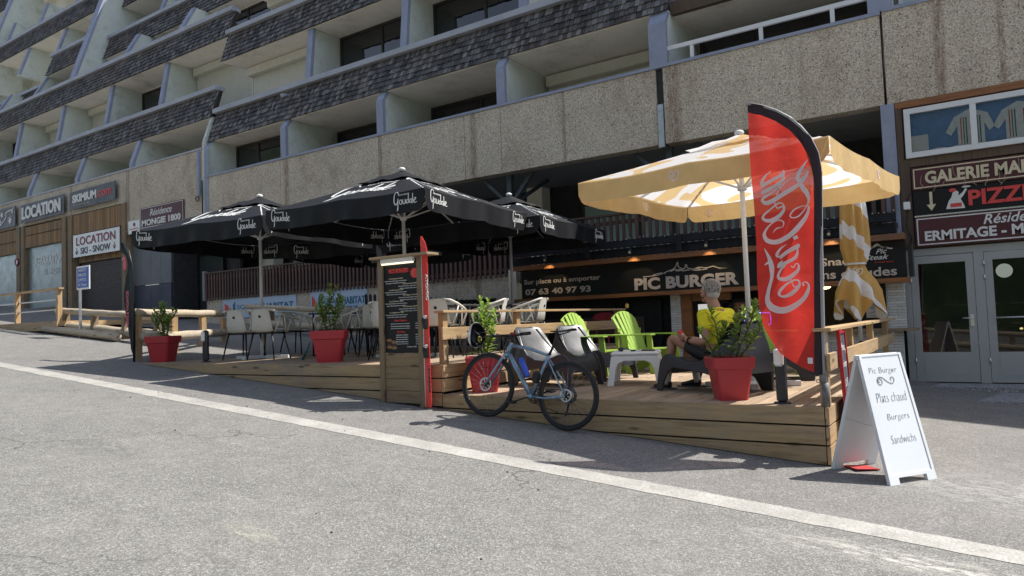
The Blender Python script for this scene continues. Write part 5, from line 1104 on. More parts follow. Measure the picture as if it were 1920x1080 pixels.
ski('ski', 'red alpine ski standing upright against the right side of the menu stand', -5.285, 6.20, .66, 1.96, SKIR, True, 'ATOMIC')
B().box(-5.335, -5.325, 6.195, 6.22, .66, 2.5).build('ski_edge', ALU, bpy.data.objects['ski'])
ski('ski', 'dark ski tip standing behind the left post of the menu stand', -6.14, 6.36, ZU, 1.47, plain('dark_ski', (.02, .02, .03), .35), False)
# ------------------------------------------------------------------ bicycle
BK = thing('bicycle', 'light blue gravel bike with disc brakes leaning against the terrace edge', 'bicycle', (-3.95, 6.17, .5))
BLU = plain('pearl_blue_paint', (.20, .30, .40), .22, metal=.35, var=.22, scale=5, coat=.6)
by = 6.15
def bp(x, z, dy=0): return Vector((x, by+.10*(z-.5)+dy, z))
rh, fh = (-3.454, .842), (-4.441, .936); BBp = (-3.888, .824)
axd = Vector((0, 1, -.10)).normalized()
SPK = plain('steel_spoke', (.5, .5, .5), .3, metal=.8)
def wheel(c, lb, disc_r):
    c3 = bp(*c); t = B(); t.torus(c3, .325, .021, axd, 64, 10); o = t.build('wheel', TYRE, BK)
    r_ = B(); r_.torus(c3, .300, .013, axd, 64, 8, 1.2); r_.build('rim', plain('carbon_rim', (.018, .018, .02), .3, var=.1), o)
    h_ = B(); h_.cyl(c3-axd*.05, c3+axd*.05, .022); h_.cyl(c3-axd*.03, c3-axd*.026, .035); h_.build('wheel_hub', BLKM, o)
    s = B()
    a = axd.orthogonal().normalized(); b_ = axd.cross(a)
    for i in range(24):
        t1 = 2*math.pi*i/24; t2 = t1+(.35 if i % 2 else -.35); sd = .028 if (i//2) % 2 else -.028
        s.tube([c3+axd*sd+(a*math.cos(t2)+b_*math.sin(t2))*.022, c3+(a*math.cos(t1)+b_*math.sin(t1))*.295], .0011, 4)
    s.build('spokes', SPK, o)
    d = B(); d.torus(c3-axd*.045, disc_r-.012, .012, axd, 32, 4, .1)
    for i in range(6): t1 = math.pi*i/3; d.beam(c3-axd*.045, c3-axd*.045+(a*math.cos(t1)+b_*math.sin(t1))*(disc_r-.02), .010, .002, axd)
    d.build('brake_disc', ALU, o); return o
wheel(rh, 'r', .07); wheel(fh, 'f', .078)
ht, hb, sc = (-4.137, 1.378), (-4.195, 1.266), (-3.676, 1.251)
f = B(); f.tube([bp(*ht), bp(*hb)], [.024, .027], 12); f.tube([bp(-4.15, 1.352), bp(-3.9, 1.31), bp(-3.68, 1.243)], [.021, .018, .015], 12); f.tube([bp(-4.19, 1.285), bp(-4.04, 1.06), bp(*BBp)], [.027, .027, .026], 12)
f.tube([bp(*sc), bp(*BBp)], [.016, .019], 12)
for sd in (-1, 1):
    f.tube([bp(-3.682, 1.20, sd*.014), bp(-3.57, 1.03, sd*.045), bp(rh[0]-.0, rh[1]+.01, sd*.062)], [.009, .008, .008], 8); f.tube([bp(BBp[0]+.02, BBp[1], sd*.03), bp(-3.68, .815, sd*.052), bp(rh[0], rh[1], sd*.062)], [.013, .011, .009], 8)
f.cyl(bp(*BBp, -.045), bp(*BBp, .045), .026); f.build('frame', BLU, BK)
f = B(); 
for sd in (-1, 1): f.tube([bp(-4.20, 1.262, sd*.02), bp(-4.235, 1.21, sd*.048), bp(-4.34, 1.07, sd*.056), bp(fh[0], fh[1], sd*.06)], [.016, .017, .014, .009], 10)
f.sphere(bp(-4.205, 1.25), .035, .05, .03); f.build('fork', BLU, BK)
f = B(); f.tube([bp(*sc), bp(-3.56, 1.46)], .0135, 10); f.torus(bp(-3.674, 1.256), .017, .006, (.3, 0, 1), 16, 6); o = f.build('seat_post', BLKM, BK)
s = B(); P = []
for i in range(13):
    t = i/12; x = -3.66+.27*t; hw = .018+.058*max(0, (t-.25)/.75)**1.3 if t < .93 else .06; z = 1.492+.012*abs(t-.4)+.015*t*t; P.append([bp(x, z-.03*(.4+t*.4), -hw), bp(x, z-.008, -hw*.95), bp(x, z, -hw*.5), bp(x, z-.003), bp(x, z, hw*.5), bp(x, z-.008, hw*.95), bp(x, z-.03*(.4+t*.4), hw)])
s.grid(P); s.tube([bp(-3.63, 1.47, 0), bp(-3.56, 1.452, .02), bp(-3.44, 1.48, .02)], .004, 5); s.tube([bp(-3.63, 1.47, 0), bp(-3.56, 1.452, -.02), bp(-3.44, 1.48, -.02)], .004, 5); s.build('saddle', BLKM, BK)
hbz = B(); hbz.tube([bp(-4.13, 1.39), bp(-4.125, 1.43)], .018, 10); hbz.tube([bp(-4.12, 1.425), bp(-4.21, 1.455)], .018, 10)
hbz.tube([bp(-4.13, 1.47, -.36), bp(-4.17, 1.46, -.2), bp(-4.215, 1.455, 0), bp(-4.17, 1.46, .2), bp(-4.13, 1.47, .3)], .0155, 10); ho = hbz.build('handlebar', BLKM, BK)
g_ = B(); g_.tube([bp(-4.12, 1.47, -.38), bp(-4.15, 1.465, -.25)], .019, 10); g_.tube([bp(-4.12, 1.47, .33), bp(-4.15, 1.465, .2)], .019, 10); g_.build('grip', BLKM, ho)
g_ = B(); g_.tube([bp(-4.165, 1.465, -.2), bp(-4.28, 1.46, -.24), bp(-4.33, 1.44, -.34)], .007, 6); g_.tube([bp(-4.2, 1.46, .1), bp(-4.3, 1.38, .06), bp(-4.24, 1.28, .02)], .004, 6); g_.tube([bp(-4.2, 1.46, -.1), bp(-4.31, 1.36, -.06), bp(-4.24, 1.26, -.03)], .004, 6); g_.build('brake_lever', BLKM, ho)
B().obox(bp(-4.12, 1.475, 0), (.07, .045, .02), Matrix.Rotation(.2, 3, 'Y'), .006).build('bike_computer', plain('red_black_gadget', (.22, .02, .02), .4), ho)
cr = B(); cr.torus(bp(*BBp, .06), .075, .006, axd, 40, 4, .4); cr.torus(bp(*BBp, .06), .055, .006, axd, 32, 4, .4)
for k in range(5): a = 2*math.pi*k/5; cr.beam(bp(*BBp, .06), bp(BBp[0]+.07*math.cos(a), BBp[1]+.07*math.sin(a), .06), .012, .006, axd)
cr.build('chainring', BLKM, BK)
for e, sd in (((-4.05, .775), -.075), ((-3.725, .87), .075)):
    cr = B(); cr.beam(bp(*BBp, sd*.9), bp(*e, sd), .012, .03, axd); co = cr.build('crank', BLKM, BK); B().obox(bp(e[0], e[1], sd*1.6), (.075, .09, .018), Matrix.Rotation(.2, 3, 'Y'), .004).build('pedal', BLKM, co)
cr = B(); cr.torus(bp(*rh, .05), .055, .012, axd, 32, 6, .8); cr.torus(bp(*rh, .04), .075, .006, axd, 32, 4, .6); cr.build('cassette', plain('dark_steel_gear', (.12, .12, .12), .35, metal=.8), BK)
cr = B(); cr.tube([bp(rh[0]+.01, rh[1]-.03, .07), bp(rh[0]-.04, .73, .075), bp(rh[0]-.055, .66, .075)], [.014, .012, .01], 6); cr.disc(bp(rh[0]-.03, .745, .06), .022, .012, axd); cr.disc(bp(rh[0]-.055, .655, .06), .022, .012, axd); cr.build('rear_derailleur', BLKM, BK)
ch = B(); ch.tube([bp(BBp[0], BBp[1]+.075, .06), bp(rh[0], rh[1]+.05, .05)], .004, 5); ch.tube([bp(BBp[0], BBp[1]-.075, .06), bp(rh[0]-.055, .64, .06)], .004, 5); ch.build('chain', BLKM, BK)
bt = thing('water_bottle', 'blue water bottle in the cage on the bicycle frame', 'bottle', tuple(bp(-3.96, 1.03)))
B().tube([bp(-3.925, 1.02, -.02), bp(-3.93, 1.035, -.02), bp(-3.965, 1.12, -.02), bp(-3.97, 1.13, -.02), bp(-4.0, 1.19, -.02)], [.03, .036, .035, .031, .034], 14).build('bottle_body', plain('blue_plastic', (.03, .09, .50), .35), bt)
B().tube([bp(-4.0, 1.19, -.02), bp(-4.008, 1.21, -.02), bp(-4.012, 1.222, -.02)], [.03, .025, .012], 12).build('cap', plain('blue_plastic', (.03, .09, .50), .35), bt)
B().tube([bp(-3.93, 1.02, -.06), bp(-3.985, 1.10, -.062), bp(-3.95, 1.12, -.02), bp(-3.96, 1.12, .03)], .004, 5).build('bottle_cage', BLKM, BK)
b = B(); b.obox(bp(-3.82, 1.02, -.01), (.085, .06, .12), Matrix.Rotation(.35, 3, 'Y'), .015); b.build('tool_pouch', BLKM, BK)
# helmet hanging from the handlebar
HM = thing('bicycle_helmet', 'white and black cycling helmet hanging from the bicycle handlebar', 'helmet', (-4.43, 5.92, 1.35))
HC = Vector((-4.385, 5.95, 1.465)); HX = Vector((-.86, .46, .12)).normalized(); HY = HX.cross(Vector((0, 0, 1))).normalized(); HZ = HY.cross(HX)
def hp(u, v, n): return HC+HX*n+HY*u+HZ*v     # HX points to the crown of the helmet
def dome(k, n0=0., rim=.0):
    rows = []
    for i in range(11):
        ph = i/10*math.pi*.5; row = []
        for j in range(29): th = 2*math.pi*j/28; row.append(hp(.092*k*math.sin(ph+.001)*math.cos(th), .137*k*math.sin(ph+.001)*math.sin(th)*(1+.06*math.sin(th)), .135*k*math.cos(ph)+n0-(rim*(.03*math.cos(2*th)) if i == 10 else 0)))
        rows.append(row)
    return rows
hm = B(); hm.grid(dome(1, 0, 1)); o = hm.build('shell', plain('white_gloss_helmet', (.66, .68, .72), .25, coat=.5), HM)
B().grid(dome(.93, -.004, 1)).build('liner', BLKM, HM)
v_ = B()
for th in (.35, 1.15, 1.95, 2.75, -.5, -1.3, -2.1, -2.9):
    v_.tube([hp(.0935*math.sin(p)*math.cos(th), .139*math.sin(p)*math.sin(th), .1365*math.cos(p)) for p in (.45, .65, .85, 1.05, 1.2)], [.002, .008, .011, .009, .002], 6)
v_.build('vents', BLKM, HM)
v_ = B(); v_.tube([(-4.39, 5.88, 1.42), (-4.34, 5.92, 1.36), (-4.33, 5.95, 1.28), (-4.36, 6.0, 1.35), (-4.39, 6.02, 1.42)], .006, 5); v_.tube([(-4.39, 5.9, 1.53), (-4.33, 5.93, 1.47), (-4.33, 5.95, 1.30)], .005, 5); v_.tube([(-4.36, 5.92, 1.5), (-4.3, 5.98, 1.5), (-4.24, 5.95, 1.49)], .006, 5); v_.build('strap', BLKM, HM)
B().sphere((-4.355, 5.955, 1.43), .016, .03, .035).build('padding', plain('yellow_padding', (.30, .29, .03), .8), HM)
# ------------------------------------------------------------------ white dining chairs
def make_chair(label, group):
    T = thing('dining_chair', label, 'chair', (0, 0, 0), group)   # faces +x
    rows = []   # seat + back shell as one moulded sheet
    prof = [(.25, .445), (.22, .457), (.12, .452), (.0, .445), (-.10, .445), (-.17, .46), (-.205, .50), (-.225, .60), (-.245, .72), (-.262, .80), (-.268, .825)]
    sh = []
    for i, (x, z) in enumerate(prof):
        hw = .215 if i < 5 else .20-.012*(i-5)
        sh.append([Vector((x-(abs(j-4)/4)**2*(.0 if i < 5 else -.03), hw*(j-4)/4, z+(.012*(abs(j-4)/4)**2 if i < 6 else 0))) for j in range(9)])
    b = B(); b.grid(sh); b.grid([[q+Vector((-.006 if i > 4 else 0, 0, -.014)) for q in row][::-1] for i, row in enumerate(sh)])
    o = b.build('shell', CHAIRB, T); bv = o.modifiers.new('w', 'WELD')
    for s in (-1, 1):
        a = B(); a.tube([(-.262, s*.13, .815), (-.235, s*.22, .80), (-.12, s*.272, .755), (.06, s*.285, .70), (.20, s*.275, .665)], [.014, .017, .019, .019, .015], 8); a.tube([(.20, s*.275, .665), (.235, s*.262, .60), (.20, s*.22, .455)], [.015, .014, .014], 8)
        a.tube([(.02, s*.283, .695), (.08, s*.26, .57), (.16, s*.225, .45)], .012, 8); a.tube([(-.08, s*.276, .735), (-.12, s*.25, .58), (-.14, s*.205, .455)], .012, 8); a.build('armrest', CHAIRB, T)
        for sx in (-1, 1): B().cyl((sx*.17, s*.17, .45), (sx*.245, s*.245, 0), .017, .010, 10).build('leg', BLKM, T)
    u = B(); u.tube([(-.17, -.17, .43), (.17, -.17, .43), (.17, .17, .43), (-.17, .17, .43), (-.17, -.17, .43)], .014, 6); u.build('under_frame', BLKM, T)
    B().disc((-.252, 0, .70), .022, .012, (1, 0, .1)).build('emblem', BLKM, T)
    return T
CG = 'moulded white dining chairs on the upper deck'
CH = [(-10.25, 7.35, 104, 'white dining chair furthest left, its back to the bollard lamp'), (-9.75, 7.45, 110, 'white dining chair second from the left with its back to the street'),
      (-8.45, 8.3, 192, 'white armchair turned sideways left of the middle red planter'), (-9.85, 9.7, -60, 'white chair on the far side of the left dining table, facing the street'),
      (-8.1, 8.3, 112, 'white dining chair directly behind the plant of the middle red planter'), (-7.55, 8.05, 112, 'white dining chair with a dark round emblem right of the middle red planter'),
      (-8.3, 10.2, -70, 'white chair at the back beside the black picket fence'), (-6.9, 7.35, 100, 'white dining chair half hidden by the left post of the menu stand'),
      (-6.3, 7.75, 106, 'white chair just right of the red ski behind the timber rail'), (-6.15, 8.7, 205, 'white armchair behind the divider rail, left of the bright laurel'),
      (-9.1, 8.3, 188, 'white armchair facing left at the left dining table, nearest the middle red planter'), (-8.75, 9.3, 120, 'white chair behind the middle dining table, below the gap between the two banners'), (-7.2, 8.75, 165, 'white armchair turned left at the table behind the menu stand'), (-10.9, 9.0, 15, 'white chair facing right at the far left table by the log railing'),
      (-6.6, 10.3, -95, 'white chair behind the rearmost table under the rear parasol'), (-5.85, 9.35, 192, 'white armchair furthest right on the upper deck, below the phone number')]
c0 = make_chair(CH[0][3], CG)
for i, (x, y, a, lb) in enumerate(CH):
    c = c0 if i == 0 else copy_tree(c0)
    c.location = (x, y, ZU); c.rotation_euler = (0, 0, R_(a)); c['label'] = lb
def make_table(label, group):
    T = thing('dining_table', label, 'table', (0, 0, 0), group)
    B().obox((0, 0, .735), (.78, .78, .025), None, .008).build('table_top', plain('dark_table_top', (.03, .03, .032), .5), T)
    for sx in (-1, 1):
        for sy in (-1, 1): B().cyl((sx*.33, sy*.33, .72), (sx*.34, sy*.34, 0), .018, .014, 10).build('leg', BLKM, T)
    return T
TBL = [(-9.45, 8.75, 8, 'dark dining table under the left black parasol'), (-7.9, 9.2, 4, 'dark dining table behind the middle red planter'), (-6.6, 8.35, 10, 'dark dining table behind the menu stand'), (-6.5, 9.65, 0, 'dark dining table under the rear right parasol')]
t0 = make_table(TBL[0][3], 'dark dining tables')
for i, (x, y, a, lb) in enumerate(TBL):
    c = t0 if i == 0 else copy_tree(t0); c.location = (x, y, ZU); c.rotation_euler = (0, 0, R_(a)); c['label'] = lb
b = B(); b.tube([(-8.63, 7.2, ZU+.0), (-8.55, 7.3, ZU+.28)], [.02, .006], 6); b.build('furled_flag', plain('dark_green_cloth', (.02, .12, .10), .7), label='small dark green furled cloth on the deck under the second white chair', cat='cloth')
# ------------------------------------------------------------------ lounge chairs
def make_lounge(label, group):
    T = thing('lounge_chair', label, 'lounge chair', (0, 0, 0), group)   # faces +x
    prof = [(-.478, .712, .09), (-.472, .728, .15), (-.455, .715, .20), (-.42, .665, .245), (-.36, .57, .28), (-.28, .45, .29), (-.18, .345, .295), (-.06, .285, .30), (.06, .275, .30), (.18, .305, .30), (.29, .345, .30), (.37, .355, .295), (.43, .33, .29), (.465, .27, .285), (.475, .20, .28)]
    up_ = []
    for i, (x, z, hw) in enumerate(prof): up_.append([Vector((x, hw*(j-6)/6, z+.045*(abs(j-6)/6)**3*(1 if 2 < i < 12 else .2))) for j in range(13)])
    b = B(); b.grid(up_[::-1]); b.grid([[q+Vector((-.02 if i < 5 else 0, 0, -.028)) for q in row] for i, row in enumerate(up_)])
    b.build('shell', ANTH, T)
    for s in (-1, 1):
        # flared side skirt with an arch between the front and rear leg
        outer = [(-.47, .70), (-.42, .71), (-.36, .615), (-.28, .495), (-.18, .39), (-.06, .33), (.06, .32), (.18, .35), (.29, .39), (.37, .40), (.43, .375), (.47, .31), (.50, .15), (.515, 0), (.43, 0), (.41, .10), (.36, .20), (.27, .255), (.10, .235), (-.08, .215), (-.20, .19), (-.30, .12), (-.36, 0), (-.50, 0), (-.52, .20), (-.50, .48)]
        def yy(x, z): return s*(.30+.03*(1-min(1, z/.4))-(0 if z < .42 else (z-.42)*.36))
        V = [Vector((x, yy(x, z), z)) for x, z in outer]+[Vector((x, yy(x, z)-s*.028, z)) for x, z in outer]; n = len(outer)
        me = B(); me.add(V, [tuple(range(n)) if s < 0 else tuple(range(n-1, -1, -1)), tuple(range(2*n-1, n-1, -1)) if s < 0 else tuple(range(n, 2*n))]+[((i, i+n, (i+1) % n+n, (i+1) % n) if s < 0 else (i, (i+1) % n, (i+1) % n+n, i+n)) for i in range(n)])
        me.build('side_leg', ANTH, T, bevel=.012)
    bk = B(); bk.grid([[Vector((-.50-(.02 if z < .3 else 0), hw*(j-3)/3, z)) for j in range(7)] for z, hw in ((.70, .17), (.55, .22), (.40, .27), (.28, .29), (.20, .30))]); bk.build('rear_panel', ANTH, T)
    return T
LG = 'anthracite moulded lounge chairs on the lower deck'
LC = [(-4.42, 7.60, -9, 'anthracite lounge chair nearest the bicycle saddle, facing right'), (-4.38, 8.58, -16, 'anthracite lounge chair in front of the green chairs, left of the white side table'),
      (-2.36, 7.40, 160, 'anthracite lounge chair the cyclist in yellow sits on'), (-2.12, 8.95, 186, 'anthracite lounge chair behind the bollard lamp and red banner')]
c0 = make_lounge(LC[0][3], LG)
for i, (x, y, a, lb) in enumerate(LC):
    c = c0 if i == 0 else copy_tree(c0); c.location = (x, y, ZD); c.rotation_euler = (0, 0, R_(a)); c['label'] = lb
# white side table
ST = thing('side_table', 'low white moulded side table between the lounge chairs', 'table', (-3.48, 7.98, ZD)); ca, sa = math.cos(R_(12)), math.sin(R_(12))
rot = Matrix.Rotation(R_(18), 3, 'Z'); tp = B(); tp.obox((-3.48, 7.98, ZD+.375), (.56, .56, .05), rot, .018); tp.build('table_top', WHITEP, ST)
for k in range(4):
    d = rot@Vector((0, -1, 0)) if k == 0 else rot@Matrix.Rotation(k*math.pi/2, 3, 'Z')@Vector((0, -1, 0)); u_ = Vector((-d.y, d.x, 0))
    pl = [(-.33, 0), (-.25, 0), (-.225, .20), (-.19, .265), (-.12, .295), (.12, .295), (.19, .265), (.225, .20), (.25, 0), (.33, 0), (.275, .35), (-.275, .35)]
    c_ = Vector((-3.48, 7.98, ZD)); n = len(pl); V = []
    for th in (0, -.025):
        for a_, z_ in pl: V.append(c_+u_*a_+d*(.275+.05*(1-z_/.35)+th)+Vector((0, 0, z_)))
    B().add(V, [tuple(range(n)), tuple(range(2*n-1, n-1, -1))]+[(i, i+n, (i+1) % n+n, (i+1) % n) for i in range(n)]).build('leg_frame', WHITEP, ST, bevel=.006)
B().sphere((-3.60, 7.80, ZD+.425), .035, .035, .026).build('glasses_case', plain('dark_cloth', (.03, .03, .05), .7), label='small round dark case at the left corner of the white side table', cat='case')
b = B(); b.obox((-3.46, 7.84, ZD+.41), (.06, .04, .018), None, .005); b.build('lens_cover', BLKM, label='tiny black item next to the round case on the white side table', cat='gadget')
b = B(); b.obox((-3.30, 7.92, ZD+.408), (.16, .08, .012), Matrix.Rotation(.3, 3, 'Z'), .004); b.build('mobile_phone', BLKM, label='black mobile phone lying flat on the white side table', cat='phone')
# green adirondack chairs
def make_adir(label, group):
    T = thing('garden_chair', label, 'garden chair', (0, 0, 0), group)  # faces +x
    for k in range(7):
        f_ = (k-3)/3; top_ = .90-.10*f_*f_; y0 = f_*.17; y1 = f_*.235
        p0 = Vector((-.13, y0, .30)); p1 = Vector((-.40, y1, top_)); B().beam(p0, p1, .060 if abs(f_) < .99 else .05, .018, (1, 0, .4)).build('back_slat', LIME, T)
    bb = B(); bb.grid([[Vector((-.40-.012, y_*.265, .90-.10*y_*y_+.012)) , Vector((-.385-.012, y_*.275, .86-.10*y_*y_))] for y_ in [i/6-1 for i in range(13)]]); bb.beam((-.30, -.26, .62), (-.30, .26, .62), .02, .05); bb.build('back_brace', LIME, T)
    for k in range(6): t = k/5; B().beam((-.15+.46*t, -.245, .27+.10*t-.02*(t > .9)), (-.15+.46*t, .245, .27+.10*t-.02*(t > .9)), .078, .016).build('seat_slat', LIME, T)
    for s in (-1, 1):
        ar = B(); ar.prism([(-.36, s*.29), (-.30, s*.26), (.10, s*.245), (.34, s*.23), (.40, s*.27), (.38, s*.36), (.26, s*.375), (-.2, s*.34), (-.36, s*.32)], (0, 0, .545), (1, 0, 0), (0, 1, 0), (0, 0, .02)); ar.build('armrest', LIME, T, bevel=.006)
        B().beam((.30, s*.29, .545), (.36, s*.30, 0), .09, .022, (0, 1, 0)).build('leg', LIME, T)
        B().prism([(.33, .38), (.33, .26), (.10, .20), (-.30, 0), (-.50, 0), (-.20, .27), (.05, .33)], (0, s*.262, 0), (1, 0, 0), (0, 0, 1), (0, .022, 0)).build('side_rail', LIME, T)
        B().beam((-.28, s*.30, .54), (-.30, s*.28, .15), .05, .02, (0, 1, 0)).build('arm_support', LIME, T)
    return T
AG = 'lime green garden chairs'
AC = [(-4.62, 9.15, -8, 'lime green slatted garden chair on the left, behind the dark lounge chair'), (-4.10, 9.75, -16, 'lime green slatted garden chair on the right, near the white stone pier'), (-2.22, 9.9, -12, 'lime green garden chair mostly hidden behind the red banner')]
c0 = make_adir(AC[0][3], AG)
for i, (x, y, a, lb) in enumerate(AC):
    c = c0 if i == 0 else copy_tree(c0); c.location = (x, y, ZD); c.rotation_euler = (0, 0, R_(a)); c['label'] = lb
# background red folding chair and lettering at the shop wall
rc = thing('bistro_chair', 'red metal bistro chair in the shade against the black shop wall', 'chair', (-5.9, 12.0, ZD))
REDM = plain('dark_red_metal', (.22, .01, .022), .5); b = B()
b.grid([[Vector((-5.95+.25*math.sin(a_)*1.0, 12.25-.04*abs(math.sin(a_)), 1.62+.10*math.cos(a_)*v_)) for a_ in [-1.5+.3*i for i in range(11)]] for v_ in (1, .2, -.6)]); b.build('backrest', REDM, rc)
b = B(); b.disc((-5.95, 12.1, 1.25), .2, .02, (0, 0, 1)); b.build('seat', REDM, rc)
for sx in (-1, 1): B().cyl((-5.95+.17*sx, 12.0, 1.25), (-5.95+.2*sx, 11.95, ZD), .012).build('leg', REDM, rc); B().cyl((-5.95+.2*sx, 12.25, 1.55), (-5.95+.22*sx, 12.3, ZD), .012).build('leg', REDM, rc)
gw = thing('shop_notice', 'faded painted lettering on a dark board behind the timber rail', 'notice', (-6.3, 12.58, 1.3)); B().box(-7.6, -5.3, 12.57, 12.60, 1.30, 1.62).build('board', plain('dark_brown_board', (.045, .028, .022), .7), gw); label_text('Crêpes', -7.5, -6.8, 1.42, 1.58, 12.565, 'lettering', WINE, gw, .01); label_text('Gaufres', -6.1, -5.4, 1.42, 1.58, 12.565, 'lettering', WINE, gw, .01)
wl = thing('wall_lantern', 'small warm lamp glowing on the shop wall behind the rail', 'lamp', (-5.6, 12.5, 1.8)); B().sphere((-5.6, 12.5, 1.83), .035, .035, .05).build('lamp_shade', m_emit('dim_warm_lamp', (.4, .28, .06), .12), wl); B().box(-5.64, -5.56, 12.52, 12.6, 1.78, 1.88).build('bracket', BLKM, wl)
# ------------------------------------------------------------------ red banner
BN = thing('feather_flag', 'tall red feather flag with white script reading Coca-Cola in a black sleeve', 'feather flag', (-1.08, 6.37, ZD))
SO = [(-0.519, 2.682), (-0.38, 2.632), (-0.238, 2.55), (-0.111, 2.438), (-0.012, 2.292), (0.044, 2.145), (0.062, 1.982), (0.02, 1.103), (0.006, 0.654), (-0.002, 0.266)]
SI = [(-0.521, 2.6), (-0.418, 2.562), (-0.297, 2.485), (-0.18, 2.381), (-0.089, 2.248), (-0.032, 2.111), (-0.005, 1.923), (-0.048, 1.108), (-0.071, 0.656), (-0.09, 0.268)]
LFT = [(-0.521, 2.6), (-0.519, 2.298), (-0.516, 2.021), (-0.511, 1.781), (-0.512, 1.424), (-0.518, 1.08), (-0.511, 0.879), (-0.481, 0.69), (-0.42, 0.56), (-0.348, 0.444), (-0.243, 0.363), (-0.165, 0.315), (-0.089, 0.285)]
def interp(L, z):
    for (xa, za), (xb, zb) in zip(L[:-1], L[1:]):
        if zb <= z <= za: return xa+(xb-xa)*(za-z)/(za-zb if za != zb else 1)
    return L[-1][0] if z < L[-1][1] else L[0][0]
def by_(x, z): return 6.37+.022*math.sin(z*4.2+x*9)*min(1, (.02-x)*2.2)+.012*math.sin(x*22+z*2.0)
def bw3(x, z, d=0): return Vector((-1.08+x, by_(x, z)+d, ZD+z))
rows = []
for i in range(70):
    z = 2.597-(2.597-.287)*i/69; xl, xr = interp(LFT, z), interp(SI, z); rows.append([bw3(xl+(xr-xl)*j/16, z) for j in range(17)])
RC = m_fabric('translucent_red_cloth', (.70, .048, .036), .46, .75, wr=.55, wscale=4)
def sheer():
    nt = RC.node_tree; out = nt.nodes['Material Output']; src = out.inputs[0].links[0].from_socket; t = N(nt, 'ShaderNodeBsdfTransparent'); t.inputs[0].default_value = (.80, .56, .54, 1); mx = N(nt, 'ShaderNodeMixShader'); mx.inputs[0].default_value = .14
    nt.links.new(src, mx.inputs[1]); nt.links.new(t.outputs[0], mx.inputs[2]); nt.links.new(mx.outputs[0], out.inputs[0])
sheer()
co = B().grid(rows[::-1]).build('cloth', RC, BN)
rows = []
def along(L, t):
    D = [0]
    for a, c in zip(L[:-1], L[1:]): D.append(D[-1]+math.hypot(a[0]-c[0], a[1]-c[1]))
    s = t*D[-1]
    for i in range(len(L)-1):
        if s <= D[i+1]+1e-9: f_ = (s-D[i])/(D[i+1]-D[i]); return (L[i][0]+(L[i+1][0]-L[i][0])*f_, L[i][1]+(L[i+1][1]-L[i][1])*f_)
    return L[-1]
for i in range(50):
    a = along(SO, i/49); c = along(SI, i/49); rows.append([bw3(a[0]+(c[0]-a[0])*j/4, a[1]+(c[1]-a[1])*j/4, -.016*math.sin(math.pi*j/4)) for j in range(5)])
b = B(); b.grid(rows); b.grid([[Vector((q.x, 2*6.37-q.y+.004, q.z)) for q in row][::-1] for row in rows]); b.build('sleeve', m_fabric('black_sleeve_cloth', (.028, .016, .022), .05, .8), BN)
b = B(); b.prism([(-.165, .315), (-.09, .285), (-.09, .262), (-.09, .262)][:3], (-1.08, 6.365, ZD), (1, 0, 0), (0, 0, 1), (0, .004, 0)); b.build('corner_patch', BLKM, BN)
P = [along(SO, i/20) for i in range(21)]; pl_ = [Vector((-1.08+x-.008, 6.37, ZD+z)) for x, z in P][::-1]
b = B(); b.tube([Vector((-1.085, 6.37, ZD+.02))]+pl_, [.02]+[.016]*8+[.012]*13, 8); b.build('pole', plain('white_pole', (.30, .29, .29), .4), BN)
b = B(); b.cyl((-1.088, 6.37, ZD), (-1.088, 6.37, ZD+.20), .030); b.cyl((-1.10, 6.36, ZD+.2), (-1.10, 6.36, ZD+.27), .022); b.build('ground_tube', plain('grey_taped_tube', (.16, .16, .165), .5, var=.5, scale=9), BN)
b = B(); b.torus((-1.14, 6.35, ZD+.215), .014, .003, (0, 1, 0), 12, 4); b.build('ring', BLKM, BN)
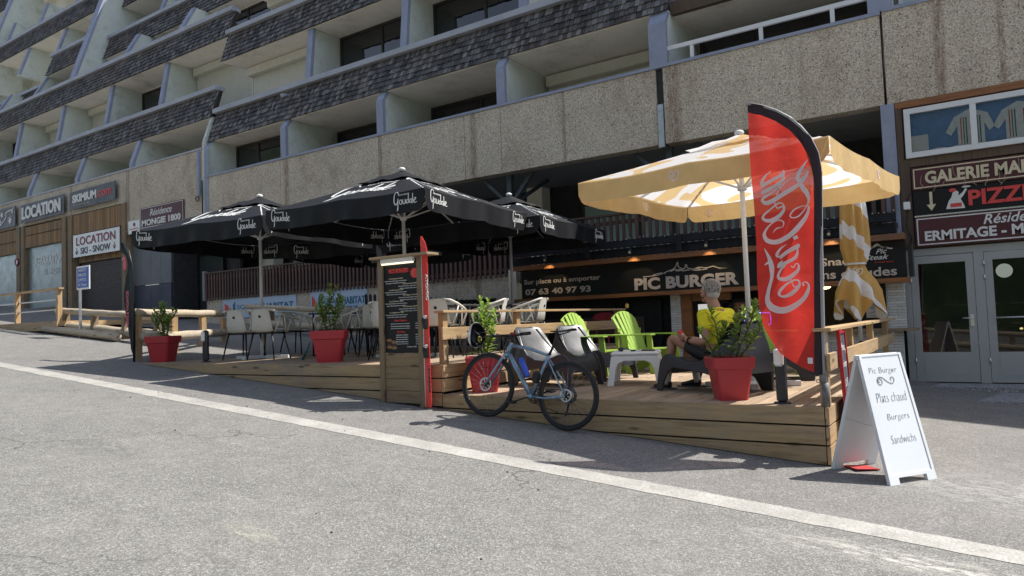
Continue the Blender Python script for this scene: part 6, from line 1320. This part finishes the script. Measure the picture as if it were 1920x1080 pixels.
STRK = [[(-.365,1.504,.0036),(-.33,1.535,.0109),(-.277,1.544,.0048),(-.266,1.581,.0109),(-.304,1.605,.0109),(-.361,1.591,.0109),(-.414,1.544,.0145),(-.44,1.488,.0266),(-.414,1.436,.0387),(-.347,1.418,.0411),(-.268,1.438,.0411),(-.189,1.486,.0411),(-.12,1.565,.0363),(-.077,1.629,.0266),(-.061,1.69,.0145),(-.08,1.704,.006),(-.123,1.704,.0085),(-.179,1.676,.0109),(-.209,1.633,.0097),(-.19,1.611,.0085),(-.149,1.618,.0121),(-.11,1.656,.0097),(-.084,1.693,.0085),(-.058,1.747,.0194),(-.067,1.806,.0363),(-.094,1.855,.0411),(-.118,1.899,.0242)],[(-.041,2.101,.0024),(-.083,2.056,.0194),(-.122,1.998,.0315),(-.14,1.943,.029),(-.126,1.918,.0073)],[(-.139,1.922,.0169),(-.094,1.948,.0218),(-.052,1.982,.0145),(-.057,2.002,.0073),(-.092,1.994,.006),(-.137,1.966,.0024)],[(-.047,1.987,.0097),(-.084,1.935,.0218),(-.163,1.876,.0315),(-.254,1.825,.0363),(-.345,1.781,.0387),(-.408,1.768,.0363),(-.437,1.798,.0242),(-.411,1.822,.0121)],[(-.164,1.964,.0036),(-.226,1.932,.0073),(-.278,1.881,.0097),(-.312,1.821,.0097)],[(-.348,2.044,.0036),(-.401,2.004,.0169),(-.433,1.949,.0242),(-.44,1.929,.0121)],[(-.246,2.034,.0073),(-.253,1.997,.029),(-.341,1.962,.029),(-.417,1.926,.0315),(-.436,1.902,.0121)],[(-.248,1.996,.0097),(-.251,1.953,.0242),(-.316,1.909,.029),(-.408,1.872,.0363),(-.44,1.849,.0121)],[(-.248,1.964,.0097),(-.289,1.894,.0121),(-.364,1.845,.0169),(-.423,1.817,.0242)],[(-.335,1.765,.0073),(-.315,1.712,.0097),(-.276,1.716,.0121),(-.255,1.72,.0145),(-.264,1.674,.0266),(-.32,1.628,.0363),(-.388,1.61,.0315),(-.438,1.629,.0242),(-.431,1.664,.0169),(-.371,1.71,.0121),(-.3,1.752,.0121),(-.262,1.74,.0097),(-.255,1.708,.0073)],[(-.192,1.431,.029),(-.158,1.446,.029)],[(-.162,1.385,.0097),(-.164,1.362,.0363),(-.247,1.324,.0315),(-.325,1.278,.029)],[(-.254,1.388,.0036),(-.314,1.353,.0169),(-.346,1.303,.0266),(-.324,1.284,.0097)],[(-.161,1.345,.0097),(-.182,1.272,.0266),(-.251,1.237,.029),(-.325,1.21,.0363),(-.345,1.192,.0121)],[(-.3,1.252,.0073),(-.327,1.225,.0242),(-.344,1.212,.0121)],[(-.229,1.201,.0073),(-.208,1.184,.0121),(-.185,1.215,.0073),(-.164,1.205,.0097),(-.171,1.159,.0266),(-.223,1.114,.0363),(-.281,1.089,.0387),(-.334,1.098,.029),(-.344,1.128,.0194),(-.315,1.178,.0194),(-.275,1.21,.0121)],[(-.236,1.115,.0048),(-.232,1.062,.0085),(-.211,1.017,.0085),(-.184,1.027,.0073)],[(-.342,.947,.0121),(-.3,.939,.0242),(-.233,.965,.0363),(-.174,1.019,.0266),(-.169,1.064,.0145),(-.205,1.075,.0145),(-.272,1.048,.0169),(-.324,1.004,.0242),(-.345,.965,.0218),(-.333,.941,.0145)],[(-.13,1.024,.0194),(-.14,1.043,.0097),(-.115,1.053,.0097),(-.094,1.025,.0145),(-.108,.964,.029),(-.15,.903,.0363),(-.228,.849,.0484),(-.318,.819,.0557),(-.4,.845,.0557),(-.436,.911,.0387),(-.424,1.004,.0266),(-.397,1.108,.0242),(-.394,1.201,.0411),(-.411,1.285,.029),(-.446,1.372,.0024)],[(-.451,1.223,.0036),(-.413,1.244,.0266),(-.391,1.23,.0266)]]
b = B()
for L in STRK: b.stroke(L, (0, 0, 0), (1, 0, 0), (0, 0, 1), (0, -1, 0), .003, 4, lambda x, z: bw3(x, z, -.002), True)
b.build('lettering', m_fabric('white_print', (.88, .87, .86), .42, .7, wr=.3), co)
B().add([bw3(-.135, .36, -.004), bw3(-.095, .36, -.004), bw3(-.095, .41, -.004), bw3(-.135, .41, -.004)], [(0, 1, 2, 3)]).build('care_label', WHITETXT, BN)
# ------------------------------------------------------------------ chalkboard and A-frame
CB = thing('chalkboard', 'narrow red framed chalkboard leaning on the right side of the deck', 'chalkboard', (-1.0, 7.3, .33))
o_ = Vector((-.99, 6.72, gz(-1, 7)+.0)); ux = Vector((-.05, 1, .0)).normalized(); uz = Vector((-.045, 0, 1)).normalized(); W_, H_ = .50, 1.12
def cbp(u, v, n=0): return o_+ux*u+uz*v+Vector((1, 0, .05)).normalized()*n
b = B()
for (a, c, d, e) in ((0, W_, 0, .04), (0, W_, H_-.04, H_), (0, .04, .04, H_-.04), (W_-.04, W_, .04, H_-.04)):
    V = [cbp(a, d), cbp(c, d), cbp(c, e), cbp(a, e), cbp(a, d, .03), cbp(c, d, .03), cbp(c, e, .03), cbp(a, e, .03)]; b.add(V, [(0, 3, 2, 1), (4, 5, 6, 7), (0, 1, 5, 4), (1, 2, 6, 5), (2, 3, 7, 6), (3, 0, 4, 7)])
b.build('frame', plain('red_frame_paint', (.42, .02, .03), .4), CB)
B().add([cbp(.04, .04, .008), cbp(W_-.04, .04, .008), cbp(W_-.04, H_-.04, .008), cbp(.04, H_-.04, .008), cbp(.04, .04, .018), cbp(W_-.04, .04, .018), cbp(W_-.04, H_-.04, .018), cbp(.04, H_-.04, .018)], [(0, 3, 2, 1), (4, 5, 6, 7), (0, 1, 5, 4), (1, 2, 6, 5), (2, 3, 7, 6), (3, 0, 4, 7)]).build('slate', plain('chalkboard_slate', (.045, .055, .07), .7, var=.3, scale=5), CB)
tb = B()
for i, (sx, a, c) in enumerate((('Menu', .10, .38), ('Pic Burger', .08, .42), ('12 €', .16, .36), ('Plat', .12, .38))): text(sx, cbp(a, .92-i*.16, .019), ux, uz, c-a, .07, th=.002, bld=tb)
tb.build('lettering', WHITETXT, CB)
AF = thing('sandwich_board', 'white A-frame board with handwritten burger menu standing on the asphalt', 'sandwich board', (-.72, 6.3, .27))
F0, F1 = Vector((-.615, 6.00, gz(-.615, 6.0))), Vector((-.335, 6.46, gz(-.335, 6.46)))
K0, K1 = Vector((-1.06, 6.27, gz(-1.06, 6.27))), Vector((-.80, 6.70, gz(-.8, 6.7)))
T0, T1 = Vector((-.80, 6.15, 1.235)), Vector((-.545, 6.58, 1.235))
def panel(a, c, t0_, t1_, nm, out, foot=.045, mat=BOARDW):
    # board between bottom edge a-c and top t0-t1, with feet, rim and recessed face
    nrm = ((c-a).cross(t0_-a)).normalized()*out
    def q(u, v, n=0): return (a.lerp(c, u)).lerp(t0_.lerp(t1_, u), v)+nrm*n
    def slab(u0, u1, v0, v1, n0, n1, bld):
        V = [q(u0, v0, n0), q(u1, v0, n0), q(u1, v1, n0), q(u0, v1, n0), q(u0, v0, n1), q(u1, v0, n1), q(u1, v1, n1), q(u0, v1, n1)]; bld.add(V, [(0, 3, 2, 1), (4, 5, 6, 7), (0, 1, 5, 4), (1, 2, 6, 5), (2, 3, 7, 6), (3, 0, 4, 7)])
    b = B(); slab(0, .055, 0, 1, -.02, .008, b); slab(.945, 1, 0, 1, -.02, .008, b); slab(.055, .945, .985, 1, -.02, .008, b); slab(.055, .945, .05, .075, -.02, .008, b); slab(.055, .20, 0, .05, -.02, .008, b); slab(.80, .945, 0, .05, -.02, .008, b); slab(.055, .945, .075, .985, -.02, -.012, b)
    o = b.build(nm, WHITEPAINT, AF)
    b = B(); slab(.055, .945, .075, .985, -.010, .002, b); b.build('writing_surface', plain('glossy_whiteboard', (.64, .65, .66), .18, var=.03, scale=2), o)
    return q, nrm
q, nrm = panel(F0, F1, T0, T1, 'front_leaf', 1); panel(K0, K1, T0+Vector((-.02, .01, 0)), T1+Vector((-.02, .01, 0)), 'rear_leaf', -1)
ux = (F1-F0).normalized(); ux = (T1-T0).normalized(); uy = (T0-F0).normalized(); hh = B()
MARK = plain('black_marker', (.03, .03, .035), .5)
for sx, u, v, w_, h_, sh_ in (('Pic Burger', .15, .835, .62, .06, .15), ('Plats chaud', .17, .62, .66, .072, .1), ('Burgers', .30, .465, .48, .062, .1), ('Sandwichs', .26, .30, .54, .062, .1)):
    o_ = q(u, v, .003); text(sx, o_, (F1-F0)+(T1-T0), uy, w_*.53, h_, th=.001, bold=-.03, shear=sh_).build('handwriting', MARK, AF)
uu = ((F1-F0)+(T1-T0)).normalized()
hh.stroke([(.03, .02, .004), (.01, .035, .004), (.03, .05, .004), (.055, .035, .004), (.05, .01, .004), (.02, .0, .004), (.0, .03, .004), (.02, .06, .004), (.07, .055, .004), (.12, .02, .004), (.17, .005, .004), (.20, .03, .004), (.19, .055, .004), (.16, .05, .004), (.165, .03, .004)], q(.28, .755, .004), uu, uy, nrm, .001)
hh.build('drawn_flourish', MARK, AF)
b = B(); b.cyl(T0+Vector((-.01, 0, -.03)), T0+Vector((-.011, -.012, -.03)), .012); b.build('hinge', ALU, AF); B().beam(q(.02, .45, -.03), K0.lerp(T0, .45)+Vector((.01, .02, 0)), .012, .003).build('stay', ALU, AF)
rp = B(); ce = Vector((-.86, 6.42, gz(-.86, 6.42)+.012)); rp.obox(ce, (.22, .17, .008), Matrix.Rotation(.8, 3, 'Z')@Matrix.Rotation(.08, 3, 'Y')); rp.build('red_card', plain('matt_red_card', (.40, .03, .03), .7), label='flat red card lying on the asphalt under the white A-frame board', cat='card')
# ------------------------------------------------------------------ seated cyclist
PR = thing('person', 'grey haired man in yellow shirt and black shorts, seated, holding a red can', 'person', (-2.35, 7.42, ZD))
SKIN = plain('tanned_skin', (.36, .19, .125), .55, var=.1, scale=9, bmp=.06)
def skinmesh(name, chains, mat, parent, sub=2, smooth=True):
    """chains: list of lists of (x,y,z,rx,ry); first point of later chains may be an index (chain, k) to branch from"""
    me = bpy.data.meshes.new(name); V = []; E = []; Rr = []; idx = []
    org = ORG[parent.name]
    for ch in chains:
        ids = []; prev = None
        for p in ch:
            if len(p) == 2: prev = idx[p[0]][p[1]]; ids.append(prev); continue
            V.append(Vector(p[:3])-org); Rr.append((p[3], p[4] if len(p) > 4 else p[3])); k = len(V)-1
            if prev is not None: E.append((prev, k))
            prev = k; ids.append(k)
        idx.append(ids)
    me.from_pydata(V, E, []); o = bpy.data.objects.new(name, me); COL.objects.link(o); o.parent = parent; ORG[o.name] = org
    sk = o.modifiers.new('skin', 'SKIN'); sk.use_smooth_shade = True
    for i, r in enumerate(Rr): me.skin_vertices[0].data[i].radius = r
    me.skin_vertices[0].data[0].use_root = True
    sb = o.modifiers.new('sub', 'SUBSURF'); sb.levels = sub; sb.render_levels = sub
    dg = bpy.context.evaluated_depsgraph_get(); nm = bpy.data.meshes.new_from_object(o.evaluated_get(dg)); o.modifiers.clear(); o.data = nm; bpy.data.meshes.remove(me)
    nm.materials.clear(); nm.materials.append(mat)
    for p in nm.polygons: p.use_smooth = smooth
    return o
Fv = Vector((-.87, .49, 0)).normalized(); Lv = Vector((-.49, -.87, 0)).normalized()
def pt(base, f=0, l=0, u=0): return Vector(base)+Fv*f+Lv*l+Vector((0, 0, u))
pel = Vector((-2.28, 7.36, 1.17)); nk = Vector((-2.31, 7.40, 1.66)); hd = Vector((-2.37, 7.435, 1.845))
Lsh, Rsh = pt((-2.30, 7.39, 1.59), 0, .17), pt((-2.30, 7.39, 1.59), 0, -.17)
Lel, Rel = Vector((-2.335, 7.12, 1.32)), Vector((-2.22, 7.72, 1.33)); Lwr, Rwr = Vector((-2.58, 7.26, 1.335)), Vector((-2.52, 7.68, 1.30))
Lhp, Rhp = pt(pel, .03, .09), pt(pel, .03, -.09); Lkn, Rkn = Vector((-2.83, 7.47, 1.36)), Vector((-2.74, 7.80, 1.33))
Lan, Ran = Vector((-2.89, 7.44, .90)), Vector((-2.66, 7.74, .90))
def P5(v, a, b=None): return (v.x, v.y, v.z, a, b if b else a)
chains = [[P5(pel, .135, .11), P5(pt(pel, .0, 0, .14), .14, .105), P5(pt(pel, .0, 0, .28), .155, .11), P5(pt(nk, -.02, 0, -.10), .13, .09), P5(pt(nk, -.005, 0, 0), .068), P5(pt(nk, .015, 0, .055), .064), P5(pt(hd, .01, 0, -.045), .062, .068), P5(pt(hd, .0, 0, .02), .078, .088), P5(pt(hd, -.005, 0, .075), .065, .075)],
 [(0, 3), P5(Lsh, .062), P5(Lsh.lerp(Lel, .5), .047), P5(Lel, .038), P5(Lel.lerp(Lwr, .35), .040), P5(Lwr, .026)],
 [(0, 3), P5(Rsh, .062), P5(Rsh.lerp(Rel, .5), .047), P5(Rel, .038), P5(Rel.lerp(Rwr, .35), .040), P5(Rwr, .026)],
 [(0, 0), P5(Lhp, .095), P5(Lhp.lerp(Lkn, .5), .078), P5(Lkn, .056), P5(Lkn.lerp(Lan, .3)+Vector((.02, -.01, 0)), .056), P5(Lkn.lerp(Lan, .65), .042), P5(Lan, .033)],
 [(0, 0), P5(Rhp, .095), P5(Rhp.lerp(Rkn, .5), .078), P5(Rkn, .056), P5(Rkn.lerp(Ran, .3)+Vector((.02, -.01, 0)), .056), P5(Rkn.lerp(Ran, .65), .042), P5(Ran, .033)]]
# hands: palm continuing the wrist, then five fingers as branches
def hand(wr, d, n, side, curl):
    # d = direction of hand, n = across the palm; returns chains branching
    return [P5(wr+d*.035, .026, .018), P5(wr+d*.07, .030, .018)]
canc = Vector((-2.655, 7.315, 1.385)); cana = Vector((-.45, .05, .89)).normalized()
dL = (canc-Lwr).normalized()
k = len(chains)
chains[1] += [P5(Lwr+dL*.03, .024), P5(Lwr+dL*.055, .026)]
acr = cana
for i in range(4):
    base = Lwr+dL*.062+acr*(.028-.018*i); s1 = base+dL*.02+Lv*.030+Fv*.012; s2 = s1+Fv*.028-Lv*.008; s3 = s2+Fv*.012-Lv*.024
    chains.append([(1, len(chains[1])-1), P5(base, .0095), P5(s1, .009), P5(s2, .0085), P5(s3, .0075)])
tb_ = Lwr+dL*.035+acr*.030; chains.append([(1, len(chains[1])-2), P5(tb_-Lv*.012, .011), P5(tb_+dL*.03-Lv*.022+acr*.01, .010), P5(tb_+dL*.052-Lv*.01+acr*.012, .0085)])
dR = Vector((-.8, .1, -.35)).normalized(); chains[2] += [P5(Rwr+dR*.03, .026, .018), P5(Rwr+dR*.06, .030, .018)]
aR = dR.cross(Vector((0, 0, 1))).normalized()
for i in range(4):
    base = Rwr+dR*.075+aR*(.027-.018*i); chains.append([(2, len(chains[2])-1), P5(base, .009), P5(base+dR*.035, .0085), P5(base+dR*.055+Vector((0, 0, -.02)), .008), P5(base+dR*.06+Vector((0, 0, -.038)), .007)])
chains.append([(2, len(chains[2])-2), P5(Rwr+dR*.04-aR*.035, .011), P5(Rwr+dR*.07-aR*.045, .0095), P5(Rwr+dR*.095-aR*.04, .008)])
body = skinmesh('body', chains, SKIN, PR)
# face and ears
def ell(b, c, rf, rl, ru, n=14, m=9):
    k0 = len(b.v); b.sphere((0, 0, 0), 1, 1, 1, n, m)
    for i in range(k0, len(b.v)): x, y, z = b.v[i]; b.v[i] = tuple(Vector(c)+Fv*x*rf+Lv*y*rl+Vector((0, 0, z*ru)))
    return b
b = B(); ell(b, pt(hd, .098, 0, -.012), .022, .013, .026); ell(b, pt(hd, .088, 0, .014), .016, .011, .024); ell(b, pt(hd, .08, 0, -.085), .025, .032, .024); ell(b, pt(hd, .083, 0, .035), .014, .045, .012)
for s in (-1, 1): ell(b, pt(hd, -.005, s*.081, -.012), .022, .009, .034); ell(b, pt(hd, .06, s*.04, -.03), .028, .022, .025)
b.build('face', SKIN, PR)
b = B(); 
for s in (-1, 1): ell(b, pt(hd, .085, s*.032, .012), .008, .012, .007, 8, 6)
b.build('eyes', WHITETXT, PR); b = B()
for s in (-1, 1): ell(b, pt(hd, .091, s*.032, .012), .004, .005, .005, 8, 6)
b.build('pupils', BLKM, PR); b = B(); ell(b, pt(hd, .094, 0, -.052), .008, .022, .006); b.build('mouth', plain('lips', (.30, .10, .09), .5), PR)
# hair: overlapping strands over the skull
mt, nt, b_ = newmat('grey_hair'); g_ = N(nt, 'ShaderNodeNewGeometry'); nt.links.new(ramp(nt, g_.outputs['Random Per Island'], [(0, (.27, .25, .23)), (.5, (.38, .355, .33)), (1, (.47, .44, .41))]), b_.inputs['Base Color']); b_.inputs['Roughness'].default_value = .55
HAIR = mt; hb = B(); ell(hb, pt(hd, -.022, 0, .04), .098, .084, .088, 18, 12); ell(hb, pt(hd, -.05, 0, -.01), .07, .078, .08, 16, 10)
r = random.Random(8)
for i in range(900):
    th = r.uniform(0, 6.283); ph = r.uniform(-.55, 1.5); cf, cl, cu_ = math.cos(ph)*math.cos(th), math.cos(ph)*math.sin(th), math.sin(ph)
    if cf > .25 and ph < .62: continue
    if ph < -.2 and cf > -.1: continue
    p = pt(hd, -.024+cf*.098, cl*.086, .036+cu_*.092); nrm_ = (Fv*cf+Lv*cl+Vector((0, 0, cu_))).normalized()
    tg = (Vector((0, 0, -.8))+Fv*-.55+Lv*r.uniform(-.4, .4)); tg = (tg-nrm_*tg.dot(nrm_)); tg = tg.normalized() if tg.length > .1 else Fv*-1
    L_ = r.uniform(.025, .045); mid = p+tg*L_*.5+nrm_*.009; hb.tube([p+nrm_*.001, mid, p+tg*L_+nrm_*.003], [.0032, .0042, .0008], 4)
hb.build('hair', HAIR, PR)
# clothing: shirt, sleeves, shorts, socks, shoes
YEL = m_fabric('yellow_sports_cloth', (.86, .78, .02), .15, .75, wr=.9, wscale=14); BLS_ = m_fabric('black_lycra', (.018, .018, .02), .02, .6, wr=.4, wscale=12)
def grow(a, c, k): return P5(a, c*k)
sc_ = [[P5(pt(pel, -.005, 0, -.03), .165, .13), P5(pt(pel, -.005, 0, .12), .160, .125), P5(pt(pel, -.012, 0, .27), .172, .128), P5(pt(nk, -.022, 0, -.10), .165, .125), P5(pt(nk, -.014, 0, -.040), .105, .10), P5(pt(nk, -.008, 0, -.012), .080, .080)],
       [(0, 3), P5(pt(Lsh, -.004, 0, .004), .086), P5(Lsh.lerp(Lel, .35), .068), P5(Lsh.lerp(Lel, .62), .066)], [(0, 3), P5(pt(Rsh, -.004, 0, .004), .086), P5(Rsh.lerp(Rel, .35), .068), P5(Rsh.lerp(Rel, .62), .066)]]
skinmesh('shirt', sc_, YEL, PR)
b = B(); b.torus(pt(nk, -.006, 0, -.012), .070, .014, (Fv*.25+Vector((0, 0, 1))).normalized(), 28, 8); b.build('collar', YEL, PR)
skinmesh('shorts', [[P5(pt(pel, 0, 0, .04), .155, .12), P5(pel, .15, .125)], [(0, 1), P5(Lhp, .108), P5(Lhp.lerp(Lkn, .40), .092), P5(Lhp.lerp(Lkn, .66), .080)], [(0, 1), P5(Rhp, .108), P5(Rhp.lerp(Rkn, .40), .092), P5(Rhp.lerp(Rkn, .66), .080)]], BLS_, PR)
b = B(); b.torus(pt(pel, -.01, 0, .05), .16, .02, (0, 0, 1), 30, 8); b.build('waist_belt', BLS_, PR)
SOCK = plain('white_knit_sock', (.60, .59, .56), .85, var=.12, scale=60, bmp=.3)
for nm_, kn, an, tf in (('l', Lkn, Lan, Vector((-.93, .25, 0)).normalized()), ('r', Rkn, Ran, Vector((-.85, -.1, 0)).normalized())):
    B().tube([kn.lerp(an, .80), kn.lerp(an, .9), an, an+Vector((0, 0, -.05))], [.042, .041, .040, .043], 14).build('sock', SOCK, PR)
    a = Vector((an.x, an.y, ZD)); skinmesh('shoe', [[P5(a-tf*.055+Vector((0, 0, .048)), .040, .044), P5(a+tf*.0+Vector((0, 0, .058)), .040, .050), P5(a+tf*.07+Vector((0, 0, .045)), .044, .036), P5(a+tf*.14+Vector((0, 0, .034)), .046, .028), P5(a+tf*.185+Vector((0, 0, .030)), .034, .022)]], plain('black_shoe_leather', (.016, .016, .019), .5), PR)
    so_ = B(); u_ = Vector((-tf.y, tf.x, 0)); so_.prism([(-.10, -.03), (-.06, -.042), (.06, -.040), (.15, -.046), (.21, -.03), (.225, 0), (.21, .03), (.15, .046), (.06, .040), (-.06, .042), (-.10, .03)], a+Vector((0, 0, .001)), tf, u_, (0, 0, .016)); so_.build('shoe_sole', plain('grey_sole', (.12, .12, .13), .7), PR)
w0 = Lel.lerp(Lwr, .86); B().torus(w0, .033, .008, (Lwr-Lel).normalized(), 20, 8, 1.6).build('watch_strap', BLKM, PR)
B().obox(w0+Vector((-.0, -.015, .030)), (.034, .034, .012), None, .004).build('watch', BLKM, PR)
CN = thing('drink_can', 'red and white drink can in the left hand of the seated man', 'can', tuple(canc-cana*.06))
B().tube([canc-cana*.060, canc-cana*.056, canc+cana*.050, canc+cana*.058, canc+cana*.061], [.026, .032, .032, .027, .026], 20).build('can_body', REDTXT, CN)
B().tube([canc-cana*.012, canc+cana*.012], .0325, 20).build('can_band', WHITETXT, CN); B().tube([canc+cana*.0605, canc+cana*.0625], .025, 20).build('can_lid', ALU, CN)
# a few stones and litter on the road
r = random.Random(12); st = B()
for i in range(46):
    x = r.uniform(-9, 1.5); y = r.uniform(2.2, 6.0); rr_ = r.uniform(.004, .011); st.sphere((x, y, gz(x, y)+rr_*.5), rr_, rr_*.8, rr_*.6, 6, 4)
st.build('loose_gravel', plain('dark_gravel', (.08, .075, .07), .9, var=.4), label=None, kind='stuff')
